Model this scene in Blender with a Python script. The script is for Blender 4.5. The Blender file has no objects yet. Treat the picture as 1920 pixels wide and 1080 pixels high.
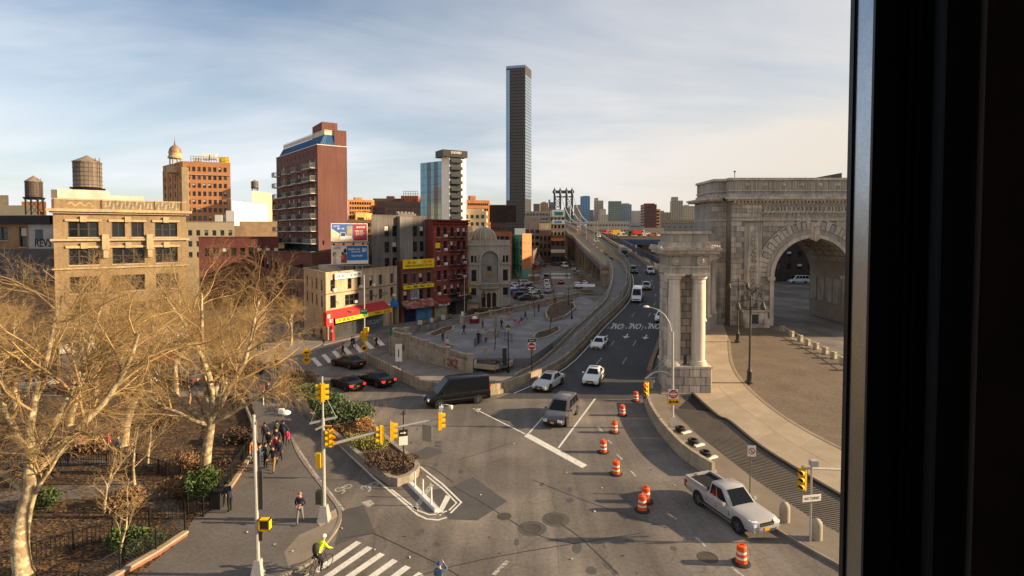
import bpy,math,random
from mathutils import Vector,Matrix
from math import sin,cos,pi,radians,sqrt,atan2
random.seed(7)
SC=bpy.context.scene
COL=SC.collection
# ---------------------------------------------------------------- camera, sky, sun, exposure
CAM_H=16.0
FPX=1030.0
PITCH=radians(2.0)
PY0=435+FPX*math.tan(PITCH)
cam=bpy.data.cameras.new('camera')
cam.sensor_width=36.0
cam.lens=36.0*FPX/1920.0
cam.shift_y=(PY0-540)/1920.0
cam.clip_start=0.02
cam.clip_end=20000
camo=bpy.data.objects.new('camera',cam)
COL.objects.link(camo)
camo.location=(0,0,CAM_H)
camo.rotation_euler=(pi/2-PITCH,0,0)
SC.camera=camo
SUN_EL=radians(18.0)
SUN_AZ=radians(-1.5)
SUN_DIR=Vector((cos(SUN_AZ)*cos(SUN_EL),sin(SUN_AZ)*cos(SUN_EL),sin(SUN_EL)))
world=bpy.data.worlds.new('World')
SC.world=world
world.use_nodes=True
wn,wl=world.node_tree.nodes,world.node_tree.links
wn.clear()
def wnode(t,**kw):
 n=wn.new(t)
 for k,v in kw.items():
  setattr(n,k,v)
 return n
w_out=wnode('ShaderNodeOutputWorld')
w_bg=wnode('ShaderNodeBackground')
w_bg.inputs['Strength'].default_value=0.072
w_sky=wnode('ShaderNodeTexSky',sky_type='NISHITA',sun_disc=False)
w_sky.sun_elevation=SUN_EL
w_sky.sun_rotation=pi/2-SUN_AZ
w_sky.altitude=30
w_sky.air_density=1.0
w_sky.dust_density=1.2
w_sky.ozone_density=1.6
w_tc=wnode('ShaderNodeTexCoord')
w_sep=wnode('ShaderNodeSeparateXYZ')
wl.new(w_tc.outputs['Generated'],w_sep.inputs[0])
def wmath(op,a,b=None,clamp=False):
 n=wnode('ShaderNodeMath',operation=op,use_clamp=clamp)
 for i,v in enumerate((a,b)):
  if v is None:
   continue
  if isinstance(v,(int,float)):
   n.inputs[i].default_value=v
  else:
   wl.new(v,n.inputs[i])
 return n.outputs[0]
 # cloud layer: a sheet far above, seen in perspective
zz=wmath('MAXIMUM',w_sep.outputs['Z'],0.0)
zz=wmath('ADD',zz,0.16)
w_cx=wmath('DIVIDE',w_sep.outputs['X'],zz)
w_cy=wmath('DIVIDE',w_sep.outputs['Y'],zz)
w_cv=wnode('ShaderNodeCombineXYZ')
wl.new(w_cx,w_cv.inputs[0]);wl.new(w_cy,w_cv.inputs[1])
def wnoise(scale,detail,rough,dist,sx=1,sy=1,rz=0,off=(0,0,0)):
 mp=wnode('ShaderNodeMapping')
 mp.inputs['Scale'].default_value=(sx,sy,1)
 mp.inputs['Rotation'].default_value=(0,0,rz)
 mp.inputs['Location'].default_value=off
 wl.new(w_cv.outputs[0],mp.inputs[0])
 n=wnode('ShaderNodeTexNoise')
 n.inputs['Scale'].default_value=scale
 n.inputs['Detail'].default_value=detail
 n.inputs['Roughness'].default_value=rough
 n.inputs['Distortion'].default_value=dist
 wl.new(mp.outputs[0],n.inputs['Vector'])
 return n.outputs['Fac']
def wramp(v,a,b):
 n=wnode('ShaderNodeMapRange',interpolation_type='SMOOTHSTEP')
 n.inputs['From Min'].default_value=a
 n.inputs['From Max'].default_value=b
 wl.new(v,n.inputs['Value'])
 return n.outputs[0]
c_big=wramp(wnoise(0.55,5,0.5,0.5,1,1.3,0.25,(3.1,1.2,0)),0.30,0.72)
c_wsp=wramp(wnoise(0.95,7,0.55,0.7,0.6,1.3,-0.35,(0.4,7.7,0)),0.34,0.74)
c_low=wramp(w_sep.outputs['Z'],0.42,0.02)
cover=wmath('MULTIPLY',c_big,0.55)
cover=wmath('ADD',cover,wmath('MULTIPLY',c_wsp,0.38))
cover=wmath('ADD',cover,wmath('MULTIPLY',c_low,0.42))
cover=wmath('ADD',cover,wmath('MULTIPLY',wramp(w_cx,-0.6,2.4),0.50))
cover=wmath('MULTIPLY',cover,0.78)
cover=wmath('MINIMUM',cover,0.93)
w_cloud=wnode('ShaderNodeMix',data_type='RGBA')
w_cloud.inputs[6].default_value=(6.4,6.55,6.9,1)
w_cloud.inputs[7].default_value=(5.8,5.1,4.3,1)
wl.new(wramp(w_cx,-1.5,2.6),w_cloud.inputs[0])
w_mix=wnode('ShaderNodeMix',data_type='RGBA')
wl.new(cover,w_mix.inputs[0])
wl.new(w_sky.outputs[0],w_mix.inputs[6])
wl.new(w_cloud.outputs[2],w_mix.inputs[7])
wl.new(w_mix.outputs[2],w_bg.inputs['Color'])
wl.new(w_bg.outputs[0],w_out.inputs[0])
sun=bpy.data.lights.new('sun','SUN')
sun.energy=5.0
sun.angle=radians(0.6)
sun.color=(1.0,0.77,0.49)
suno=bpy.data.objects.new('sun',sun)
COL.objects.link(suno)
suno.rotation_euler=(-SUN_DIR).to_track_quat('-Z','Y').to_euler()
vs=SC.view_settings
vs.view_transform='Standard'
vs.look='None'
vs.exposure=1.10
vs.gamma=1.0
vs.use_curve_mapping=False
SC.render.engine='CYCLES'
cy=SC.cycles
cy.max_bounces=5;cy.diffuse_bounces=3;cy.glossy_bounces=3;cy.transparent_max_bounces=16
cy.caustics_reflective=False;cy.caustics_refractive=False
cy.use_denoising=True
# ---------------------------------------------------------------- pixel (1920x1080 frame) to street
cp,sp=cos(PITCH),sin(PITCH)
def ray(px,py):
 u=(PY0-py)/FPX
 return((px-960)/FPX,cp+u*sp,-sp+u*cp)
def G(px,py,z=0.0):
 d=ray(px,py);t=(z-CAM_H)/d[2]
 return Vector((d[0]*t,d[1]*t,z))
def D(px,py,Y):
 d=ray(px,py);t=Y/d[1]
 return Vector((d[0]*t,Y,CAM_H+d[2]*t))
def zr(Y):
 if Y<62:return 0.0
 if Y<82:return(Y-62)**2/40*0.075
 if Y<270:return 0.75+(Y-82)*0.075
 return 0.75+188*0.075+(Y-270)*0.035
def R(px,py):
 d=ray(px,py);lo,hi=20/d[1],900/d[1]
 for i in range(60):
  m=(lo+hi)/2
  if CAM_H+d[2]*m-zr(d[1]*m)>0:lo=m
  else:hi=m
 return Vector((d[0]*lo,d[1]*lo,zr(d[1]*lo)))
 # ---------------------------------------------------------------- materials
def lin(c):
 return tuple(((x/255)/12.92 if x<=10 else(((x/255)+0.055)/1.055)**2.4)for x in c)
MATS={}
def mat(key,rgb,rough=0.8,var=0.22,scale=0.6,fine=0.10,fscale=9.0,bump=0.0,bscale=20.0,metal=0.0,spec=0.35,coat=0.0,brick=None,streak=0.0,tracks=0.0,emit=None,second=None,sec=(0.5,0.6,1.0)):
 """rgb: display colour 0..255 of the bare material. var/scale: broad blotches, fine/fscale: grain, streak: vertical runs, second: other colour in patches"""
 if key in MATS:return MATS[key]
 m=bpy.data.materials.new(key)
 MATS[key]=m
 m.use_nodes=True
 nt=m.node_tree;N,L=nt.nodes,nt.links
 p=N['Principled BSDF']
 base=lin(rgb)+(1,)
 p.inputs['Base Color'].default_value=base
 p.inputs['Roughness'].default_value=rough
 p.inputs['Metallic'].default_value=metal
 p.inputs['Specular IOR Level'].default_value=spec
 p.inputs['Coat Weight'].default_value=coat
 p.inputs['Coat Roughness'].default_value=0.08
 if emit:
  p.inputs['Emission Color'].default_value=lin(rgb)+(1,)
  p.inputs['Emission Strength'].default_value=emit
 geo=N.new('ShaderNodeNewGeometry')
 pos=geo.outputs['Position']
 def noise(sc,det=3.0,vec=None,scl=None):
  n=N.new('ShaderNodeTexNoise');n.inputs['Scale'].default_value=sc;n.inputs['Detail'].default_value=det
  if scl:
   mp=N.new('ShaderNodeMapping');mp.inputs['Scale'].default_value=scl
   L.new(pos,mp.inputs[0]);L.new(mp.outputs[0],n.inputs['Vector'])
  else:
   L.new(pos,n.inputs['Vector'])
  return n.outputs['Fac']
 def gain(f,amt):
  n=N.new('ShaderNodeMapRange');n.inputs['From Min'].default_value=0.28;n.inputs['From Max'].default_value=0.72
  n.inputs['To Min'].default_value=1-amt;n.inputs['To Max'].default_value=1+amt
  n.clamp=True
  L.new(f,n.inputs['Value']);return n.outputs[0]
 def mul(a,b):
  n=N.new('ShaderNodeMath');n.operation='MULTIPLY';L.new(a,n.inputs[0]);L.new(b,n.inputs[1]);return n.outputs[0]
 col=None
 if second:
  mx=N.new('ShaderNodeMix');mx.data_type='RGBA'
  mx.inputs[6].default_value=base;mx.inputs[7].default_value=lin(second)+(1,)
  r=N.new('ShaderNodeMapRange');r.inputs['From Min'].default_value=sec[0];r.inputs['From Max'].default_value=sec[1];r.clamp=True
  L.new(noise(sec[2],5.0),r.inputs['Value']);L.new(r.outputs[0],mx.inputs[0])
  col=mx.outputs[2]
 if brick:
  bw,bh,mortar,mrgb=brick
  sx=N.new('ShaderNodeSeparateXYZ');L.new(pos,sx.inputs[0])
  ad=N.new('ShaderNodeMath');ad.operation='ADD';L.new(sx.outputs[0],ad.inputs[0]);L.new(sx.outputs[1],ad.inputs[1])
  cb=N.new('ShaderNodeCombineXYZ');L.new(ad.outputs[0],cb.inputs[0])
  if mortar<0:L.new(sx.outputs[1],cb.inputs[1]);L.new(sx.outputs[0],cb.inputs[0])
  else:L.new(sx.outputs[2],cb.inputs[1])
  bt=N.new('ShaderNodeTexBrick');L.new(cb.outputs[0],bt.inputs['Vector'])
  bt.inputs['Scale'].default_value=1.0;bt.inputs['Brick Width'].default_value=bw;bt.inputs['Row Height'].default_value=bh
  bt.inputs['Mortar Size'].default_value=abs(mortar);bt.inputs['Mortar Smooth'].default_value=0.3;bt.inputs['Bias'].default_value=0.0
  k=0.80
  bt.inputs['Color1'].default_value=base;bt.inputs['Color2'].default_value=(base[0]*k,base[1]*k,base[2]*k,1)
  bt.inputs['Mortar'].default_value=lin(mrgb)+(1,)
  if col is not None:
   L.new(col,bt.inputs['Color1'])
  col=bt.outputs['Color']
 g=None
 for f,a in((noise(scale),var)if var else(None,0),(noise(fscale,2.0),fine)if fine else(None,0),(noise(1.0,3.0,scl=(3.0,3.0,0.16)),streak)if streak else(None,0),(noise(1.0,2.0,scl=(1.1,0.05,1.0)),tracks)if tracks else(None,0),(noise(0.06,6.0),tracks*1.2)if tracks else(None,0)):
  if f is None:continue
  x=gain(f,a)
  g=x if g is None else mul(g,x)
 if tracks:
  vo=N.new('ShaderNodeTexVoronoi');vo.feature='DISTANCE_TO_EDGE';vo.inputs['Scale'].default_value=0.42;L.new(pos,vo.inputs['Vector'])
  cr=N.new('ShaderNodeMapRange');cr.inputs['From Min'].default_value=0.0;cr.inputs['From Max'].default_value=0.014;cr.inputs['To Min'].default_value=0.72;cr.clamp=True
  L.new(vo.outputs['Distance'],cr.inputs['Value']);g=mul(g,cr.outputs[0])
 if g is not None:
  vm=N.new('ShaderNodeVectorMath');vm.operation='SCALE'
  if col is None:vm.inputs[0].default_value=base[:3]
  else:L.new(col,vm.inputs[0])
  L.new(g,vm.inputs['Scale'])
  L.new(vm.outputs[0],p.inputs['Base Color'])
 elif col is not None:
  L.new(col,p.inputs['Base Color'])
 if bump:
  b=N.new('ShaderNodeBump');b.inputs['Strength'].default_value=bump;b.inputs['Distance'].default_value=0.05
  L.new(noise(bscale,4.0),b.inputs['Height']);L.new(b.outputs[0],p.inputs['Normal'])
 return m
def flat(key,rgb,rough=0.6,**kw):
 kw.setdefault('var',0.06);kw.setdefault('fine',0.0)
 return mat(key,rgb,rough,**kw)
 # ---------------------------------------------------------------- mesh building
class B:
 def __init__(s):s.v=[];s.f=[];s.m=[]
 def add(s,vs,fs,mi=0):
  o=len(s.v);s.v+=[tuple(v)for v in vs]
  s.f+=[tuple(i+o for i in f)for f in fs];s.m+=[mi]*len(fs);return s
 def bx(s,x0,x1,y0,y1,z0,z1,mi=0):
  return s.add([(x0,y0,z0),(x1,y0,z0),(x1,y1,z0),(x0,y1,z0),(x0,y0,z1),(x1,y0,z1),(x1,y1,z1),(x0,y1,z1)],[(3,2,1,0),(4,5,6,7),(0,1,5,4),(1,2,6,5),(2,3,7,6),(3,0,4,7)],mi)
 def box(s,c,d,rz=0,mi=0,ry=0):
  M=Matrix.Translation(c)@Matrix.Rotation(rz,4,'Z')@Matrix.Rotation(ry,4,'Y')
  hx,hy,hz=d[0]/2,d[1]/2,d[2]/2
  vs=[M@Vector(p)for p in((-hx,-hy,-hz),(hx,-hy,-hz),(hx,hy,-hz),(-hx,hy,-hz),(-hx,-hy,hz),(hx,-hy,hz),(hx,hy,hz),(-hx,hy,hz))]
  return s.add(vs,[(3,2,1,0),(4,5,6,7),(0,1,5,4),(1,2,6,5),(2,3,7,6),(3,0,4,7)],mi)
 def beam(s,a,b,w,h=None,mi=0):
  a,b=Vector(a),Vector(b);d=b-a;h=h or w
  x=d.normalized();up=Vector((0,0,1))if abs(x.z)<0.95 else Vector((0,1,0))
  y=up.cross(x).normalized();z=x.cross(y)
  vs=[p+y*(i*w/2)+z*(j*h/2)for p in(a,b)for i,j in((-1,-1),(1,-1),(1,1),(-1,1))]
  return s.add(vs,[(0,3,2,1),(4,5,6,7),(0,1,5,4),(1,2,6,5),(2,3,7,6),(3,0,4,7)],mi)
 def prism(s,poly,z0,z1,mi=0,top=None):
  n=len(poly);z0s=z0 if isinstance(z0,(list,tuple))else[z0]*n;z1s=z1 if isinstance(z1,(list,tuple))else[z1]*n
  t=top or poly
  vs=[(p[0],p[1],z)for p,z in zip(poly,z0s)]+[(p[0],p[1],z)for p,z in zip(t,z1s)]
  a=sum(poly[i][0]*poly[(i+1)%n][1]-poly[(i+1)%n][0]*poly[i][1]for i in range(n))
  idx=list(range(n))
  fs=[(i,(i+1)%n,n+(i+1)%n,n+i)for i in idx]+[tuple(n+i for i in idx),tuple(reversed(idx))]
  if a<0:fs=[tuple(reversed(f))for f in fs]
  return s.add(vs,fs,mi)
 def tube(s,pts,r,n=6,mi=0,cap=True):
  pts=[Vector(p)for p in pts];k=len(pts)
  rs=r if isinstance(r,(list,tuple))else[r]*k
  vs,fs=[],[];ref=None
  for i,p in enumerate(pts):
   t=(pts[min(i+1,k-1)]-pts[max(i-1,0)])
   if t.length<1e-9:t=Vector((0,0,1))
   t.normalize()
   if ref is None:ref=Vector((1,0,0))if abs(t.x)<0.9 else Vector((0,1,0))
   u=t.cross(ref).normalized();ref=u.cross(t)
   w=t.cross(u)
   vs+=[p+(u*cos(2*pi*j/n)+w*sin(2*pi*j/n))*rs[i]for j in range(n)]
  for i in range(k-1):
   fs+=[(i*n+j,i*n+(j+1)%n,(i+1)*n+(j+1)%n,(i+1)*n+j)for j in range(n)]
  if cap:fs+=[tuple(range(n-1,-1,-1)),tuple((k-1)*n+j for j in range(n))]
  return s.add(vs,fs,mi)
 def lathe(s,prof,n=16,c=(0,0,0),mi=0,a0=0.0):
  vs,fs=[],[];k=len(prof)
  for r,z in prof:vs+=[(c[0]+r*cos(a0+2*pi*j/n),c[1]+r*sin(a0+2*pi*j/n),c[2]+z)for j in range(n)]
  for i in range(k-1):fs+=[(i*n+j,i*n+(j+1)%n,(i+1)*n+(j+1)%n,(i+1)*n+j)for j in range(n)]
  fs+=[tuple(range(n-1,-1,-1)),tuple((k-1)*n+j for j in range(n))]
  return s.add(vs,fs,mi)
 def disc(s,c,ax,r,n=16,th=0.02,mi=0):
  c,ax=Vector(c),Vector(ax).normalized()
  return s.tube([c-ax*th/2,c+ax*th/2],r,n,mi)
 def quad(s,a,b,c,d,mi=0):return s.add([a,b,c,d],[(0,1,2,3)],mi)
 def strip(s,pts,w,z=None,mi=0):
  pts=[Vector(p)for p in pts];vs=[]
  for i,p in enumerate(pts):
   t=pts[min(i+1,len(pts)-1)]-pts[max(i-1,0)];t.z=0;t.normalize()
   nrm=Vector((-t.y,t.x,0))*w/2
   for q in(p-nrm,p+nrm):
    vs.append((q.x,q.y,q.z if z is None else z))
  return s.add(vs,[(2*i,2*i+2,2*i+3,2*i+1)for i in range(len(pts)-1)],mi)
 def wall(s,pts,h,th,z=None,mi=0,cap=None):
  pts=[Vector(p)for p in pts];vs=[];k=len(pts)
  for i,p in enumerate(pts):
   t=pts[min(i+1,k-1)]-pts[max(i-1,0)];t.z=0;t.normalize()
   nrm=Vector((-t.y,t.x,0))*th/2
   hh=h[i]if isinstance(h,(list,tuple))else h
   z0=p.z if z is None else z
   for q,zq in((p-nrm,z0),(p+nrm,z0),(p+nrm,p.z+hh),(p-nrm,p.z+hh)):vs.append((q.x,q.y,zq))
  fs=[]
  for i in range(k-1):
   a,b=4*i,4*i+4
   fs+=[(a,b,b+3,a+3)[::1],(a+1,a+2,b+2,b+1),(a+3,b+3,b+2,a+2)]
  fs+=[(0,3,2,1),(4*k-4,4*k-3,4*k-2,4*k-1)]
  return s.add(vs,fs,mi)
 def mesh(s,name,mats,smooth=None):
  me=bpy.data.meshes.new(name)
  me.from_pydata(s.v,[],s.f)
  for m in(mats if isinstance(mats,(list,tuple))else[mats]):me.materials.append(m)
  if any(s.m):me.polygons.foreach_set('material_index',s.m)
  if smooth is not None:
   me.shade_smooth()
   if smooth<179:me.set_sharp_from_angle(angle=radians(smooth))
  me.update()
  return me
 def build(s,name,mats,parent=None,loc=None,rz=None,smooth=None):
  return put(name,s.mesh(name,mats,smooth),parent,loc,rz)
def put(name,me,parent=None,loc=None,rz=None,mw=None):
 o=bpy.data.objects.new(name,me)
 COL.objects.link(o)
 if parent is not None:o.parent=parent
 if mw is not None:o.matrix_local=mw
 if loc is not None:o.location=loc
 if rz is not None:o.rotation_euler=(0,0,rz)
 return o
def tag(o,label,cat,group=None,kind=None):
 o['label']=label;o['category']=cat
 if group:o['group']=group
 if kind:o['kind']=kind
 return o
def thing(name,label,cat,loc=(0,0,0),rz=0,group=None):
 o=put(name,None,None,loc,rz)
 o.empty_display_size=0.2
 return tag(o,label,cat,group)
def struct(o,kind='structure'):
 o['kind']=kind;return o
def copy_tree(o,parent=None):
 c=o.copy();COL.objects.link(c);c.parent=parent
 for ch in o.children:copy_tree(ch,c)
 return c
def poly_off(pts,d):
 out=[];pts=[Vector(p)for p in pts]
 for i,p in enumerate(pts):
  t=pts[min(i+1,len(pts)-1)]-pts[max(i-1,0)];t.z=0;t.normalize()
  out.append(p+Vector((-t.y,t.x,0))*d)
 return out
def smooth_path(pts,k=4):
 pts=[Vector(p)for p in pts];out=[]
 for i in range(len(pts)-1):
  p0,p1,p2,p3=pts[max(i-1,0)],pts[i],pts[i+1],pts[min(i+2,len(pts)-1)]
  for j in range(k):
   t=j/k
   out.append(0.5*((2*p1)+(p2-p0)*t+(2*p0-5*p1+4*p2-p3)*t*t+(3*p1-p0-3*p2+p3)*t**3))
 out.append(pts[-1]);return out
 # lettering: real outlines, made once while the scene is still empty
TXT={}
def make_texts(strings):
 obs=[]
 for st in strings:
  cu=bpy.data.curves.new('t','FONT');cu.body=st;cu.size=1.0;cu.extrude=0.0;cu.align_x='CENTER';cu.align_y='CENTER'
  cu.resolution_u=2;cu.offset=0.018
  o=bpy.data.objects.new('t',cu);COL.objects.link(o);obs.append((st,o,cu))
 dg=bpy.context.evaluated_depsgraph_get()
 for st,o,cu in obs:
  me=bpy.data.meshes.new_from_object(o.evaluated_get(dg))
  xs=[v.co.x for v in me.vertices]or[0,1];ys=[v.co.y for v in me.vertices]or[0,1]
  cx,cy_=(min(xs)+max(xs))/2,(min(ys)+max(ys))/2
  TXT[st]=([(v.co.x-cx,v.co.y-cy_)for v in me.vertices],[tuple(p.vertices)for p in me.polygons],max(xs)-min(xs),max(ys)-min(ys))
  bpy.data.meshes.remove(me)
 for st,o,cu in obs:
  bpy.data.objects.remove(o);bpy.data.curves.remove(cu)
def letters(st,w,h,material,parent,mw,name='lettering',mirror=False):
 """lettering filling w x h in the local XY plane of mw"""
 vs,fs,tw,th=TXT[st]
 b=B();sx,sy=w/tw,h/th
 b.add([(x*sx,y*sy,0)for x,y in vs],fs)
 return put(name,b.mesh(name,material),parent,mw=mw)
def frame_mat(origin,xdir,ydir):
 x=Vector(xdir).normalized();y=Vector(ydir).normalized();z=x.cross(y)
 M=Matrix((x,y,z)).transposed().to_4x4();M.translation=Vector(origin);return M
 # ---------------------------------------------------------------- lettering and body shapes prepared first
make_texts(['ONLY','DO NOT','ENTER','永 倩','麵 行','WING KEI NOODLE CO. INC','人','扶 恩 食 品 公 司','Health care','as low as','$0','OscarHealth','healthfirst','天 喜 隆 城','參茸海味','大眾行','五樓可見','第一站','品牌世家','中國旅行服務','專業旅遊團','華埠酒店','ONE WAY','CANAL ST','BOWERY','NOODLE','FUNK','永 興 酒 樓','美食','飯店','BANK','SAVE','NO TURNS','KOKZ','REVS','TBK','DAK','華','AJ','1133','BUS','CANAL','50 BOWERY'])
BODIES={}
def make_body(key,J):
 """J: joint name -> (x, y, z, radius); facing +Y"""
 edges=[('pelvis','waist'),('waist','chest'),('chest','neck'),('neck','head'),('head','crown')]
 for s in 'LR':
  edges+=[('pelvis','hip'+s),('hip'+s,'knee'+s),('knee'+s,'ankle'+s),('ankle'+s,'toe'+s),('chest','sho'+s),('sho'+s,'elb'+s),('elb'+s,'wri'+s),('wri'+s,'palm'+s)]
 names=list(J);ix={n:i for i,n in enumerate(names)}
 me=bpy.data.meshes.new('body')
 me.from_pydata([J[n][:3]for n in names],[(ix[a],ix[b])for a,b in edges],[])
 o=bpy.data.objects.new('body',me);COL.objects.link(o)
 md=o.modifiers.new('skin','SKIN');md.use_smooth_shade=True
 sd=me.skin_vertices[0].data
 for n in names:
  r=J[n][3];sd[ix[n]].radius=(r,r)if not isinstance(r,tuple)else r
 sd[ix['pelvis']].use_root=True
 ss=o.modifiers.new('sub','SUBSURF');ss.levels=1;ss.render_levels=1
 dg=bpy.context.evaluated_depsgraph_get()
 ev=bpy.data.meshes.new_from_object(o.evaluated_get(dg))
 bpy.data.objects.remove(o)
 b=B()
 region={'head':0,'crown':0,'knee':2,'ankle':2,'toe':3,'palm':0,'hip':2,'sho':1,'elb':1,'wri':1,'waist':1,'chest':1,'neck':1}
 segs=[]
 for a,c in edges:segs.append((Vector(J[a][:3]),Vector(J[c][:3]),region[c.rstrip('LR')],1))
 vs=[v.co.copy()for v in ev.vertices]
 b.v=[tuple(v)for v in vs]
 for p in ev.polygons:
  c=sum((vs[i]for i in p.vertices),Vector())/len(p.vertices)
  best=9;m=1
  for a,e,r,_ in segs:
   d=e-a;t=max(0,min(1,(c-a).dot(d)/d.length_squared));dist=(a+d*t-c).length
   if dist<best:best=dist;m=r
  b.f.append(tuple(p.vertices));b.m.append(m)
 bpy.data.meshes.remove(ev)
 for s in 'LR':
  w,p_=Vector(J['wri'+s][:3]),Vector(J['palm'+s][:3])
  d=(p_-w).normalized();side=d.cross(Vector((0,1,0.1))).normalized();nrm=side.cross(d)
  for k,ln in enumerate((0.070,0.082,0.076,0.060)):
   q=p_+side*(k-1.5)*0.020
   b.tube([q-d*0.02,q+d*ln*0.6,q+d*ln+nrm*0.022],[0.010,0.009,0.007],5,0)
  q=w+d*0.03+side*0.03
  b.tube([q,q+(d+side*0.9).normalized()*0.045,q+(d*1.3+side*0.6).normalized()*0.08],[0.011,0.010,0.008],5,0)
 h=Vector(J['head'][:3]);c=Vector(J['crown'][:3]);up=(c-h).normalized();fwd=Vector((0,1,0));fwd=(fwd-up*fwd.dot(up)).normalized();sd_=fwd.cross(up)
 m=(h+c)/2
 b.tube([m+fwd*0.085-up*0.005,m+fwd*0.118-up*0.03],[0.010,0.014],5,0)
 for q in(-1,1):
  b.tube([m+fwd*0.085+sd_*q*0.034+up*0.012,m+fwd*0.099+sd_*q*0.034+up*0.012],0.011,6,3)
  b.tube([m+sd_*q*0.085-up*0.005,m+sd_*q*0.104-up*0.005],[0.025,0.018],6,0)
 b.tube([m+fwd*0.083-sd_*0.02-up*0.058,m+fwd*0.092-up*0.06,m+fwd*0.083+sd_*0.02-up*0.058],0.007,4,3)
 BODIES[key]=(b,(m,up,fwd))
def joints(step=0.0,arm=0.15,lean=0.0,armL=None,armR=None,legL=None,legR=None,py=0.0,pz=0.93,headturn=(0,0),spine=None):
 J={}
 def P(n,x,y,z,r):J[n]=(x,y,z,r)
 ly=lean
 sp_=spine or((0,py,pz),(0,py+ly*0.4,pz+0.18),(0,py+ly*0.9,pz+0.42),(0,py+ly*1.1,pz+0.56))
 P('pelvis',*sp_[0],0.135);P('waist',*sp_[1],0.125);P('chest',*sp_[2],0.15);P('neck',*sp_[3],0.062)
 nx,ny,nz=sp_[3]
 P('head',nx+headturn[0]*0.3,ny+0.02+headturn[1]*0.3,nz+0.09,0.088);P('crown',nx+headturn[0],ny+0.03+headturn[1],nz+0.215,0.082)
 cx,cyy,cz=sp_[2]
 for s,q in(('L',-1),('R',1)):
  f=step*q
  leg=legL if s=='L' else legR
  leg=leg or((0.09*q,py+f*0.20+0.03,0.49),(0.09*q,py+f*0.42-0.02,0.09+max(0,-f)*0.06))
  P('hip'+s,0.085*q,py,pz-0.06,0.098);P('knee'+s,*leg[0],0.066);P('ankle'+s,*leg[1],0.046)
  a=leg[1];P('toe'+s,a[0]+0.01*q,a[1]+0.16,a[2]-0.045,0.042)
  ar=armL if s=='L' else armR
  ar=ar or((0.235*q,cyy-f*0.14,cz-0.20),(0.245*q,cyy-f*0.30+arm*0.5,cz-0.44+arm*0.2))
  P('sho'+s,0.175*q,cyy,cz+0.06,0.072);P('elb'+s,*ar[0],0.050);P('wri'+s,*ar[1],0.037)
  e,w=Vector(ar[0]),Vector(ar[1]);d=(w-e).normalized()*0.075
  P('palm'+s,ar[1][0]+d.x,ar[1][1]+d.y,ar[1][2]+d.z,0.034)
 return J
make_body('walk',joints(step=0.75))
make_body('walk2',joints(step=-0.6,arm=0.3,lean=0.05))
make_body('stand',joints(step=0.08,arm=0.1))
make_body('phone',joints(step=-0.1,armL=((-0.24,0.05,1.15),(-0.08,0.26,1.20)),armR=((0.24,0.05,1.15),(0.06,0.27,1.18)),headturn=(0,0.05)))
make_body('pockets',joints(step=0.45,armL=((-0.29,-0.05,1.14),(-0.13,0.13,1.03)),armR=((0.29,-0.05,1.14),(0.13,0.13,1.03))))
make_body('raise',joints(step=0.2,armR=((0.34,0.10,1.46),(0.14,0.12,1.68)),arm=0.2))
make_body('lean',joints(step=0.1,spine=((0,-0.08,0.92),(0,0.02,1.08),(0,0.20,1.28),(0,0.30,1.39)),armL=((-0.22,0.34,1.05),(-0.15,0.48,0.90)),armR=((0.22,0.34,1.05),(0.15,0.48,0.90)),headturn=(0,0.06)))
make_body('cycle',joints(pz=1.00,spine=((0,-0.10,1.02),(0,0.02,1.17),(0,0.22,1.36),(0,0.31,1.47)),armL=((-0.26,0.38,1.17),(-0.22,0.56,1.06)),armR=((0.26,0.38,1.17),(0.22,0.56,1.06)),legL=((-0.10,0.26,0.78),(-0.11,0.10,0.44)),legR=((0.10,0.19,0.60),(0.11,0.02,0.20)),py=-0.10,headturn=(0,0.04)))
make_body('sit',joints(pz=0.52,py=0.0,legL=((-0.10,0.42,0.50),(-0.10,0.44,0.09)),legR=((0.10,0.42,0.50),(0.12,0.40,0.09)),armL=((-0.24,0.10,0.72),(-0.12,0.30,0.60)),armR=((0.24,0.10,0.72),(0.12,0.30,0.60))))
SKIN=[(205,160,130),(190,145,115),(150,105,80),(215,175,148)]
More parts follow.
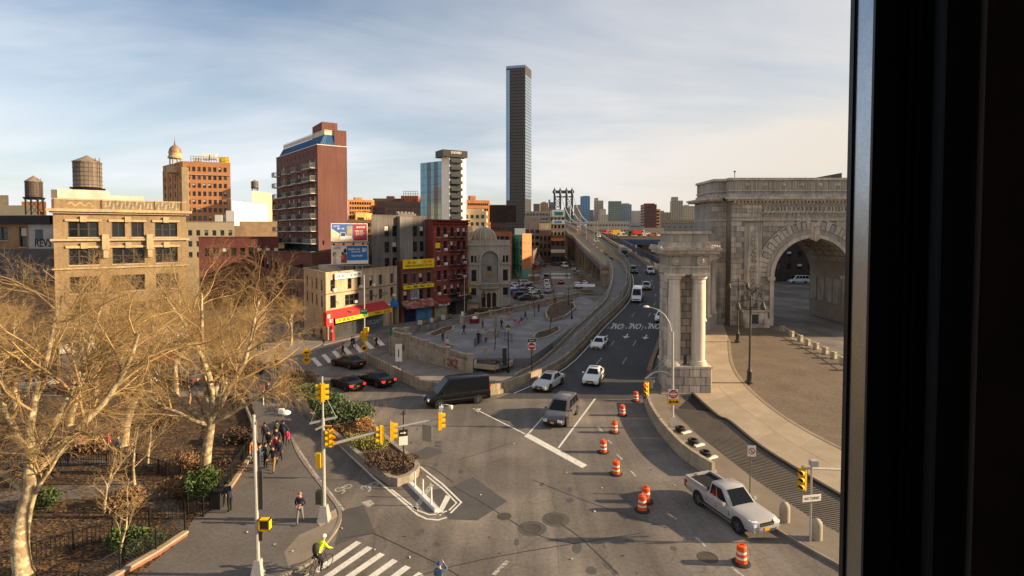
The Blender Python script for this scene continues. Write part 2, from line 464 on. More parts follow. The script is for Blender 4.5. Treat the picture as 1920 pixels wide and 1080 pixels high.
def person(label,pose,loc,face,top,legs,hair=(28,22,20),scale=1.0,hood=None,hat=None,bag=None,scarf=None,skin=0,group='people on the street',coat=False,z=0.0):
 """face: direction the person looks, degrees counter-clockwise from +X"""
 b,(m,up,fwd)=BODIES[pose]
 o=thing('person',label,'person',(loc[0],loc[1],z),radians(face-90),group)
 o.scale=(scale,)*3
 mats=[flat('skin%d'%skin,SKIN[skin],0.55),mat('cloth_%d_%d_%d'%top,top,0.9,var=0.12,scale=6),mat('cloth_%d_%d_%d'%legs,legs,0.9,var=0.12,scale=6),flat('shoe',(30,28,28),0.6)]
 body=b.build('body',mats,o,smooth=180)
 hb=B();sd=fwd.cross(up)
 vs,fs=[],[]
 n1,n2=10,6
 r=Vector((0.102,0.118,0.128))if not hat else Vector((0.115,0.135,0.125))
 for i in range(n2+1):
  th=i/n2*(pi*(0.60 if not hat else 0.5))
  for j in range(n1):
   ph=2*pi*j/n1
   x,y,zq=r.x*sin(th)*cos(ph),r.y*sin(th)*sin(ph),r.z*cos(th)
   if not hat and y>0.04 and zq<0.05:y=0.04+(y-0.04)*0.35
   vs.append(m+up*0.010+sd*x+fwd*(y-0.012)+up*zq)
 for i in range(n2):
  fs+=[(i*n1+j,i*n1+(j+1)%n1,(i+1)*n1+(j+1)%n1,(i+1)*n1+j)for j in range(n1)]
 hb.add(vs,fs)
 hc=hat or hood or hair
 hb.build('hat' if hat else('hood' if hood else 'hair'),mat('cloth_%d_%d_%d'%hc,hc,0.85,var=0.1,scale=8),o,smooth=180)
 if coat:
  cb=B();cb.lathe([(0.17,0.72),(0.165,0.9),(0.15,1.02),(0.165,1.2),(0.15,1.34)],12,(0,0.01,0));cb.build('coat',mats[1],o,smooth=60)
 if bag:
  bb=B();bb.lathe([(0.10,0.0),(0.16,0.05),(0.17,0.25),(0.15,0.40),(0.08,0.46)],8,(0,-0.24+(0.12 if pose=='cycle' else 0),1.0+(0.07 if pose=='cycle' else 0)));bb.build('backpack',mat('cloth_%d_%d_%d'%bag,bag,0.85),o,smooth=60)
 if scarf:
  sb=B();sb.lathe([(0.075,0),(0.10,0.03),(0.075,0.07)],10,(0,0.01,1.43));sb.build('scarf',mat('cloth_%d_%d_%d'%scarf,scarf,0.9),o,smooth=60)
 return o
 # ---------------------------------------------------------------- ground, roads, pavements
M_asph=mat('asphalt',(100,93,86),0.88,var=0.20,scale=0.22,fine=0.16,fscale=5,bump=0.25,bscale=30,second=(118,109,99),sec=(0.46,0.62,0.12),tracks=0.2)
M_asph2=mat('asphalt_bridge',(66,64,64),0.85,var=0.14,scale=0.3,fine=0.12,fscale=6,bump=0.2,bscale=30,tracks=0.12)
M_patch=mat('asphalt_patch',(78,75,72),0.9,var=0.12,scale=0.8,fine=0.12,fscale=7,bump=0.2)
M_city=mat('city_ground',(95,90,84),0.95,var=0.3,scale=0.05)
M_pav=mat('hex_pavers',(104,98,93),0.9,var=0.12,scale=0.5,fine=0.08,fscale=8,brick=(0.20,0.10,-0.006,(70,66,62)),bump=0.15)
M_conc=mat('concrete_pave',(158,142,120),0.9,var=0.14,scale=0.4,fine=0.10,fscale=6,bump=0.15,streak=0)
M_concd=mat('concrete_dull',(140,130,117),0.9,var=0.22,scale=0.6,fine=0.12,fscale=5,bump=0.2,streak=0.25)
M_sett=mat('granite_setts',(122,106,88),0.85,var=0.18,scale=0.3,fine=0.2,fscale=6,brick=(0.30,0.16,-0.02,(70,60,50)),bump=0.5,bscale=14)
M_soil=mat('park_soil',(66,52,38),0.98,var=0.35,scale=0.5,fine=0.35,fscale=4,bump=0.6,bscale=8,second=(90,70,48),sec=(0.45,0.62,1.3))
M_path=mat('park_path',(98,92,88),0.9,var=0.2,scale=0.6)
M_white=mat('road_paint',(206,202,190),0.75,var=0.10,scale=1.5,fine=0.16,fscale=12,second=(150,142,130),sec=(0.56,0.72,6.0))
M_whited=mat('road_paint_worn',(170,164,152),0.8,var=0.15,scale=1.5,fine=0.25,fscale=10,second=(112,104,95),sec=(0.48,0.60,7.0))
M_kerb=mat('kerb_stone',(128,118,105),0.85,var=0.2,scale=1.2,fine=0.1)
struct(B().bx(-9000,9000,-300,12000,-1.0,-0.03).build('ground',M_city))
road=struct(B().bx(-120,170,8,420,-0.6,0.0).build('road',M_asph))
def gpoly(pts,z=0.0):return[G(x,y,z)for x,y in pts]
def slab(name,pts,z0,z1,m,parent=None):
 o=B().prism([(p.x,p.y)for p in pts],z0,z1).build(name,m,parent)
 if parent is None:struct(o)
 return o
def marking(name,pts,m=None,z=0.004):
 return B().add([(p.x,p.y,z)for p in pts],[tuple(range(len(pts)))]).build(name,m or M_white,road)
def mline(name,pts,w,m=None,z=0.004):
 return B().strip([(p.x,p.y,0)for p in pts],w,z).build(name,m or M_white,road)
def kerb(pts,parent,h=0.13,w=0.18,m=None,name='kerb'):
 pts=smooth_path([Vector((p.x,p.y,0))for p in pts],3)
 L_=sum((pts[i+1]-pts[i]).length for i in range(len(pts)-1))
 # individual kerb stones about 1.6 m long
 acc=0;seg=[pts[0]]
 for i in range(1,len(pts)):
  a,b_=pts[i-1],pts[i];d=(b_-a).length;t0=0.0
  while acc+d*(1-t0/d if d else 0)>=1.6 and d>0 and t0<d:
   step=1.6-acc;t0+=step
   if t0>d:break
   q=a+(b_-a)*(t0/d);seg.append(q)
   B().wall(seg,h+0.012,w,z=-0.05).build('kerb_stone',m or M_kerb,parent)
   q2=q+(b_-a).normalized()*0.012
   seg=[q2];acc=0
  acc+=max(0,d-t0);seg.append(b_)
 if len(seg)>1 and(seg[-1]-seg[0]).length>0.05:B().wall(seg,h+0.012,w,z=-0.05).build('kerb_stone',m or M_kerb,parent)
 # pavement beside the park
pavL=[(120,1200),(345,1010),(365,972),(410,945),(470,862),(482,815),(470,780),(440,730),(418,690),(500,690),(520,745),(547,823),(563,860),(604,915),(627,945),(638,968),(631,993),(611,1020),(583,1055),(533,1080),(430,1130),(330,1200)]
park_pavement=slab('park_pavement',gpoly(pavL),-0.3,0.12,M_pav)
kerb(gpoly([(547,823),(563,860),(604,915),(627,945),(638,968),(631,993),(611,1020),(583,1055),(533,1080),(430,1130)]),park_pavement)
# lighter concrete ramp corner and pole footing
slab('corner_ramp',gpoly([(636,968),(630,990),(611,1017),(585,1050),(540,1068),(532,1040),(560,1008),(600,990)]),0.05,0.126,mat('ramp_concrete',(124,114,102),0.9),park_pavement)
slab('pole_footing',gpoly([(592,980),(630,958),(633,972),(600,992)]),0.05,0.132,M_conc,park_pavement)
# park
park=slab('park_ground',gpoly([(-900,1200),(120,1200),(345,1010),(365,972),(410,945),(470,862),(482,815),(470,780),(440,745),(-700,745)]),-0.3,0.085,M_soil)
slab('park_path',gpoly([(-300,960),(120,912),(250,905),(330,940),(352,1000),(340,1008),(310,965),(200,930),(100,945),(-300,1010)]),0.0,0.10,M_path,park)
slab('park_path',gpoly([(-300,900),(60,862),(230,862),(240,872),(60,880),(-300,930)]),0.0,0.10,M_path,park)
far_pave=slab('far_pavement',gpoly([(-700,712),(350,712),(420,690),(560,668),(605,645),(600,600),(350,640),(-700,640)]),-0.3,0.12,mat('far_pavement',(120,112,104),0.9))
# planted median
MEDH=0.55
medpx=[(519,704),(522,716),(536,738),(560,765),(600,803),(640,838),(690,883),(728,910),(745,913),(768,906),(784,894),(787,884),(776,870),(745,846),(708,812),(692,790),(664,765),(615,742),(565,720),(535,702)]
medpts=gpoly(medpx)
median=thing('median_planter','long concrete edged planter dividing the bike lane from the avenue','planter',tuple(medpts[7]))
base=Vector(medpts[7])
mp_=[p-base for p in medpts]
cen=sum(mp_,Vector())/len(mp_)
def shrink(pts,d):
 n=len(pts);out=[]
 ar=sum(pts[i].x*pts[(i+1)%n].y-pts[(i+1)%n].x*pts[i].y for i in range(n))
 s=1 if ar>0 else-1
 for i in range(n):
  t=pts[(i+1)%n]-pts[i-1];t.z=0;t.normalize()
  out.append(pts[i]+Vector((-t.y,t.x,0))*d*s)
 return out
inn=shrink(mp_,0.32)
n_=len(mp_)
kb=B()
for i in range(n_):
 a,b_,c,d=mp_[i],mp_[(i+1)%n_],inn[(i+1)%n_],inn[i]
 kb.prism([(a.x,a.y),(b_.x,b_.y),(c.x,c.y),(d.x,d.y)],-0.02,MEDH)
kb.build('kerb_wall',M_concd,median)
B().prism([(p.x,p.y)for p in inn],-0.02,MEDH-0.10).build('soil',M_soil,median)
# pavement beyond the jersey wall, rib deck, slabs and setts in front of the arch
pavR=gpoly([(1211,735),(1214,752),(1232,795),(1280,852),(1335,890),(1395,940),(1447,987),(1580,1064),(1760,1160),(1800,1100),(1585,1010),(1518,973),(1415,902),(1313,822),(1264,776),(1245,735)])
right_pavement=slab('kerbside_pavement',pavR,-0.3,0.13,mat('pavement_grey',(120,108,94),0.9,var=0.16,scale=0.5))
kerb(gpoly([(1335,892),(1395,942),(1447,989),(1580,1066),(1760,1163)]),right_pavement,h=0.135)
def interp(px,pts):
 for(a,b_),(c,d)in zip(pts,pts[1:]):
  if a<=px<=c:return b_+(d-b_)*(px-a)/(c-a)
 return pts[-1][1]
 # slabs plaza
CURVE=[(1352,600),(1367,640),(1371,680),(1389,715),(1429,755),(1491,800),(1582,849),(1700,905),(1900,990)]
RIBR=[(1298,742),(1344,784),(1367,795),(1424,842),(1500,891),(1582,940),(1800,1065)]
ribR=gpoly(RIBR);ribL=gpoly([(1262,778),(1313,822),(1347,848),(1415,902),(1518,973),(1585,1010),(1800,1130)])
arch_plaza=slab('arch_pavement',[Vector((p.x,p.y,0))for p in ribR]+list(reversed(gpoly(CURVE)))+gpoly([(1345,600),(1280,640),(1240,700),(1240,742)]),-0.3,0.22,M_conc)
setts=slab('setts',gpoly(CURVE)+gpoly([(2300,990),(1760,790),(1600,700),(1520,655),(1450,618),(1400,603)]),-0.3,0.10,M_sett)
kerb(gpoly(CURVE[1:]),arch_plaza,h=0.235,w=0.35,m=mat('kerb_granite',(138,122,102),0.85))
# individual paving slabs (large squares) following the band
rr_=smooth_path([Vector((p.x,p.y,0))for p in ribR],4);cc_=smooth_path([Vector((p.x,p.y,0))for p in gpoly(CURVE[3:])],4)
def at_len(path,t):
 ls=[(path[i+1]-path[i]).length for i in range(len(path)-1)];T=sum(ls)*t
 for i,l in enumerate(ls):
  if T<=l:return path[i]+(path[i+1]-path[i])*(T/l if l else 0)
  T-=l
 return path[-1].copy()
NS=9
M_slabs=[mat('paving_slab%d'%i,c,0.9,var=0.12,scale=0.7,fine=0.1)for i,c in enumerate(((160,143,120),(156,139,117),(153,137,115)))]
for i in range(NS):
 t0,t1=i/NS+0.0016,(i+1)/NS-0.0016
 a0,a1,b0,b1=at_len(rr_,t0),at_len(rr_,t1),at_len(cc_,t0),at_len(cc_,t1)
 for k in range(2):
  s0,s1=(0.03,0.497)if k==0 else(0.503,0.95)
  q=[a0.lerp(b0,s0),a1.lerp(b1,s0),a1.lerp(b1,s1),a0.lerp(b0,s1)]
  B().prism([(p.x,p.y)for p in q],0.1,0.228+random.uniform(0,0.004)).build('paving_slab',M_slabs[random.randrange(3)],arch_plaza)
  # rib deck: a dark ribbed strip of stone bars between the two pavements
rib_deck=thing('rib_deck','dark ribbed strip of parallel stone bars between kerbside pavement and pale slabs','paving',tuple(ribL[0]))
M_rib=mat('rib_dark',(104,95,84),0.8,var=0.15);M_ribg=mat('rib_gap',(42,38,35),0.9)
base=Vector(ribL[0])
rl,rr2=smooth_path([Vector((p.x,p.y,0))for p in ribL],4),smooth_path([Vector((p.x,p.y,0))for p in ribR],4)
ang=Vector((0.93,-0.36,0)).normalized()
B().prism([(p.x-base.x,p.y-base.y)for p in rl+list(reversed(rr2))],-0.1,0.05).build('bed',M_ribg,rib_deck)
B().wall([p-base for p in rr2],0.34,0.22,z=-0.05).build('edge_kerb',mat('rib_kerb',(58,52,47),0.85),rib_deck)
NR=92
def x_at(path,Y):
 for a,b_ in zip(path,path[1:]):
  if(a.y-Y)*(b_.y-Y)<=0 and a.y!=b_.y:return a.x+(b_.x-a.x)*(Y-a.y)/(b_.y-a.y)
 return None
y_top,y_bot=rl[0].y+1.5,rl[-1].y
for i in range(NR):
 Y=y_top+(y_bot-y_top)*i/NR
 xl=x_at(rl,Y)
 if xl is None:xl=rl[0].x
 # walk along the bar direction until it meets the other edge
 p=Vector((xl,Y,0));q=None
 for k in range(80):
  t=k*0.15;r_=p+ang*t;xr=x_at(rr2,r_.y)
  if xr is not None and r_.x>=xr-0.1:q=r_;break
 if q is None or(q-p).length<0.3:continue
 B().beam(p-base+Vector((0,0,0.09)),q-base+Vector((0,0,0.14)),0.115,0.10).build('rib',M_rib,rib_deck)
 # ---------------------------------------------------------------- bridge roadway
LEFT_E=[(-1.6,52.1),(5.5,63.2),(13.2,83.6),(19.0,97.5),(23.2,108.9),(27.4,125.8),(30.2,140),(32.7,161),(33.8,193),(34.4,220),(36.0,270),(39.6,340),(60.0,670),(75.0,905)]
RIGHT_E=[(12.8,52.1),(15.6,63.2),(22.8,83.6),(27.6,97.5),(31.2,108.9),(34.6,125.8),(37.0,140),(38.8,161),(39.7,193),(40.3,220),(42.3,270),(46.6,340),(69.0,670),(84.0,905)]
Ys=[60+i*4 for i in range(60)]+[300+i*20 for i in range(31)]
def ex(edge,Y):
 for(a,y0),(b_,y1)in zip(edge,edge[1:]):
  if y0<=Y<=y1:return a+(b_-a)*(Y-y0)/(y1-y0)
 return edge[-1][0]if Y>edge[-1][1]else edge[0][0]
def smooth_edge(edge):
 return[(v.x,v.y)for v in smooth_path([Vector((a,b_,0))for a,b_ in edge],4)]
LE,RE=smooth_edge(LEFT_E),smooth_edge(RIGHT_E)
def lp(Y,off=0.0,dz=0.0):return Vector((ex(LE,Y)+off,Y,zr(Y)+dz))
def rp(Y,off=0.0,dz=0.0):return Vector((ex(RE,Y)+off,Y,zr(Y)+dz))
rb=B()
Yr=[52.2,55,58]+Ys
for Y in Yr:rb.v+=[tuple(lp(Y,0,0.008)),tuple(rp(Y,0,0.008))]
for i in range(len(Yr)-1):
 a=2*i;rb.f.append((a,a+1,a+3,a+2));rb.m.append(0)
bridge_road=struct(rb.build('bridge_road',M_asph2))
def on_road(px,py,dz=0.014):
 p=R(px,py);return Vector((p.x,p.y,p.z+dz))
def rmark(name,quad_px,m=None):
 b=B();b.add([on_road(*p)for p in quad_px],[tuple(range(len(quad_px)))]);return b.build(name,m or M_white,bridge_road)
def rline(name,pts,w,m=None):
 return B().strip(pts,w).build(name,m or M_white,bridge_road)
rline('edge_line',[lp(Y,0.45,0.014)for Y in[54,58]+Ys[:55]],0.16)
for k in range(24):
 Y0=66+k*9
 for frac in(0.36,0.68):
  if frac==0.68 and Y0>240:continue
  a=lp(Y0).lerp(rp(Y0),frac);b_=lp(Y0+3).lerp(rp(Y0+3),frac)
  rline('lane_dash',[a+Vector((0,0,0.016)),b_+Vector((0,0,0.016))],0.13,M_whited)
  # ONLY and arrows, read by drivers coming down
for Y,fr in((86.5,0.20),(86.5,0.50),(86.5,0.82)):
 c=lp(Y).lerp(rp(Y),fr);c.z=zr(Y)+0.03
 d=(lp(Y+3).lerp(rp(Y+3),fr)-lp(Y-3).lerp(rp(Y-3),fr)).normalized()
 xdir=Vector((d.y,-d.x,0)).normalized()
 letters('ONLY',2.6,3.8,M_white,bridge_road,frame_mat(c,-xdir,-d),name='only_lettering')
def arrow(Y,fr,kind):
 c=lp(Y).lerp(rp(Y),fr);c.z=zr(Y)+0.03
 d=-(lp(Y+3).lerp(rp(Y+3),fr)-lp(Y-3).lerp(rp(Y-3),fr)).normalized();x=Vector((d.y,-d.x,0)).normalized()
 b=B()
 if kind=='s':
  pts=[(-0.1,-1.4),(0.1,-1.4),(0.1,0.2),(0.55,0.1),(0,1.4),(-0.55,0.1),(-0.1,0.2)]
 else:
  pts=[(-0.1,-1.5),(0.12,-1.5),(0.25,-0.3),(1.0,0.35),(1.05,-0.15),(2.0,0.95),(0.75,1.15),(0.9,0.75),(0.1,0.1),(-0.1,-0.6)]
 b.add([c+x*u+d*v for u,v in pts],[tuple(range(len(pts)))])
 b.build('turn_arrow',M_white,bridge_road)
arrow(79.5,0.20,'r');arrow(80.5,0.50,'s');arrow(80.0,0.80,'s')
# near junction markings
marking('stop_line',gpoly([(983,818),(990,812),(1101,872),(1092,878)]))
mline('edge_line',gpoly([(887,766),(895,769),(985,814)]),0.13)
mline('lane_line',gpoly([(1135,722),(1047,840)]),0.16)
mline('lane_line',gpoly([(1022,778),(992,812)]),0.13)
mline('lane_line',gpoly([(1030,765),(1058,737),(1090,706)]),0.12,M_whited)
mline('edge_line',gpoly([(905,744),(935,736),(965,727),(985,720)]),0.13)
marking('arrow_head',gpoly([(888,767),(902,766),(897,773)]))
for a,b_ in(((1122,800),(1129,809)),((1140,825),(1147,832)),((1157,852),(1167,862)),((1183,883),(1192,893)),((1252,962),(1268,974)),((1305,1008),(1324,1025)),((1372,1064),(1398,1084)),((1158,672),(1168,684)),((1182,655),(1190,645))):
 mline('lane_dash',gpoly([a,b_]),0.16,M_whited)
mline('lane_dash',gpoly([(925,1078),(952,1052)]),0.20,M_whited)
# bike lane by the median
mline('bike_lane_line',gpoly([(512,700),(514,708),(524,722)]),0.1)
mline('bike_lane_line',gpoly([(533,731),(560,755),(640,838),(700,895),(728,918),(760,945),(783,965),(800,973),(822,975),(838,970)]),0.14)
mline('bike_lane_line',gpoly([(733,917),(762,940),(785,958),(805,965),(822,964),(838,958)]),0.12)
mline('bike_lane_line',gpoly([(788,875),(830,908),(865,942),(845,962)]),0.13)
mline('bike_lane_line',gpoly([(800,892),(832,918),(856,943),(842,957)]),0.11)
mline('bike_lane_line',gpoly([(547,823),(585,880),(612,915),(645,957)]),0.15,M_whited)
marking('hatch_bar',gpoly([(772,955),(779,960),(814,910),(807,905)]),M_whited)
marking('hatch_bar',gpoly([(818,964),(826,967),(845,932),(836,928)]))
def bike_symbol(cx,cy_,s):
 b=B()
 for dx,dy in((-s,s*0.35),(s,-s*0.35)):
  c=G(cx+dx,cy_+dy)
  ring=[(c+Vector((cos(t),sin(t),0))*r_)for r_ in(0.20,0.30)for t in[2*pi*k/16 for k in range(16)]]
  b.add([(p.x,p.y,0.005)for p in ring],[(k,(k+1)%16,16+(k+1)%16,16+k)for k in range(16)])
 b.strip([G(cx-s,cy_+s*.35),G(cx-1,cy_-3),G(cx+s,cy_-s*.35)],0.10,0.0055)
 b.strip([G(cx-2,cy_-2),G(cx+2,cy_+6),G(cx-3,cy_+11)],0.12,0.006)
 return b.build('bike_symbol',M_whited,road)
bike_symbol(644,915,8);bike_symbol(693,911,8)
marking('arrow_head',gpoly([(676,942),(695,937),(702,945),(690,951)]),M_whited)
# zebra crossing nearest the window
for a,b_ in(((673,1016),(592,1072)),((694,1026),(598,1092)),((717,1038),(630,1098)),((741,1050),(660,1108)),((765,1062),(690,1118)),((790,1075),(720,1125))):
 p,q=G(*a),G(*b_);mline('crosswalk_stripe',[p,q],0.36)
 # zebra stripes at the far corner
for k in range(7):
 x0=583+k*19.5;y0=686-k*6.4
 marking('crosswalk_stripe',gpoly([(x0,y0-14),(x0+7,y0-16),(x0+22,y0-1),(x0+13,y0+1)]))
for k in range(7):
 x0=597+k*9;y0=641-k*1.6
 marking('crosswalk_stripe',gpoly([(x0,y0+6),(x0+4,y0+6),(x0+24,y0-5),(x0+20,y0-5)]),M_whited)
for k in range(6):
 y0=655-k*3.0
 marking('crosswalk_stripe',gpoly([(627+k*5,y0),(627+k*5,y0+1.5),(652+k*4.5,y0-4.5),(651+k*4.5,y0-6)]),M_whited)
mline('lane_line',gpoly([(618,712),(650,704),(690,700)]),0.12,M_whited)
mline('lane_line',gpoly([(580,702),(600,699)]),0.12,M_whited)
for k in range(4):mline('lane_dash',gpoly([(745+k*30,622-k*5),(757+k*30,620-k*5)]),0.12,M_whited)
# patches, cracks, manholes
def patch(pts,m=None):return marking('asphalt_patch',gpoly(pts),m or M_patch,0.003)
patch([(842,974),(895,976),(951,940),(887,894),(848,912),(810,918),(812,935)])
patch([(640,957),(682,947),(704,1000),(660,1010),(627,1024),(636,990)])
patch([(776,850),(800,838),(826,842),(829,849),(800,861),(778,862)])
M_crack=mat('tar_seal',(46,43,40),0.7)
for pts in([(790,872),(815,880),(850,905)],[(700,1000),(760,1028),(830,1062),(860,1080)],[(850,912),(900,940),(1000,1000),(1080,1020)],[(560,1190),(700,1110),(900,1050),(1200,1000)],[(1000,900),(1100,940),(1250,990)],[(960,830),(900,850),(860,862)],[(636,1010),(700,1000)],[(1040,975),(1090,1010),(1160,1078)]):
 mline('tar_crack',smooth_path(gpoly(pts),4),0.06,M_crack,0.0045)
M_iron=mat('cast_iron',(80,72,64),0.7,metal=0.2)
def manhole(px,py,r=0.42):
 c=G(px,py);mh=B()
 mh.lathe([(r,0),(r,0.012),(r*0.88,0.012),(r*0.86,0.005),(0.01,0.005)],20,c);mh.build('manhole_cover',M_iron,road)
for x,y,r in((998,991,0.5),(1040,974,0.5),(1327,1045,0.5),(905,800,0.3),(946,968,0.4)):manhole(x,y,r)
for x,y in((998,991),(1042,974)):
 c=G(x,y);B().lathe([(0.78,0.002),(0.78,0.0035),(0.1,0.0035)],18,c).build('asphalt_patch',M_patch,road)
 # ---------------------------------------------------------------- building kit
M_glass=mat('window_glass',(26,30,34),0.06,var=0.3,scale=0.7,fine=0,spec=0.6)
M_glass2=mat('window_glass_pale',(70,78,82),0.10,var=0.3,scale=0.7,fine=0,spec=0.6)
M_blind=mat('window_blind',(196,188,172),0.7,var=0.12,scale=1)
M_wframe=flat('window_frame_dark',(60,52,46),0.6)
M_wframew=flat('window_frame_white',(190,184,172),0.6)
M_roof=mat('roof_tar',(96,92,88),0.95,var=0.3,scale=0.3)
M_roofw=mat('roof_silver',(170,166,160),0.8,var=0.2,scale=0.3)
WIN={}
def win_mesh(w,h,kind,fm,rev):
 key=(round(w,2),round(h,2),kind,fm.name,rev)
 if key in WIN:return WIN[key]
 b=B();t=min(0.09,w*0.1);y=-rev;x=w/2
 # local x along the wall, y up, z outward
 def bar(x0,x1,y0,y1,d=0.07,mi=0):b.bx(x0,x1,y0,y1,y,y+d,mi)
 bar(-x,-x+t,0,h);bar(x-t,x,0,h);bar(-x+t,x-t,0,t);bar(-x+t,x-t,h-t,h)
 if kind in 'dbhp':bar(-x+t,x-t,h*0.5-t/2,h*0.5+t/2,0.06)
 if kind=='c':bar(-t/2,t/2,t,h-t,0.06)
 if kind=='t':
  for q in(-w/6,w/6):bar(q-t,q+t,t,h-t,0.08)
  for q in(-w/3,0,w/3):bar(q-w/6+t,q+w/6-t,h*0.52-t/2,h*0.52+t/2,0.05)
 if kind=='g':
  for k in range(1,4):bar(-x+w*k/4-t/3,-x+w*k/4+t/3,t,h-t,0.05)
  for k in range(1,6):bar(-x+t,x-t,h*k/6-t/3,h*k/6+t/3,0.04)
 if kind=='b':b.bx(-x+t,x-t,h*0.55,h-t,y+0.02,y+0.035,2)
 me=b.mesh('window',[fm,M_glass,M_blind])
 p=B();p.bx(-x+t*0.5,x-t*0.5,t*0.5,h-t*0.5,y-0.01,y+0.015)
 gm=M_glass2 if kind=='p' else M_glass
 pm=p.mesh('pane',[gm])
 s=B();s.bx(-x-0.08,x+0.08,-0.13,0.0,-rev+0.01,0.07)
 sm=s.mesh('sill',[mat('sill_stone',(172,158,134),0.85)])
 # far kind: frame and glass in one mesh
 f=B();f.v=list(b.v);f.f=list(b.f);f.m=list(b.m);f.bx(-x+t*0.5,x-t*0.5,t*0.5,h-t*0.5,y-0.01,y+0.015,1)
 fmesh=f.mesh('window',[fm,gm,M_blind])
 WIN[key]=(me,pm,sm,fmesh);return WIN[key]
def holes(b,A,u,L,z0,z1,ops,rev,n,mi=0):
 us=sorted({0.0,L}|{round(o[0],4)for o in ops}|{round(o[1],4)for o in ops})
 zs=sorted({z0,z1}|{round(o[2],4)for o in ops}|{round(o[3],4)for o in ops})
 def P(uu,zz,d=0.0):q=A+u*uu-n*d;return(q.x,q.y,zz)
 for j in range(len(zs)-1):
  i=0
  zc=(zs[j]+zs[j+1])/2
  row=[o for o in ops if o[2]<zc<o[3]]
  start=None
  for i in range(len(us)-1):
   uc=(us[i]+us[i+1])/2
   solid=not any(o[0]<uc<o[1]for o in row)
   if solid and start is None:start=us[i]
   if(not solid or i==len(us)-2)and start is not None:
    end=us[i+1]if solid else us[i]
    b.quad(P(start,zs[j]),P(end,zs[j]),P(end,zs[j+1]),P(start,zs[j+1]),mi);start=None
 for o in ops:
  u0,u1,a,c=o[:4]
  b.quad(P(u0,a),P(u0,c),P(u0,c,rev),P(u0,a,rev),mi);b.quad(P(u1,c),P(u1,a),P(u1,a,rev),P(u1,c,rev),mi)
  b.quad(P(u0,c),P(u1,c),P(u1,c,rev),P(u0,c,rev),mi);b.quad(P(u1,a),P(u0,a),P(u0,a,rev),P(u1,a,rev),mi)
def cols(L,n,w,m0,m1=None):
 m1=m0 if m1 is None else m1
 if n==1:return[(L/2-w/2,L/2+w/2)]
 s=(L-m0-m1-w)/(n-1)
 return[(m0+i*s,m0+i*s+w)for i in range(n)]
def ops_grid(cs,zs,h,kind='d'):return[(a,b_,z,z+h,kind)for z in zs for a,b_ in cs]
def building(name,label,foot,z1,wm,ops=None,z0=0.0,roof=None,near=False,fm=None,rev=0.2,parapet=0.7,coping=None,group=None,cat='building',blinds=0.15,panes=None):
 ops=ops or{};fm=fm or M_wframe;rndw=random
 foot=[Vector((p[0],p[1],0))for p in foot]
 base=Vector((sum(p.x for p in foot)/len(foot),sum(p.y for p in foot)/len(foot),z0))
 o=thing(name,label,cat,tuple(base),0,group)
 b=B();n_=len(foot)
 for i in range(n_):
  A,C=foot[i]-Vector((base.x,base.y,0)),foot[(i+1)%n_]-Vector((base.x,base.y,0))
  L_=(C-A).length;u=(C-A)/L_;n=Vector((u.y,-u.x,0))
  os_=[(a,c,d-z0,e-z0,k)for a,c,d,e,k in ops.get(i,[])]
  holes(b,A,u,L_,0.0,z1-z0,os_,rev,n)
  for(a,c,d,e,k)in os_:
   w,h=c-a,e-d
   if k=='o':continue
   kk='b' if(k in 'dh' and random.random()<blinds+0.12)else('p' if k in 'dhs' and random.random()<0.3 else k)
   me,pm,sm,fmesh=win_mesh(w,h,kk,fm,rev)
   M=frame_mat(A+u*(a+c)/2+Vector((0,0,d)),u,(0,0,1))
   if near:
    wo=put('window',me,o,mw=M);put('pane',pm,wo);put('sill',sm,wo)
   else:
    put('window',fmesh,o,mw=M)
 b.build('wall',wm,o)
 fl=[(p.x-base.x,p.y-base.y)for p in foot]
 r=B();zt=z1-z0
 r.add([(x,y,zt-parapet)for x,y in fl],[tuple(range(n_))]);r.build('roof',roof or M_roof,o)
 if coping is not False:
  c=B();pts=[Vector((x,y,zt))for x,y in fl];inn_=shrink(pts,0.28);outp=shrink(pts,-0.10)
  for i in range(n_):
   j=(i+1)%n_
   c.prism([(outp[i].x,outp[i].y),(outp[j].x,outp[j].y),(inn_[j].x,inn_[j].y),(inn_[i].x,inn_[i].y)],zt-0.02,zt+0.12)
  c.build('coping',coping or wm,o)
 o['_foot']=0
 del o['_foot']
 return o,base,foot
def edge_frame(base,foot,i):
 A,C=foot[i]-Vector((base.x,base.y,0)),foot[(i+1)%len(foot)]-Vector((base.x,base.y,0))
 L_=(C-A).length;u=(C-A)/L_;return A,u,Vector((u.y,-u.x,0)),L_
def ebox(b,A,u,n,u0,u1,z0,z1,d0,d1,mi=0):
 p=[A+u*a+n*d for a,d in((u0,d0),(u1,d0),(u1,d1),(u0,d1))]
 b.prism([(q.x,q.y)for q in p],z0,z1,mi);return b
def sign_on(parent,A,u,n,u0,u1,z0,z1,d,m,text=None,tm=None,tw=0.85,th=0.6,name='sign_board',dz=0.0,thick=0.12):
 b=B();ebox(b,A,u,n,u0,u1,z0,z1,d,d+thick);o=b.build(name,m,parent)
 if text:
  for t,uu,zz,w,h,mt in(text if isinstance(text,list)else[(text,0.5,0.5,tw,th,tm)]):
   c=A+u*(u0+(u1-u0)*uu)+n*(d+thick+0.02)+Vector((0,0,z0+(z1-z0)*zz))
   letters(t,(u1-u0)*w,(z1-z0)*h,mt,o,frame_mat(c,u,(0,0,1)))
 return o
def far_windows(parent,base,foot,i,nx,nz,z0,z1,w,h,m0=1.0,m=None,name='window_rows',th=0.06):
 A,u,n,L_=edge_frame(base,foot,i);b=B()
 for a,c in cols(L_,nx,w,m0):
  for k in range(nz):
   z=z0+(z1-z0)*(k+0.25)/nz-base.z
   ebox(b,A,u,n,a,c,z,z+h,-0.02,th)
 o=b.build(name,m or M_glass,parent);struct(o,'stuff');return o
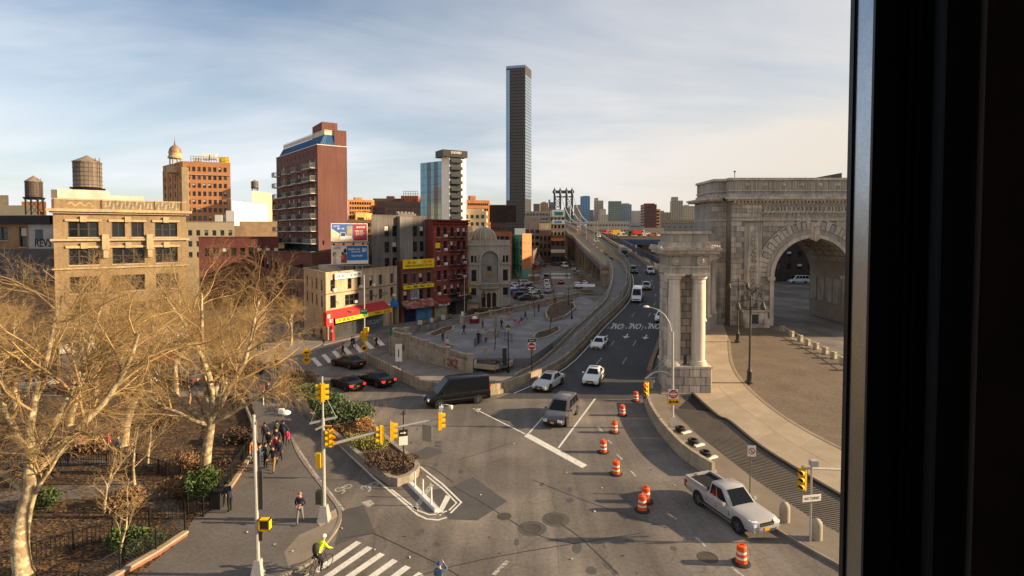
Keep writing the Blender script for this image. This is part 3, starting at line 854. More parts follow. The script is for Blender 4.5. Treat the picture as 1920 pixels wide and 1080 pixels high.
def pxy(px,Y):return((px-960)/FPX*(Y*cp+(0)*sp),Y)
def XY(px,Y,py=435):
 p=D(px,py,Y);return(p.x,p.y)
def ZY(py,Y):return D(960,py,Y).z
# ---------------------------------------------------------------- buildings of the near blocks
M_tan=mat('brick_tan',(146,125,95),0.9,var=0.12,scale=0.5,fine=0.10,fscale=3,brick=(0.42,0.14,0.012,(140,112,76)),streak=0.12)
M_tanstone=mat('stone_tan',(174,152,118),0.85,var=0.15,scale=0.8,streak=0.15)
M_red=mat('brick_red',(124,58,48),0.9,var=0.16,scale=0.4,fine=0.08,fscale=3,streak=0.22)
M_redap=mat('brick_apartment',(112,74,65),0.9,var=0.12,scale=0.18,fine=0.06,fscale=3,streak=0.14)
M_orange=mat('brick_orange',(184,126,82),0.9,var=0.10,scale=0.3)
M_beige=mat('stucco_beige',(176,152,122),0.9,var=0.15,scale=0.5,streak=0.30)
M_greyb=mat('stucco_grey',(98,91,86),0.9,var=0.2,scale=0.3,streak=0.30)
M_whiteb=mat('wall_white',(222,216,206),0.85,var=0.06)
M_cream=mat('wall_cream',(206,182,142),0.9,var=0.10,scale=0.2)
M_brown=mat('brick_brown',(108,82,70),0.9,var=0.15,scale=0.3)
M_black=flat('black_metal',(28,27,27),0.5)
M_steel=mat('galvanised_steel',(150,148,142),0.45,var=0.12,scale=2,metal=0.6)
M_yellow=mat('sign_yellow',(228,190,20),0.55,var=0.05)
M_redsign=mat('sign_red',(168,28,28),0.6,var=0.08)
M_wsign=mat('sign_white',(226,218,204),0.6,var=0.06)
M_bluesign=mat('sign_blue',(30,104,168),0.5,var=0.03)
M_darksign=flat('lettering_dark',(36,30,28),0.7)
M_shutter=mat('roll_shutter',(92,94,98),0.7,var=0.15,scale=1.2,streak=0.2)
# --- tan loft building with stone trim
A_,B_=XY(100,57),XY(349,64.5)
dv=Vector((B_[0]-A_[0],B_[1]-A_[1],0));Lb=dv.length;ub=dv/Lb;nb=Vector((ub.y,-ub.x,0))
foot=[A_,B_,(B_[0]-nb.x*22,B_[1]-nb.y*22),(A_[0]-nb.x*22,A_[1]-nb.y*22)]
g1,g2,g3=(0.10*Lb,0.315*Lb),(0.41*Lb,0.655*Lb),(0.742*Lb,0.925*Lb)
ops0=[]
for z in(15.45,):
 ops0+=[(g1[0],g1[1],z,z+1.65,'t'),(g2[0],g2[0]+1.18,z,z+1.65,'c'),(g2[1]-1.18,g2[1],z,z+1.65,'c'),(g3[0],g3[1],z,z+1.65,'t')]
for z in(12.5,9.5,6.4):
 ops0+=[(a,c,z,z+1.75,'t')for a,c in(g1,g2,g3)]
tan,bs,ft=building('brick_loft_building','tan brick loft building with stone trim and graffiti along its parapet',foot,19.4,M_tan,{0:ops0,1:ops_grid(cols(22,5,1.3,2),(15.4,12.4,9.4,6.4),1.7)},near=True,parapet=1.0,coping=M_tanstone)
A,u,n,L_=edge_frame(bs,ft,0)
def trim(name,z0,z1,d,a=0,c=None,m=M_tanstone):
 b=B();ebox(b,A,u,n,a-(d if a==0 else 0),(L_+d)if c is None else c,z0,z1,-0.02,d);return b.build(name,m,tan)
trim('cornice',18.15,18.45,0.55);trim('cornice',17.95,18.149,0.30);trim('band_course',15.05,15.28,0.28);trim('band_course',12.05,12.2,0.18);trim('band_course',5.2,5.6,0.35)
for a,c in(g1,g2,g3):
 for z in(17.12,14.28):
  b=B();ebox(b,A,u,n,a-0.25,c+0.25,z,z+0.24,0.0,0.14);ebox(b,A,u,n,(a+c)/2-0.28,(a+c)/2+0.28,z-0.05,z+0.55,0.0,0.22);b.build('lintel',M_tanstone,tan)
for uu in((g1[1]+g2[0])/2,(g2[1]+g3[0])/2):
 b=B();ebox(b,A,u,n,uu-0.32,uu+0.32,14.1,15.4,0,0.42);ebox(b,A,u,n,uu-0.22,uu+0.22,13.2,14.1,0,0.28);ebox(b,A,u,n,uu-0.3,uu+0.3,15.4,15.75,0,0.3);b.build('bracket',M_tanstone,tan)
for uu in(0.0,L_*0.335,L_-0.5,L_*0.74):
 b=B();ebox(b,A,u,n,uu,uu+0.12,18.45,19.5,-0.02,0.05);b.build('parapet_pier',mat('parapet_dark',(92,72,50),0.9),tan)
 # graffiti on the parapet: painted sweeps
b=B();random.seed(3)
for k in range(40):
 u0=L_*(0.36+0.58*k/40);zc=19.0+0.25*sin(k*1.3)
 c0=A+u*u0+n*0.012;
 b.add([tuple(c0+u*x_+Vector((0,0,zc+z_)))for x_,z_ in((0,-0.3),(0.16,-0.34),(0.30,0.25),(0.12,0.32))],[(0,1,2,3)],k%2)
b.build('graffiti',[mat('graffiti_pale',(164,150,126),0.8),mat('graffiti_grey',(118,106,90),0.8)],tan)
b=B()
for k in range(16):
 u0=L_*(0.10+0.18*k/16);z=18.95+0.16*sin(k*1.1);c0=A+u*u0+n*0.012
 b.add([tuple(c0+u*x_+Vector((0,0,z+z_)))for x_,z_ in((0,-0.07),(0.16,-0.07),(0.16,0.07),(0,0.07))],[(0,1,2,3)])
b.build('graffiti',mat('graffiti_cream',(174,152,114),0.8),tan)
# shops at street level
sign_on(tan,A,u,n,0.2,L_*0.28,3.3,4.6,0.3,M_wsign,'大眾行',M_redsign,0.7,0.55)
sign_on(tan,A,u,n,L_*0.29,L_*0.60,3.2,4.5,0.3,mat('sign_navy',(44,46,110),0.6),'五樓可見',M_yellow,0.8,0.55)
sign_on(tan,A,u,n,L_*0.61,L_*0.99,3.4,5.0,0.35,M_wsign,'參茸海味',M_redsign,0.75,0.5)
sign_on(tan,A,u,n,L_*0.44,L_*0.57,2.2,3.1,0.35,M_yellow)
sign_on(tan,A,u,n,L_*0.7,L_*0.9,6.0,6.35,0.1,M_redsign)
sign_on(tan,A,u,n,L_*0.62,L_*0.86,1.3,2.4,0.9,mat('awning_orange',(206,110,44),0.8),name='stall_canopy')
for k in range(6):b=B();ebox(b,A,u,n,L_*(0.03+0.16*k),L_*(0.03+0.16*k)+1.5,0.15,3.1,0.0,0.05);b.build('shop_front',M_glass2 if k%2 else M_shutter,tan)
b=B();ebox(b,A,u,n,L_*0.385,L_*0.40,0.15,3.0,0.1,0.3);b.build('red_post',M_redsign,tan)
# roof structures
c0=Vector((XY(160,66)[0],66,0))-bs
B().box((c0.x,c0.y,19.6),(4.7,5,2.6),0.6).build('bulkhead',mat('bulkhead_pink',(214,190,172),0.85),tan)
c1=Vector((XY(229,69)[0],69,0))-bs
B().box((c1.x,c1.y,19.3),(4.6,4,2.2),0.6).build('bulkhead',MATS['bulkhead_pink'],tan)
c1=Vector((XY(108,60)[0],60,0))-bs
B().bx(c1.x-0.35,c1.x+0.35,c1.y-0.3,c1.y+0.3,18,20.6).build('chimney',mat('chimney_pale',(206,180,150),0.9),tan)
M_tank=mat('tank_wood',(112,100,88),0.85,var=0.18,scale=1.0,streak=0.35)
M_tankr=mat('tank_roof',(126,112,96),0.8,var=0.15)
def water_tank(label,px,Y,r,zb,zt,za,zfoot,m=M_tank,hoopdark=(70,62,56)):
 x=XY(px,Y)[0]
 o=thing('water_tank',label,'water tank',(x,Y,zfoot),0.3,'rooftop water tanks')
 h0,h1,h2=zb-zfoot,zt-zfoot,za-zfoot
 b=B();ns=22
 for k in range(ns):
  a0,a1=2*pi*k/ns+0.008,2*pi*(k+1)/ns-0.008
  st=B();st.prism([(r*cos(a0),r*sin(a0)),(r*cos(a1),r*sin(a1)),(r*0.96*cos(a1),r*0.96*sin(a1)),(r*0.96*cos(a0),r*0.96*sin(a0))],h0,h1)
  st.build('stave',m,o)
 B().lathe([(r*0.95,h0+0.02),(r*0.95,h1-0.02)],22).build('lining',m,o)
 for k in range(6):
  z=h0+(h1-h0)*(k+0.5)/6
  B().lathe([(r+0.005,z),(r+0.03,z+0.01),(r+0.03,z+0.05),(r+0.005,z+0.06)],22).build('hoop',flat('hoop_iron',hoopdark,0.6,metal=0.3),o)
 B().lathe([(r*1.06,h1-0.05),(r*1.06,h1+0.03),(r*0.3,h2-0.25),(0.05,h2)],12).build('roof',M_tankr,o,smooth=20)
 s=r*0.72
 for sx,sy in((-1,-1),(1,-1),(1,1),(-1,1)):
  b=B();b.beam((sx*s,sy*s,0),(sx*s,sy*s,h0-0.25),0.16);b.build('leg',M_black,o)
 b=B()
 for k in(-1,0,1):b.beam((-r,k*s,h0-0.14),(r,k*s,h0-0.14),0.18,0.22);b.beam((k*s,-r,h0-0.34),(k*s,r,h0-0.34),0.18,0.2)
 for sy in(-1,1):
  b.beam((-s,sy*s,0.1),(s,sy*s,h0-0.4),0.06);b.beam((s,sy*s,0.1),(-s,sy*s,h0-0.4),0.06)
 b.build('support_frame',M_black,o)
 b=B()
 for sx in(-0.2,0.2):b.beam((r*0.9+sx,-r*0.5,h0-1),(r*0.9+sx,-r*0.5,h1+0.5),0.05)
 b.build('ladder',M_black,o)
 return o
water_tank('large weathered wooden water tank on the roof of the tan brick loft building',167,67,1.44,21.4,24.45,25.3,20.0)
water_tank('darker wooden water tank on tall iron legs above the low dark cornice building',66,90,1.15,21.7,24.2,25.2,18.8,mat('tank_wood_dark',(84,72,66),0.85,var=0.15,streak=0.3))
# --- low buildings beyond it
A_,B_=XY(-90,68),XY(101,66)
o,bs,ft=building('low_shop_building','low brown and white building under a black cornice with graffiti panel',[A_,B_,(B_[0]-2,84),(A_[0],86)],17.9,mat('brick_dullbrown',(146,112,82),0.9),{0:[(5.0,8.0,15.0,16.6,'t'),(9.6,10.6,14.2,16.6,'d'),(1.0,4.0,15.0,16.6,'t')]},near=True)
A,u,n,L_=edge_frame(bs,ft,0)
b=B();ebox(b,A,u,n,-0.3,L_+0.02,17.0,17.95,0,0.5);b.build('cornice',mat('cornice_black',(40,36,36),0.7),o)
b=B();ebox(b,A,u,n,L_-3.4,L_,14.0,16.9,0,0.08);b.build('white_panel',mat('panel_dull',(168,164,156),0.9,var=0.2,scale=0.8),o)
b=B();ebox(b,A,u,n,-0.2,L_,10.0,13.9,0,0.25);b.build('grey_band',mat('band_slate',(86,80,82),0.8),o)
c=A+u*(L_-1.4)+n*0.105+Vector((0,0,14.7));letters('REVS',2.3,1.0,mat('graffiti_black',(50,46,46),0.8),o,frame_mat(c,u,(0,0,1)),name='graffiti')
c=A+u*(L_-1.4)+n*0.10+Vector((0,0,15.6));b=B();ebox(b,A,u,n,L_-2.5,L_-1.4,14.9,16.3,0.0,0.10);b.build('shutter',M_shutter,o)
building('pale_back_building','plain pale rooftop block far behind the low black cornice building',[XY(-60,130),XY(72,130),XY(70,150),XY(-60,150)],ZY(385,130),M_cream,coping=False)
building('orange_back_building','small orange brick block with balconies behind the dark water tank',[XY(42,160),XY(88,160),XY(88,175),XY(42,175)],ZY(378,160),M_orange,{0:ops_grid(cols(7,3,1.2,0.6),(18,21),1.6)},coping=False)
building('beige_corner_tower','beige block cut by the picture edge behind the park trees',[XY(-60,150),XY(18,150),XY(18,165),XY(-60,165)],ZY(366,150),mat('wall_sand',(196,172,132),0.9),coping=False)
# --- orange office tower with cupola
C0,C1,C2=XY(345,210),XY(434,215),XY(308,226)
dv=Vector((C1[0]-C0[0],C1[1]-C0[1],0));L1=dv.length;L0=(Vector(C0)-Vector(C2)).length
zt=ZY(304,212)
zs_=[zt-3.6-3.13*k for k in range(9)]
tw,bs,ft=building('orange_brick_tower','orange brick office tower with columned cupola and copper dome',[C2,C0,C1,(C1[0]-18,C1[1]+16)],zt-0.0,M_orange,{1:ops_grid(cols(L1,8,1.15,1.3),zs_,1.75),0:ops_grid(cols(L0,4,1.2,2),zs_[1:7],1.9)},fm=M_wframe,coping=M_tanstone)
A,u,n,L_=edge_frame(bs,ft,1)
b=B();ebox(b,A,u,n,-0.3,2.0,0,zt-2.2,0.0,0.25);b.build('stone_corner',M_tanstone,tw)
b=B();ebox(b,A,u,n,0,L_,zt-5.0,zt-4.7,0,0.3);ebox(b,A,u,n,0,L_,18.2,18.8,0,0.5);b.build('band_course',M_tanstone,tw)
A2,u2,n2,L2=edge_frame(bs,ft,0)
b=B()
for k in range(5):ebox(b,A2,u2,n2,1+k*(L2-2)/4-0.35,1+k*(L2-2)/4+0.35,14,zt-2,0,0.35)
b.build('pilaster',M_tanstone,tw)
# rooftop plant
b=B();random.seed(5)
for k in range(14):
 a=2.5+k*(L_-4)/14;p=A+u*a-n*1.5
 b.beam((p.x,p.y,zt),(p.x,p.y,zt+2.4),0.14)
for z in(1.2,2.3):
 p,q=A+u*2.2-n*1.5,A+u*(L_-0.6)-n*1.5
 b.beam((p.x,p.y,zt+z),(q.x,q.y,zt+z),0.12)
b.build('roof_railing',mat('rail_grey',(120,116,108),0.6),tw)
for a0,a1,z0,z1 in((6.5,8.6,1.2,3.8),(9.0,11.0,1.4,3.7),(3.4,5.6,0.2,2.4)):
 b=B();ebox(b,A,u,n,a0,a1,zt+z0,zt+z1,-4.2,-2.2);b.build('cooling_unit',M_whiteb,tw)
b=B();ebox(b,A,u,n,L_-4.3,L_-0.6,zt+0.2,zt+2.6,-2.2,-2.0);b.build('rooftop_banner',M_yellow,tw)
# cupola
cc=Vector((XY(331.5,214)[0],214,0))-Vector((bs.x,bs.y,0))
zc=ZY(315,214)
B().lathe([(2.9,zc-2),(2.9,zc+0.2),(2.3,zc+0.5)],12,(cc.x,cc.y,0)).build('drum',M_tanstone,tw,smooth=30)
for k in range(8):
 t=2*pi*k/8+0.2
 B().lathe([(0.25,zc+0.5),(0.20,zc+3.6)],8,(cc.x+1.9*cos(t),cc.y+1.9*sin(t),0)).build('column',M_tanstone,tw)
B().lathe([(2.5,zc+3.6),(2.6,zc+4.2),(2.2,zc+4.6),(2.2,zc+5.8),(2.4,zc+6.0)],14,(cc.x,cc.y,0)).build('entablature',M_tanstone,tw,smooth=30)
B().lathe([(2.2,zc+6.0),(2.1,zc+6.9),(1.7,zc+7.8),(1.1,zc+8.4),(0.5,zc+8.7),(0.3,zc+9.6),(0.35,zc+9.9),(0.12,zc+10.2),(0.06,zc+12.0)],14,(cc.x,cc.y,0)).build('dome',mat('copper_dome',(146,112,90),0.5,metal=0.2),tw,smooth=60)
# --- white and cream blocks
building('white_party_wall_building','blank white painted building below the cream rooftop with a small tank',[XY(437,182),XY(503,208),XY(495,222),XY(437,200)],ZY(378,185),M_whiteb,coping=False)
o,bs,ft=building('cream_building','cream tower block with a little water tank beside white building',[XY(474,209),XY(511,224),XY(508,236),XY(474,224)],ZY(356,205),M_cream,{0:[(1,2,20,22,'d')]},coping=False)
water_tank('small grey water tank on the cream tower block',479,215,1.3,ZY(352,215),ZY(341,215),ZY(337,215),ZY(358,215),M_tank)
o,bs,ft=building('cream_flats','cream low flats with square windows under the orange tower',[XY(346,150),XY(440,152),XY(440,165),XY(346,165)],ZY(416,150),M_cream,{0:ops_grid(cols(13,6,1.1,0.8),(15.0,12.0,9.0),1.5)},fm=M_wframe,coping=M_tanstone)
for k,(a,c,z)in enumerate(((0.55,0.7,3.0),(0.78,0.95,4.2))):
 A,u,n,L_=edge_frame(bs,ft,0);b=B();ebox(b,A,u,n,L_*a,L_*c,ZY(416,150)-1,ZY(416,150)+z-1,-6,-2);b.build('bulkhead',M_whiteb,o)
building('dark_red_row','low dark red brick row house roofs beyond the bare tree crowns',[XY(372,112),XY(521,118),XY(521,134),XY(372,128)],ZY(446,114),mat('brick_darkred',(96,52,46),0.9),{0:ops_grid(cols(16,9,1.0,1.0),(11.0,),1.7)},roof=M_roofw)
building('beige_low_block','low beige block with white roof huts beside the cream flats',[XY(440,170),XY(520,172),XY(520,186),XY(440,184)],ZY(415,171),mat('wall_tanlow',(172,146,116),0.9),coping=False)
# --- red brick apartment tower with balconies and blue mansard
K,Lf,Rt=XY(597,116),XY(520,137),XY(652,119.5)
zc=ZY(271,116);z0=12.0
Ll=(Vector(K)-Vector(Lf)).length;Lr=(Vector(Rt)-Vector(K)).length
fl_h=2.66
floors=[zc-2.2-fl_h*(k+1)for k in range(8)]
wops=[]
cs=[]
for a in(0.05,0.17,0.31,0.42,0.55,0.66,0.81,0.91):cs.append((a*Ll,a*Ll+1.15))
wops=ops_grid(cs,[z+0.35 for z in floors],1.75,'d')+ops_grid([(a*Ll,a*Ll+0.7)for a in(0.06,0.14,0.22,0.30,0.40,0.50,0.60,0.70,0.80,0.92)],[zc-2.0],1.0,'s')
back=(Rt[0]-17.6,Rt[1]+21)
ap,bs,ft=building('red_apartment_tower','red brick apartment tower with stacked balconies and blue metal mansard roof',[Lf,K,Rt,back],zc,M_redap,{0:wops,1:[(0.8,1.2,13.2,14.2,'s')]},z0=0,near=False,fm=M_wframew,coping=M_whiteb)
A,u,n,L_=edge_frame(bs,ft,0)
M_balc=mat('balcony_slab',(200,190,172),0.8);M_brail=mat('balcony_rail',(150,140,128),0.6,var=0.2,scale=1.5,second=(110,116,92),sec=(0.5,0.6,0.8))
bm=B();bm.bx(0,1,0,0.16,0,1.3);bal_slab=bm.mesh('balcony',[M_balc])
bays=((0.02,0.10),(0.145,0.26),(0.29,0.39),(0.40,0.50),(0.53,0.63),(0.635,0.74),(0.78,0.985))
rail_cache={}
for fi,z in enumerate(floors):
 for bi,(a,c)in enumerate(bays):
  if bi in(1,3,5)and(fi+bi)%2 and fi<1:continue
  w=(c-a)*L_;key=bi
  if key not in rail_cache:
   d=1.35 if bi%2==0 else 0.95
   s_=B();s_.bx(0,w,-0.02,0.14,0,d)
   r_=B();r_.bx(0,w,1.05,1.12,d-0.05,d);r_.bx(0,0.05,0.14,1.05,d-0.05,d);r_.bx(w-0.05,w,0.14,1.05,d-0.05,d)
   r_.bx(0,0.05,1.05,1.12,0,d-0.05);r_.bx(w-0.05,w,1.05,1.12,0,d-0.05)
   nb_=max(6,int(w/0.16))
   for k in range(nb_):r_.bx(w*k/nb_,w*k/nb_+0.045,0.14,1.05,d-0.04,d-0.01)
   for k in range(int(d/0.16)):
    for xx in(0,w-0.03):r_.bx(xx,xx+0.03,0.14,1.05,k*0.16,k*0.16+0.04)
   rail_cache[key]=(s_.mesh('balcony',[M_balc]),r_.mesh('railing',[M_brail if bi%2==0 else flat('balcony_rail_dark',(74,66,62),0.6)]))
  M=frame_mat(A+u*(a*L_)+Vector((0,0,z-0.1)),u,(0,0,1))
  so=put('balcony',rail_cache[key][0],ap,mw=M);put('railing',rail_cache[key][1],so)
  # end balconies seen past the far corner
for fi,z in enumerate(floors[:7]):
 M=frame_mat(A-u*1.2-n*3+Vector((0,0,z-0.1)),u,(0,0,1));so=put('balcony',rail_cache[0][0],ap,mw=M);put('railing',rail_cache[0][1],so)
b=B();ebox(b,A,u,n,0.3,L_-0.2,11.6,14.2,0,0.1);b.build('glazed_base',M_glass2,ap)
# mansard
fl=[Vector((p.x-bs.x,p.y-bs.y,0))for p in ft];out=shrink(fl,0.5);inn_=shrink(fl,1.7)
A1,u1,n1,L1=edge_frame(bs,ft,1)
zc2=ZY(251,116)
b=B();lo=[out[0],out[1],out[1]+u1*(L1-2.0),out[0]+u1*(L1-2.0)];hi=[inn_[0],inn_[1],inn_[1]+u1*(L1-3.8),inn_[0]+u1*(L1-3.8)]
b.prism([(p.x,p.y)for p in lo],zc-0.1,zc2,top=[(p.x,p.y)for p in hi])
man=b.build('mansard_roof',mat('blue_metal',(42,92,132),0.45,var=0.05,metal=0.2),ap)
b=B()
for(p0,p1,q0,q1),cnt in(((lo[0],lo[1],hi[0],hi[1]),40),((lo[1],lo[2],hi[1],hi[2]),10)):
 for k in range(cnt+1):
  t=k/cnt;p,q=p0.lerp(p1,t),q0.lerp(q1,t)
  b.beam((p.x,p.y,zc-0.05),(q.x,q.y,zc2+0.02),0.06,0.08)
b.build('standing_seam',mat('blue_seam',(34,74,110),0.5),man)
# stair tower and railing on top
zk=ZY(243,118)
p0=A1+u1*(L1-2.6)-n1*0.2;p1=A1+u1*L1-n1*0.2
b=B();q=[p0,p1,p1-n1*12,p0-n1*12];b.prism([(v.x,v.y)for v in q],zc-0.5,zk);b.build('stair_tower',M_redap,ap)
p0=A1+u1*(L1-3.6)-n1*6;p1=A1+u1*(L1-0.2)-n1*6;q=[p0,p1,p1-n1*8,p0-n1*8]
b=B();b.prism([(v.x,v.y)for v in q],zc,ZY(229,123));b.build('stair_tower',M_redap,ap)
b=B();top=[hi[0],hi[1],hi[2]]
for p,q,cnt in((hi[0],hi[1],22),(hi[1],hi[2],4)):
 for k in range(cnt+1):
  t=p.lerp(q,k/cnt);b.beam((t.x,t.y,zc2),(t.x,t.y,zc2+1.1),0.06)
 b.beam((p.x,p.y,zc2+1.1),(q.x,q.y,zc2+1.1),0.08)
 m=p.lerp(q,0.5);
b.build('roof_railing',M_wsign,ap)
b=B()
for p,q in((hi[0],hi[1]),(hi[1],hi[2])):b.wall([(p.x,p.y,zc2+0.1),(q.x,q.y,zc2+0.1)],0.85,0.02)
b.build('railing_panel',mat('rail_panel',(206,186,162),0.7),ap)
# brown brick base block beside the tower
building('brown_base_block','brown brick two storey block at the foot of the red apartment tower',[XY(455,122),XY(585,104),XY(660,110),XY(560,135)],ZY(472,112),mat('brick_base',(116,72,58),0.9,var=0.1),{0:ops_grid(cols(18,9,1.0,1.2),(8.4,5.0),1.6)},roof=M_roofw)
# --- beige corner building with the red awning
K=G(612,640);Rr=G(745,607);Lf=XY(568,91)
K=(K.x,K.y);Rr=(Rr.x,Rr.y);zt=10.0
Lr=(Vector(Rr)-Vector(K)).length;dirr=(Vector(Rr)-Vector(K)).normalized();nn=Vector((dirr.y,-dirr.x))
foot=[Lf,K,Rr,(Rr[0]-nn.x*12,Rr[1]-nn.y*12)]
ca=[(Lr*a,Lr*a+w)for a,w in((0.055,0.95),(0.27,0.85),(0.40,0.85),(0.57,0.85),(0.71,0.85),(0.89,0.85))]
ops1=ops_grid(ca,(7.25,),1.65,'d')+[(Lr*0.05,Lr*0.05+1.2,4.7,6.6,'s'),(Lr*0.235,Lr*0.42,4.75,6.4,'t')]+ops_grid(ca[3:],(4.9,),1.65,'d')
Ll=(Vector(K)-Vector(Lf)).length
corner,bs,ft=building('beige_corner_building','stained beige three storey corner building with long red shop awning',foot,zt,M_beige,{0:ops_grid([(Ll*a,Ll*a+0.9)for a in(0.15,0.38,0.58,0.80)],(7.25,4.8),1.65),1:ops1},near=True,roof=M_roofw,coping=M_tanstone,blinds=0.1)
A,u,n,L_=edge_frame(bs,ft,1)
b=B();ebox(b,A,u,n,0,L_,6.85,6.97,0,0.06);b.build('band_course',mat('band_brown',(120,96,74),0.9),corner)
M_ink=flat('lettering_brown',(90,40,34),0.7)
sign_on(corner,A,u,n,L_*0.09,L_*0.44,8.95,9.85,0.25,M_wsign,'扶 恩 食 品 公 司',M_ink,0.86,0.5)
# awning
M_aw=mat('awning_red',(172,48,44),0.8,var=0.12,scale=0.5);
b=B();a0,a1=0.1,L_*0.78
pts=[A+u*a0+Vector((0,0,4.45)),A+u*a1+Vector((0,0,4.45)),A+u*a1+n*1.7+Vector((0,0,3.35)),A+u*a0+n*1.7+Vector((0,0,3.35))]
b.add([tuple(p)for p in pts]+[tuple(p-Vector((0,0,0.05)))for p in pts],[(3,2,1,0),(4,5,6,7),(0,1,5,4),(1,2,6,5),(2,3,7,6),(3,0,4,7)])
aw=b.build('awning',M_aw,corner)
val=sign_on(corner,A,u,n,a0,a1,2.72,3.34,1.66,M_yellow,[('天 喜 隆 城',0.17,0.5,0.26,0.72,M_redsign),('參茸海味',0.5,0.5,0.16,0.6,mat('lettering_green',(60,110,50),0.7)),('大眾行',0.72,0.5,0.12,0.6,M_ink),('五樓可見',0.9,0.5,0.12,0.6,MATS['lettering_green'])],thick=0.06,name='awning_valance')
b=B();b.tube([A+u*(L_*0.24)+n*1.0+Vector((0,0,3.80)),A+u*(L_*0.24)+n*1.0+Vector((0,0,4.02))],[0.3,0.42],12);b.build('awning_vent',M_steel,aw)
# hanging red sign at the corner
ks=sign_on(corner,A,u,n,-1.5,-0.1,2.5,4.5,0.9,mat('sign_scarlet',(206,38,30),0.6),[('華',0.32,0.7,0.4,0.32,M_wsign),('美食',0.66,0.35,0.5,0.3,M_wsign)],thick=0.6,name='corner_sign')
for k in range(7):
 a0,a1=L_*(0.03+k*0.105),L_*(0.03+k*0.105)+1.75
 b=B();ebox(b,A,u,n,a0,a1,0.15,2.75,0.0,0.08);b.build('shop_shutter',M_shutter if k>2 else mat('shop_dark',(52,52,52),0.5,var=0.3,scale=0.8),corner)
for t,uu,zz,w in(('TBK',0.56,1.4,1.6),('DAK',0.66,1.3,1.5),('KOKZ',0.75,1.6,1.4)):
 letters(t,w,0.7,mat('graffiti_silver',(156,158,166),0.7),corner,frame_mat(A+u*L_*uu+n*0.10+Vector((0,0,zz)),u,(0,0,1)),name='graffiti')
for uu,zz,w in((0.52,5.7,1.5),(0.64,5.5,1.3),(0.79,5.6,2.0),(0.13,5.4,0.7)):
 letters('REVS' if w>1.4 else 'AJ',w,0.6,mat('graffiti_brown',(104,84,68),0.8),corner,frame_mat(A+u*L_*uu+n*0.012+Vector((0,0,zz)),u,(0,0,1)),name='graffiti')
sign_on(corner,A,u,n,L_*0.80,L_*0.87,2.9,3.8,0.12,M_wsign,'1133',M_bluesign,0.8,0.5)
# blue dome hood over the side door
b=B();c=A+u*(L_*0.935)+Vector((0,0,3.2))
prof=[]
for i in range(5):
 t=i/4*pi/2;ring=[]
 for j in range(9):
  s_=pi*j/8;ring.append(c+u*(cos(s_)*0.95*cos(t))+n*(sin(s_)*0.95*cos(t))+Vector((0,0,1.35*sin(t))))
 prof.append(ring)
vs=[tuple(p)for r_ in prof for p in r_];b.add(vs,[(i*9+j,i*9+j+1,(i+1)*9+j+1,(i+1)*9+j)for i in range(4)for j in range(8)]);b.build('door_hood',mat('hood_blue',(36,100,160),0.6,var=0.1),corner)
b=B();ebox(b,A,u,n,L_*0.935-0.5,L_*0.935+0.5,0.15,2.9,0,0.05);b.build('door',mat('door_brown',(96,84,66),0.6),corner)
b=B();ebox(b,A,u,n,L_*0.88,L_*0.895,0.15,3.2,0,0.4);ebox(b,A,u,n,L_*0.975,L_*0.99,0.15,3.2,0,0.4);b.build('door_post',M_tanstone,corner)
for uu,zz in((0.075,7.0),(0.42,7.0),(0.60,7.0),(0.345,4.75),(0.915,4.75)):
 b=B();ebox(b,A,u,n,L_*uu,L_*uu+0.6,zz+0.2,zz+0.6,0.0,0.35);b.build('air_conditioner',M_wsign,corner)
b=B();ebox(b,A,u,n,L_*0.34,L_*0.72,zt-0.55,zt+0.75,-7,-3);b.build('roof_hut',mat('roof_hut',(158,150,140),0.8),corner)
b=B();ebox(b,A,u,n,L_*0.70,L_*0.95,zt-0.55,zt+1.6,-10,-6.5);b.build('roof_hut',mat('roof_hut_dark',(88,84,84),0.8),corner)
sb=building('brick_side_building','narrow brown brick building beside the beige corner building',[XY(540,100),XY(567,91.2),XY(600,99),XY(572,108)],9.7,M_brown,{0:ops_grid(cols(8,3,0.9,1),(7,4.5),1.6)},roof=M_roofw)
# --- billboards
def billboard(label,px0,px1,py0,py1,Y0,Y1,zfoot):
 a,b_=Vector((*XY(px0,Y0),0)),Vector((*XY(px1,Y1),0));u=(b_-a).normalized();n=Vector((u.y,-u.x,0));L_=(b_-a).length
 z0,z1=ZY(py1,(Y0+Y1)/2),ZY(py0,(Y0+Y1)/2)
 o=thing('billboard',label,'billboard',(a.x,a.y,zfoot),0,'billboards on the corner roof')
 A=Vector((0,0,0));z0-=zfoot;z1-=zfoot
 b=B();ebox(b,A,u,n,-0.1,L_+0.1,z0-0.1,z1+0.1,-0.25,0.0);b.build('panel',M_wsign,o)
 b=B()
 for k in range(4):
  x=L_*(k+0.3)/3.6
  p=A+u*x-n*0.4;b.beam((p.x,p.y,0),(p.x,p.y,z1),0.14);q=p-n*2.0;b.beam((q.x,q.y,0),(p.x,p.y,(z0+z1)/2),0.10)
 for z in(z0-0.2,(z0+z1)/2):p,q=A-n*0.33,A+u*L_-n*0.33;b.beam((p.x,p.y,z),(q.x,q.y,z),0.12)
 b.build('support_frame',M_black,o)
 b=B();ebox(b,A,u,n,-0.2,L_+0.2,z0-0.35,z0-0.25,0.0,0.7);b.build('catwalk',M_steel,o)
 def pane(name,pts,m,d=0.008):
  bb=B();bb.add([tuple(A+u*(x*L_)+n*d+Vector((0,0,z0+(z1-z0)*y)))for x,y in pts],[tuple(range(len(pts)))]);return bb.build(name,m,o)
 def txt(t,x,y,w,h,m):letters(t,w*L_,h*(z1-z0),m,o,frame_mat(A+u*(x*L_)+n*0.03+Vector((0,0,z0+(z1-z0)*y)),u,(0,0,1)))
 return o,pane,txt
zf=zt-0.6
o,pane,txt=billboard('lower rooftop billboard, white and blue, advertising health care',622.5,689,461,494,86.5,89.5,zf)
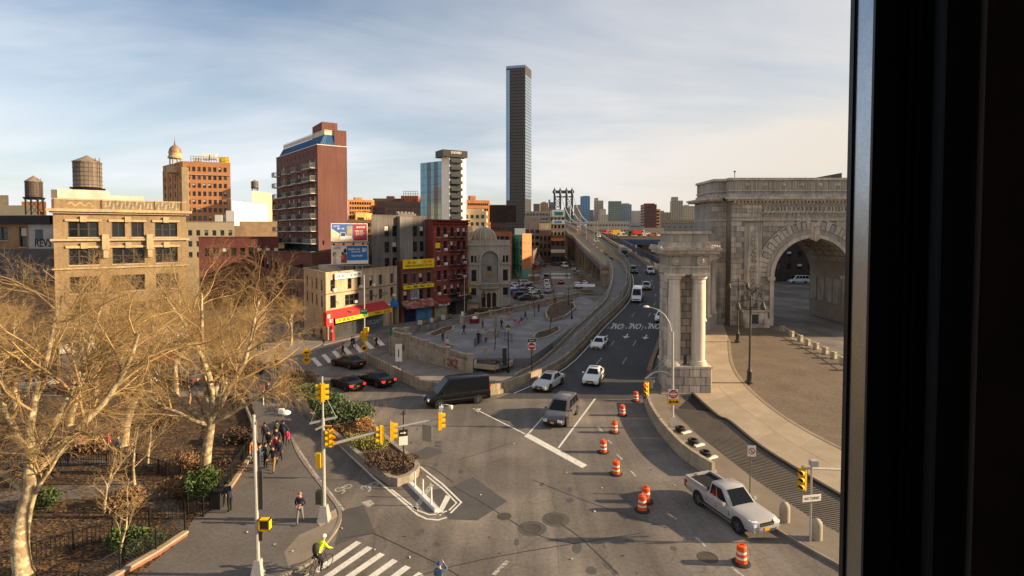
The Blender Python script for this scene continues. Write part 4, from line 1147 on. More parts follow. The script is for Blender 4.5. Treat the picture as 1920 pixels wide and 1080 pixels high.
R_=lambda x0,y0,x1,y1:[(x0,y0),(x1,y0),(x1,y1),(x0,y1)]
pane('poster',R_(0,0,0.40,1),mat('poster_cream',(226,214,196),0.6));pane('poster',R_(0.40,0.17,1,1),M_bluesign);pane('poster',R_(0.40,0,1,0.165),M_wsign)
skn=mat('poster_skin',(214,160,126),0.7);drk=mat('poster_dark',(54,36,32),0.7)
def blob(cx,cy_,rx,ry):return[(cx+rx*cos(2*pi*k/14),cy_+ry*sin(2*pi*k/14))for k in range(14)]
pane('poster_figure',blob(0.065,0.52,0.05,0.14),drk,0.012);pane('poster_figure',blob(0.075,0.45,0.035,0.15),skn,0.016);pane('poster_figure',[(0.01,0),(0.12,0),(0.10,0.30),(0.03,0.32)],skn,0.014)
pane('poster_figure',blob(0.355,0.72,0.045,0.14),drk,0.012);pane('poster_figure',[(0.24,0.05),(0.40,0.05),(0.395,0.55),(0.33,0.58),(0.24,0.3)],mat('poster_red',(150,60,50),0.7),0.013);pane('poster_figure',blob(0.285,0.58,0.035,0.1),drk,0.016);pane('poster_figure',blob(0.27,0.36,0.04,0.13),mat('poster_rust',(196,112,66),0.7),0.018)
txt('healthfirst',0.14,0.89,0.20,0.07,MATS['graffiti_grey']);txt('Health care',0.61,0.82,0.32,0.13,M_wsign);txt('as low as',0.66,0.67,0.25,0.10,M_wsign);txt('$0',0.90,0.75,0.13,0.26,M_wsign);txt('OscarHealth',0.69,0.44,0.32,0.11,M_wsign)
o,pane,txt=billboard('upper rooftop billboard, blue sky with a coach and a maroon panel',622,688,420,451.5,86.5,89.5,zf)
pane('poster',R_(0,0,0.60,1),mat('poster_sky',(56,100,166),0.6,var=0.15,scale=0.5));pane('poster',R_(0.60,0,1,1),mat('poster_maroon',(142,46,60),0.6))
pane('poster_figure',[(0,0),(0.6,0),(0.6,0.15),(0.2,0.22),(0,0.2)],mat('poster_road',(190,178,160),0.7),0.012);pane('poster_figure',[(0.0,0.72),(0.22,0.42),(0.2,0.2),(0,0.2)],mat('poster_wing',(226,190,158),0.7),0.014)
pane('poster_figure',R_(0.42,0.28,0.58,0.9),mat('poster_house',(150,142,118),0.7),0.014);pane('poster_figure',[(0.23,0.05),(0.57,0.12),(0.57,0.28),(0.4,0.30),(0.38,0.5),(0.24,0.5)],mat('poster_bus',(212,210,206),0.6),0.018);pane('poster_figure',R_(0.25,0.27,0.38,0.48),mat('poster_busglass',(56,66,84),0.4),0.022)
txt('第一站',0.25,0.72,0.2,0.11,M_wsign);txt('五樓可見',0.13,0.86,0.17,0.10,M_wsign);txt('品牌世家',0.82,0.82,0.26,0.13,M_wsign);txt('中國旅行服務',0.77,0.58,0.24,0.085,M_wsign);txt('專業旅遊團',0.80,0.46,0.26,0.06,M_wsign);txt('華埠酒店',0.77,0.36,0.2,0.06,M_wsign)
# --- noodle shop building
A0,A1=XY(752,95.5),XY(811.5,101)
dv=(Vector(A1)-Vector(A0));Ln=dv.length;un=dv/Ln;nn=Vector((un.y,-un.x))
nood,bs,ft=building('noodle_shop_building','dark red brick shop building with two yellow noodle company signs',[A0,A1,(A1[0]-nn.x*1.8,A1[1]-nn.y*1.8),(A0[0]-nn.x*1.8,A0[1]-nn.y*1.8)],10.9,mat('brick_maroon',(112,66,58),0.9,var=0.12,streak=0.15),{0:ops_grid([(Ln*a,Ln*a+0.85)for a in(0.06,0.31,0.54,0.80)],(6.9,),1.75,'d')+ops_grid([(Ln*a,Ln*a+0.85)for a in(0.06,0.55,0.80)],(3.9,),1.8,'d')},near=True,coping=MATS['band_brown'])
A,u,n,L_=edge_frame(bs,ft,0)
for a in(0.06,0.31,0.54,0.80):
 b=B();ebox(b,A,u,n,Ln*a-0.1,Ln*a+0.95,8.66,8.86,0,0.1);b.build('lintel',MATS['band_brown'],nood)
M_rl=flat('lettering_red',(168,36,24),0.7);M_gl=flat('lettering_forest',(34,62,40),0.7)
sign_on(nood,A,u,n,0.05,L_-0.05,9.55,11.15,0.3,M_yellow,[('永 倩',0.26,0.68,0.27,0.34,M_rl),('麵 行',0.78,0.68,0.27,0.34,M_rl),('WING KEI NOODLE CO. INC',0.5,0.30,0.88,0.22,M_gl),('人',0.51,0.68,0.05,0.2,M_gl)],name='yellow_sign')
b=B();b.tube([A+u*L_*0.51+n*0.425+Vector((0,0,10.63)),A+u*L_*0.51+n*0.435+Vector((0,0,10.63))],0.3,16);b.build('sign_roundel',M_wsign,nood)
sign_on(nood,A,u,n,0.15,L_-0.1,5.95,6.65,0.25,M_yellow,'天 喜 隆 城',M_gl,0.85,0.5,name='yellow_sign')
letters('FUNK',1.5,1.3,mat('graffiti_navy',(36,40,66),0.7),nood,frame_mat(A+u*L_*0.40+n*0.014+Vector((0,0,4.9)),u,(0,0,1)),name='graffiti')
b=B();ebox(b,A,u,n,L_*0.28,L_*0.54,4.0,5.75,0,0.010);b.build('graffiti',mat('graffiti_field',(160,160,170),0.8,var=0.3,scale=3),nood)
def lean_awning(parent,A,u,n,a0,a1,z1,z0,d,m,name='awning'):
 b=B();pts=[A+u*a0+Vector((0,0,z1)),A+u*a1+Vector((0,0,z1)),A+u*a1+n*d+Vector((0,0,z0)),A+u*a0+n*d+Vector((0,0,z0))]
 b.add([tuple(p)for p in pts]+[tuple(p-Vector((0,0,0.35)))for p in pts],[(3,2,1,0),(4,5,6,7),(0,1,5,4),(1,2,6,5),(2,3,7,6),(3,0,4,7)])
 return b.build(name,m,parent)
lean_awning(nood,A,u,n,-0.1,L_+0.1,3.75,2.95,1.5,mat('awning_faded',(132,72,66),0.85,var=0.3,scale=1.5,second=(160,130,104),sec=(0.5,0.62,1.2)))
b=B();ebox(b,A,u,n,L_*0.45,L_*0.95,0.15,2.7,0,0.08);b.build('shop_shutter',mat('shutter_blue',(74,120,150),0.7,var=0.3,scale=1.5),nood)
b=B();ebox(b,A,u,n,L_*0.08,L_*0.42,0.15,2.7,0,0.08);b.build('shop_front',mat('shop_navy',(30,36,60),0.3),nood)
b=B();p0,p1=A-u*0.9-n*0.5,A-u*0.02-n*0.5;b.prism([(p0.x,p0.y),(p1.x,p1.y),(p1.x-n.x*1.3,p1.y-n.y*1.3),(p0.x-n.x*1.3,p0.y-n.y*1.3)],0,10.0);b.build('gap_shade_fill',mat('gap_shade',(70,66,64),0.9),nood)  # filler block; the dark of the shaded gap is put into its colour
# --- grey stucco building behind
G0=(A0[0]-nn.x*2-un.x*4.6,A0[1]-nn.y*2-un.y*4.6);G1=(A1[0]-nn.x*2,A1[1]-nn.y*2)
Lg=(Vector(G1)-Vector(G0)).length;ZG=ZY(405,98)
grey,bs,ft=building('grey_stucco_building','stained grey windowed back wall of a tall building behind the noodle shop',[G0,G1,(G1[0]*1.12,G1[1]*1.12),(G0[0]*1.12,G0[1]*1.12)],ZG,M_greyb,{0:[(Lg*a,Lg*a+1.0,z,z+1.9,'d')for a in(0.22,0.36,0.74,0.88)for z in(15.2,12.4,9.6)]},near=False,roof=M_roof)
A,u,n,L_=edge_frame(bs,ft,0)
b=B();ebox(b,A,u,n,L_*0.44,L_*0.68,0,ZG-0.1,0,0.9);b.build('stair_bay',mat('stucco_grey2',(118,111,104),0.9,var=0.2,scale=0.3,streak=0.3),grey)
b=B();ebox(b,A,u,n,L_*0.60,L_*0.95,ZG-0.7,ZG+0.6,-5,-2);b.build('roof_hut',M_greyb,grey)
for k in range(5):
 b=B();p=A+u*(L_*(0.62+0.07*k))-n*2.5;b.tube([(p.x,p.y,ZG-0.7),(p.x,p.y,ZG+0.9)],[0.25,0.3],8);b.build('roof_vent',M_steel,grey)
building('brown_party_wall','narrow brown brick wall with dark window column beside the grey back wall',[XY(688,104),XY(704,104),XY(704,112),XY(688,112)],ZY(440,104),M_brown,{0:[(0.4,1.2,z,z+1.5,'d')for z in(12.5,10)]},coping=False)
# --- red tenement with fire escapes
T0,T1=XY(812.2,101.2),XY(877,109)
dv=Vector(T1)-Vector(T0);Lt=dv.length;ut=dv/Lt;nt_=Vector((ut.y,-ut.x))
zt2=ZY(413,105)
fz=(4.2,7.0,9.75,12.5,15.1)
tc=[(Lt*a,Lt*a+0.92)for a in(0.10,0.28,0.48,0.67,0.84)]
ten,bs,ft=building('red_tenement','tall red brick tenement with black fire escapes and window air conditioners',[T0,T1,(T1[0]-nt_.x*14,T1[1]-nt_.y*14),(T0[0]-nt_.x*14,T0[1]-nt_.y*14)],zt2,M_red,{0:ops_grid(tc,fz,1.8,'d')},near=True,coping=M_red,blinds=0.2)
A,u,n,L_=edge_frame(bs,ft,0)
b=B();ebox(b,A,u,n,-0.1,L_+0.1,zt2-0.75,zt2-0.45,0,0.35);ebox(b,A,u,n,-0.1,L_+0.1,zt2-0.2,zt2+0.05,0,0.6);b.build('cornice',mat('cornice_red',(110,40,34),0.8),ten)
for k in range(12):b=B();ebox(b,A,u,n,L_*(k+0.3)/12,L_*(k+0.3)/12+0.22,zt2-0.9,zt2-0.2,0,0.42);b.build('bracket',MATS['cornice_red'],ten)
for z in fz:
 for a,c in tc:
  b=B();ebox(b,A,u,n,a-0.12,c+0.12,z+1.82,z+2.02,0,0.09);
  if z in(12.5,15.1,9.75):ebox(b,A,u,n,a+0.1,c-0.1,z+2.02,z+2.2,0,0.09)
  b.build('lintel',mat('lintel_red',(134,66,52),0.85),ten)
 for a in(0.02,0.225,0.40,0.60,0.95):
  b=B();ebox(b,A,u,n,L_*a,L_*a+0.32,z+0.9,z+1.0,0,0.03);b.build('stone_tab',mat('stone_pale',(190,160,140),0.85),ten)
M_fe=flat('fire_escape_iron',(34,28,28),0.6)
for fi,z in enumerate(fz[:4]+(15.1,)):
 b=B();a0,a1=L_*0.44,L_*0.93
 for k in range(9):
  ebox(b,A,u,n,a0,a1,z-0.22,z-0.17,0.02+k*0.1,0.06+k*0.1)
 for zz in(0.3,0.8):
  ebox(b,A,u,n,a0,a1,z+zz,z+zz+0.05,0.9,0.94);ebox(b,A,u,n,a0,a0+0.05,z+zz,z+zz+0.05,0.02,0.9);ebox(b,A,u,n,a1-0.05,a1,z+zz,z+zz+0.05,0.02,0.9)
 for k in range(12):ebox(b,A,u,n,a0+(a1-a0)*k/11.5,a0+(a1-a0)*k/11.5+0.035,z-0.2,z+0.8,0.90,0.94)
 if fi<4:
  p,q=A+u*(a0+0.5)+n*0.5+Vector((0,0,z-0.1)),A+u*(a1-0.8)+n*0.5+Vector((0,0,z+2.6))
  for d in(-0.25,0.25):b.beam(p+n*d,q+n*d,0.05,0.08)
  for k in range(9):t=p.lerp(q,k/9);b.beam(t-n*0.25,t+n*0.25,0.05)
 b.build('fire_escape',M_fe,ten)
for a,z in((0.28,14.6),(0.28,9.3),(0.84,9.3),(0.84,6.6),(0.10,3.8),(0.28,12.0)):
 b=B();ebox(b,A,u,n,L_*a+0.12,L_*a+0.78,z+0.5,z+0.95,0,0.35);b.build('air_conditioner',M_wsign,ten)
b=B();ebox(b,A,u,n,L_*0.05,L_*0.18,13.0,14.0,0.02,0.1);b.build('yellow_panel',M_yellow,ten)
lean_awning(ten,A,u,n,0.0,L_*0.36,3.9,3.2,1.4,mat('awning_brick',(126,50,40),0.8));sign_on(ten,A,u,n,0.3,L_*0.34,2.3,2.9,0.9,M_wsign,'飯店',M_darksign,0.6,0.6)
lean_awning(ten,A,u,n,L_*0.4,L_*1.0,3.8,3.1,1.2,mat('awning_dark',(44,42,42),0.8));sign_on(ten,A,u,n,L_*0.55,L_*1.0,2.85,3.1,1.0,M_wsign)
sign_on(ten,A,u,n,L_*0.55,L_*0.98,3.5,4.1,1.0,mat('sign_brown',(96,40,34),0.7),'永 興 酒 樓',M_wsign,0.8,0.5)
for k,(a,c,m)in enumerate(((0.03,0.36,mat('shop_bright',(150,158,120),0.5,var=0.4,scale=1.2)),(0.42,0.62,M_black),(0.66,0.95,mat('shop_mid',(70,68,64),0.4,var=0.3)))):
 b=B();ebox(b,A,u,n,L_*a,L_*c,0.15,2.6,0,0.08);b.build('shop_front',m,ten)
 # --- domed temple
P0,P1=G(877.5,583),G(957,580)
P0,P1=(P0.x,P0.y),(P1.x,P1.y)
dv=Vector(P1)-Vector(P0);Lm=dv.length;um=dv/Lm;nm=Vector((um.y,-um.x))
zt3=14.2
M_lime=mat('limestone_grey',(168,156,138),0.85,var=0.12,scale=0.4,streak=0.2)
mid0,mid1=Lm*0.30,Lm*0.70
cm=Lm*0.5
ops_t=[(mid0+0.05+k*1.12,mid0+0.95+k*1.12,0.6,3.2,'o')for k in range(3)]
ops_t+=[(Lm*0.08,Lm*0.20,6.0,8.3,'g'),(Lm*0.82,Lm*0.94,6.0,8.3,'g'),(Lm*0.08,Lm*0.20,3.0,4.6,'g'),(Lm*0.82,Lm*0.94,3.0,4.6,'g'),(Lm*0.07,Lm*0.13,9.8,11.2,'s'),(Lm*0.15,Lm*0.21,9.8,11.2,'s'),(Lm*0.81,Lm*0.87,9.8,11.2,'s'),(Lm*0.89,Lm*0.95,9.8,11.2,'s')]
tem,bs,ft=building('domed_temple','grey limestone temple with ribbed dome, great blind arch and three arched doors',[P0,P1,(P1[0]-nm.x*16,P1[1]-nm.y*16),(P0[0]-nm.x*16,P0[1]-nm.y*16)],zt3,M_lime,{0:ops_t},near=True,coping=M_lime)
A,u,n,L_=edge_frame(bs,ft,0)
def arc_band(parent,A,u,n,uc,zc,r0,r1,d0,d1,m,name,seg=16,a0=0,a1=pi):
 b=B()
 for k in range(seg):
  t0,t1=a0+(a1-a0)*k/seg,a0+(a1-a0)*(k+1)/seg
  vs=[]
  for d in(d0,d1):
   for r_,t in((r0,t0),(r1,t0),(r1,t1),(r0,t1)):
    vs.append(tuple(A+u*(uc+r_*cos(t))+n*d+Vector((0,0,zc+r_*sin(t)))))
  b.add(vs,[(4,5,6,7),(0,3,2,1),(1,2,6,5),(0,4,7,3),(0,1,5,4),(2,3,7,6)])
 return b.build(name,m,parent)
rA=Lm*0.205
arc_band(tem,A,u,n,cm,10.3,rA,rA+0.38,0,0.5,M_lime,'arch_moulding')
# niche drawn flat: recess shade put into a darker field, with pilasters
b=B();pts=[A+u*(cm+rA*cos(t))+n*0.02+Vector((0,0,10.3+rA*sin(t)))for t in[pi*k/16 for k in range(17)]]+[A+u*(cm-rA)+n*0.02+Vector((0,0,5.6)),A+u*(cm+rA)+n*0.02+Vector((0,0,5.6))]
b.add([tuple(p)for p in pts],[tuple(range(len(pts)))]);b.build('niche_field',mat('niche_shade',(134,127,117),0.9),tem)
for sx in(-1,1):
 b=B();ebox(b,A,u,n,cm+sx*(rA+0.17)-0.18,cm+sx*(rA+0.17)+0.18,5.4,10.3,0,0.25);b.build('pilaster',M_lime,tem)
b=B();ebox(b,A,u,n,cm-0.4,cm+0.4,8.1,9.0,0.02,0.15);b.build('emblem',M_black,tem)
b=B();ebox(b,A,u,n,cm-0.65,cm+0.65,6.9,7.7,0.02,0.12);b.build('gold_panel',mat('gold_panel',(150,116,66),0.6),tem)
for z,d in((5.2,0.35),(9.35,0.25),(13.2,0.2),(0.0,0.3)):
 for a0,a1 in(((-0.1,mid0-0.15),(mid1+0.15,L_+0.1))if z in(9.35,)else((-0.1,L_+0.1),)):
  b=B();ebox(b,A,u,n,a0,a1,z,z+0.25,0,d);b.build('band_course',M_lime,tem)
  # balcony above the doors
b=B();ebox(b,A,u,n,mid0-0.1,mid1+0.1,4.5,4.7,0,0.8);ebox(b,A,u,n,mid0-0.1,mid1+0.1,5.45,5.6,0.55,0.8)
for k in range(13):a=mid0+(mid1-mid0)*k/12;ebox(b,A,u,n,a-0.07,a+0.07,4.7,5.45,0.6,0.75)
b.build('balustrade',M_lime,tem)
for k in range(3):
 c=mid0+0.5+k*1.12
 arc_band(tem,A,u,n,c,3.2,0.45,0.62,0,0.15,mat('arch_pale',(190,176,150),0.85),'door_arch',10)
 b=B();pts=[A+u*(c+0.45*cos(t))+n*0.01+Vector((0,0,3.2+0.45*sin(t)))for t in[pi*j/8 for j in range(9)]];b.add([tuple(p)for p in pts],[tuple(range(9))]);b.build('door',mat('temple_door',(58,34,26),0.6),tem)
 b=B();ebox(b,A,u,n,c-0.45,c+0.45,0.6,3.2,-0.19,-0.1);b.build('door',MATS['temple_door'],tem)
for k in range(4):
 c=mid0-0.06+k*1.12;p=A+u*c+n*0.25
 B().lathe([(0.16,0.6),(0.11,0.75),(0.10,3.0),(0.16,3.2)],8,(p.x,p.y,0)).build('column',MATS['arch_pale'],tem)
for k in range(5):
 b=B();ebox(b,A,u,n,mid0-0.6,mid1+0.6,0.0,0.6-k*0.12,0.0,0.4+k*0.3);b.build('step',M_lime,tem)
 # parapet blocks and stone courses on the side bays
for k in range(22):
 for a0,a1 in((-0.02,mid0-0.5),(mid1+0.5,L_+0.02)):
  z=0.6+k*0.56
  if any(abs(z+0.02-q)<0.26 for q in(5.2,9.35)):continue
  for s0,s1 in((a0,a0+0.55),(a1-0.45,a1)):
   b=B();ebox(b,A,u,n,s0,s1,z,z+0.50,0,0.04);b.build('stone_block',M_lime,tem)
   # dome
dc=A+u*(L_*0.47)-n*4.2;rd=2.75
B().lathe([(rd,zt3-1.0),(rd,zt3-0.1)]+[(rd*cos(t),zt3-0.1+2.95*sin(t))for t in[pi/2*k/9 for k in range(10)]][:-1]+[(0.06,zt3+2.86)],28,(dc.x,dc.y,0)).build('dome',mat('dome_lead',(150,134,108),0.6,var=0.12,streak=0.1),tem,smooth=60)
for k in range(14):
 t=2*pi*k/14;b=B()
 b.tube([(dc.x+(rd+0.03)*cos(q)*cos(t),dc.y+(rd+0.03)*cos(q)*sin(t),zt3-0.1+2.98*sin(q))for q in[pi/2*j/9 for j in range(10)]],0.07,5);b.build('dome_rib',mat('dome_ribs',(196,184,160),0.6),tem)
B().lathe([(0.25,zt3+2.8),(0.1,zt3+3.1),(0.04,zt3+3.9)],8,(dc.x,dc.y,0)).build('finial',M_black,tem)
sign_on(tem,A,u,n,0.1,0.55,2.4,5.0,0.3,M_yellow,name='yellow_banner');sign_on(tem,A,u,n,L_*0.93,L_*0.97,2.6,4.8,0.3,mat('banner_blue',(120,132,160),0.7),name='blue_banner')
b=B();p=A+u*(mid0-0.1)+n*0.2+Vector((0,0,3.4));q=p+n*1.4+Vector((0,0,1.0))+u*0.5;b.tube([p,q],0.03,5);b.build('flag_pole',M_steel,tem)
b=B();b.add([tuple(x)for x in(q,q-Vector((0,0,1.3)),p.lerp(q,0.4)-Vector((0,0,1.2)),p.lerp(q,0.4))],[(0,1,2,3)]);b.build('flag',mat('flag_red',(120,60,62),0.8,second=(190,180,176),sec=(0.48,0.52,5.0)),tem)
lean_awning(tem,A,u,n,-1.2,mid0-0.6,3.2,2.2,2.4,mat('porch_roof',(120,112,96),0.8),'porch_roof')
b=B();ebox(b,A,u,n,-0.8,mid0-0.9,0.1,2.1,0.0,2.0);b.build('porch',M_tanstone,tem)
# ---------------------------------------------------------------- farther streets and skyline
M_turq=mat('wall_turquoise',(74,164,144),0.8,var=0.08);M_peach=mat('wall_peach',(192,116,72),0.8,var=0.06)
Q0,Q1,Q2=XY(955,196),XY(979,188),XY(996,197)
La,Lb_=(Vector(Q1)-Vector(Q0)).length,(Vector(Q2)-Vector(Q1)).length
tq,bs,ft=building('turquoise_house','turquoise painted tenement with one peach side wall beyond the temple',[Q0,Q1,Q2,(Q2[0]-4,Q2[1]+9),(Q0[0],Q0[1]+10)],ZY(441,190),M_turq,{0:ops_grid(cols(La,4,0.75,0.6),(2.6,5.4,8.2,11.2),1.7,'d')},fm=M_wframe,coping=M_turq)
A,u,n,L_=edge_frame(bs,ft,1)
b=B();ebox(b,A,u,n,0.0,L_,3,ZY(438,190),0,0.12);pw=b.build('peach_wall',M_peach,tq)
for z in(11.8,8.9,6.0):
 for a in(0.12,0.3,0.62):
  b=B();ebox(b,A,u,n,L_*a,L_*a+0.4,z,z+0.7,0.10,0.16);b.build('window',M_wframe,tq)
A,u,n,L_=edge_frame(bs,ft,0)
for z in(4.7,7.5,10.4):b=B();ebox(b,A,u,n,0,L_,z,z+0.2,0,0.3);b.build('band_course',M_turq,tq)
building('cream_hut_roof','small cream and blue rooftop blocks above the turquoise tenement',[XY(965,215),XY(985,215),XY(985,225),XY(965,225)],ZY(428,215),M_whiteb,coping=False)
s1,bs,ft=building('grey_warehouse','grey office block with bands of windows closing the market street',[XY(983,300),XY(1013,300),XY(1013,330),XY(983,330)],ZY(408,300),mat('wall_taupe',(140,126,112),0.9),{0:ops_grid(cols(8.7,3,2.0,0.7),(5,8.5,12,15.5),1.9,'c'),},coping=False)
s2,bs,ft=building('brown_warehouse','brown brick warehouse with lettered roof board at the end of the market street',[XY(1010.5,285),XY(1034,285),XY(1034,310),XY(1010.5,310)],ZY(432,285),M_brown,{0:ops_grid(cols(6.5,3,1.3,0.5),(3.5,7.5,11.5),2.4,'c')},coping=False)
A,u,n,L_=edge_frame(bs,ft,0)
sign_on(s2,A,u,n,0.1,L_-0.1,ZY(432,285)+0.3,ZY(418,285),-0.5,mat('sign_tan',(200,170,110),0.7),[('BANK',0.5,0.5,0.7,0.6,M_wsign)],name='roof_board')
building('beige_corner_offices','beige offices with painted roof panels beside the bridge ramp',[XY(1031,300),XY(1059,300),XY(1059,325),XY(1031,325)],ZY(394,300),mat('wall_putty',(176,156,128),0.9),{0:ops_grid(cols(8.1,4,1.2,0.4),(14,18,22),1.9,'c')},coping=False)
s3,bs,ft=building('orange_glass_shop','glazed low shop block with orange band and white sign below the ramp',[XY(1033,262),XY(1059,262),XY(1059,285),XY(1033,285)],ZY(441,262),mat('wall_umber',(92,70,56),0.8),{0:ops_grid(cols(6.6,3,1.8,0.2),(2,9.5),2.2,'c')},roof=M_roofw,coping=False)
A,u,n,L_=edge_frame(bs,ft,0)
sign_on(s3,A,u,n,0.1,L_,11.8,13.0,0.1,mat('sign_orange',(190,96,36),0.7));sign_on(s3,A,u,n,0.1,L_,6.2,7.6,0.15,M_wsign,'NOODLE',M_redsign,0.8,0.5)
roofb=thing('roof_billboard','green and white rooftop poster panel beside the bridge ramp','billboard',(XY(1047,296)[0],296,ZY(420,296)))
b=B();b.bx(-3.4,3.4,-0.1,0.1,0,2.2);b.build('panel',M_wsign,roofb);b=B();b.bx(-3.4,3.4,-0.1,0.1,4.0,7.6);b.build('panel',M_wsign,roofb)
b=B();b.bx(-2.2,2.6,-0.14,-0.11,4.6,6.6);b.build('poster',mat('poster_green',(40,130,120),0.6),roofb);b=B();b.bx(-2.2,1.8,-0.14,-0.11,0.4,1.7);b.build('poster',mat('poster_blue2',(90,140,190),0.6),roofb)
b=B();[b.beam((x,0.2,-1),(x,0.2,7.6),0.18)for x in(-3,0,3)];b.build('support_frame',M_black,roofb)
# empty steel billboard frame
fr=thing('empty_billboard','large empty dark steel billboard frame on rooftop behind the dome','billboard',(XY(943,250)[0],250,ZY(430,250)))
b=B();h0,h1,w=ZY(417,250)-ZY(430,250),ZY(386,250)-ZY(430,250),6.0
b.bx(-w,w,-0.1,0.1,h0,h1);b.build('panel',mat('board_dark',(44,36,34),0.8,var=0.3,scale=0.6),fr)
b=B()
for k in range(9):x=-w+2*w*k/8;b.beam((x,-0.3,-2),(x,-0.3,h1),0.18);b.beam((x,2.5,-2),(x,0,h1*0.7),0.14)
for z in(h0,(h0+h1)/2,h1):b.beam((-w,-0.3,z),(w,-0.3,z),0.16)
b.build('support_frame',mat('frame_umber',(58,44,40),0.8),fr)
# --- glass tower with black balconies
C=[XY(789,246),XY(828,238),XY(843,236),XY(866,239),XY(874,241)]
ztop=ZY(291,238)
gt,bs,ft=building('glass_balcony_tower','slim white tower with blue glass flank and black balconies',[C[1],C[2],C[3],C[4],(C[4][0]-2,258),(C[1][0],256)],ztop,M_whiteb,{},coping=False)
o2=B();zg=ZY(304,242)
fp=[Vector((*C[0],0))-bs,Vector((*C[1],0))-bs]
A=Vector((fp[0].x,fp[0].y,0));u=(Vector((fp[1].x,fp[1].y,0))-A);Lq=u.length;u=u/Lq;n=Vector((u.y,-u.x,0))
b=B();q=[A,A+u*Lq,A+u*Lq-n*14,A-n*14];b.prism([(v.x,v.y)for v in q],0,zg);b.build('glass_flank_core',mat('flank_core',(66,84,96),0.5),gt)
M_gl1=mat('curtain_glass',(96,138,156),0.10,var=0.12,scale=0.2,spec=0.8,metal=0.35);M_gl2=mat('curtain_glass_dark',(60,74,84),0.12,var=0.1,scale=0.2,spec=0.7)
nf=int((zg-6)/3.3)
for k in range(nf):
 for j in range(6):
  b=B();ebox(b,A,u,n,Lq*j/6+0.05,Lq*(j+1)/6-0.05,zg-3.3*(k+1)+0.08,zg-3.3*k-0.05,0,0.10);b.build('glass_panel',M_gl2 if j in(2,4)else M_gl1,gt)
A,u,n,L_=edge_frame(bs,ft,1)
bb=B();ebox(bb,A,u,n,0.2,L_-0.2,0,1.25,0,1.5);bm=bb.mesh('balcony',[flat('balcony_black',(44,42,42),0.6)])
nfl=int((ztop-12)/3.02)
for k in range(nfl):
 z=ztop-3.4-3.02*k
 put('balcony',bm,gt,mw=Matrix.Translation((0,0,z)))
 b=B();ebox(b,A,u,n,0.3,L_-0.3,z+1.25,z+2.9,0.0,0.05);b.build('window',M_glass2,gt)
b=B();ebox(b,A,u,n,-3.4,L_+2.4,ztop-1.0,ztop+1.9,-7,0.9);b.build('crown',flat('crown_black',(34,33,34),0.5),gt)
b=B();ebox(b,A,u,n,0.3,L_*0.9,ztop+0.3,ztop+1.5,0.9,0.95);
letters('50 BOWERY',L_*0.85,1.0,M_wsign,gt,frame_mat(A+u*(L_*0.5)+n*0.94+Vector((0,0,ztop+0.9)),u,(0,0,1)))
# --- mid-distance brick housing blocks
def block(label,px0,px1,Y,py,m,nx=8,nz=6,w=1.3,h=1.6,dy=14,zlow=12,tilt=0,name='housing_block',wm=None,extra=None):
 a,c=XY(px0,Y),XY(px1,Y+tilt)
 zt_=ZY(py,Y)
 o,bs,ft=building(name,label,[a,c,(c[0],c[1]+dy),(a[0],a[1]+dy)],zt_,m,coping=False)
 far_windows(o,bs,ft,0,nx,nz,zlow,zt_-0.8,w,h,1.0,wm)
 if a[0]<-2:
  far_windows(o,bs,ft,1,max(3,int(dy/3)),nz,zlow,zt_-0.8,w,h,1.0,wm)
 else:
  far_windows(o,bs,ft,3,max(3,int(dy/3)),nz,zlow,zt_-0.8,w,h,1.0,wm)
 for(e0,e1,ez)in(extra or[]):
  b=B();A,u,n,L_=edge_frame(bs,ft,0);ebox(b,A,u,n,L_*e0,L_*e1,zt_-0.8,ZY(ez,Y),-8,-3);b.build('roof_hut',m,o)
 return o
block('orange lit brick housing slab just past the red apartment tower',653,699,330,374,mat('brick_lit',(196,134,78),0.9),9,8,1.0,1.5,tilt=6,extra=[(0.3,0.6,369)])
block('plain ochre block below the orange housing slab',667,686,300,398,mat('wall_ochre',(206,150,88),0.9),3,3,tilt=4)
block('broad brown brick housing slab with rows of small windows',700,790,340,372,M_brown,20,8,0.9,1.3,tilt=2,extra=[(0.26,0.42,367)])
block('darker grey brown wing in front of the broad brown housing slab',722,790,320,378,mat('brick_umber',(98,76,66),0.9),16,7,0.9,1.2)
hb=block('orange topped brick bulkhead with steel cage on the brown housing slab',752,784,335,367,mat('brick_rust',(150,84,60),0.9),2,2,zlow=30)
b=B();
for k in range(7):b.beam((-5+k*1.5,0,ZY(367,335)),(-5+k*1.5,0,ZY(357,335)),0.2)
for z in(366,362,357):b.beam((-5,0,ZY(z,335)),(4,0,ZY(z,335)),0.2)
b.build('steel_cage',M_black,hb)
block('orange brick housing block to the side of the white balcony tower',875,918,360,375,mat('brick_lit2',(184,122,78),0.9),10,7,1.0,1.4,tilt=5,extra=[(0.2,0.45,366)])
block('cream flat block with rooftop huts under the white balcony tower',838,912,245,396,M_cream,7,2,zlow=18,extra=[(0.5,0.9,391),(0.05,0.2,402)])
block('dark brown slab peeping above the empty billboard frame',915,950,420,384,mat('brick_dusk',(92,66,58),0.9),6,5)
block('grey window banded block right under the glass skyscraper',985,1060,420,396,mat('wall_grey3',(150,142,132),0.9),12,4,1.6,1.6,zlow=18)
block('low brick roofs with white bulkheads behind the temple dome',878,960,185,434,mat('brick_roofrow',(150,92,66),0.9),8,2,zlow=9)
block('cream low building with chimneys behind the tenement',815,880,160,424,M_cream,6,2,zlow=10)
block('tan low roofline behind the billboards',640,710,240,412,mat('wall_tan3',(180,140,96),0.9),6,3,zlow=12)
block('brown mid rise behind the cream tower block',503,522,260,372,M_brown,3,6)
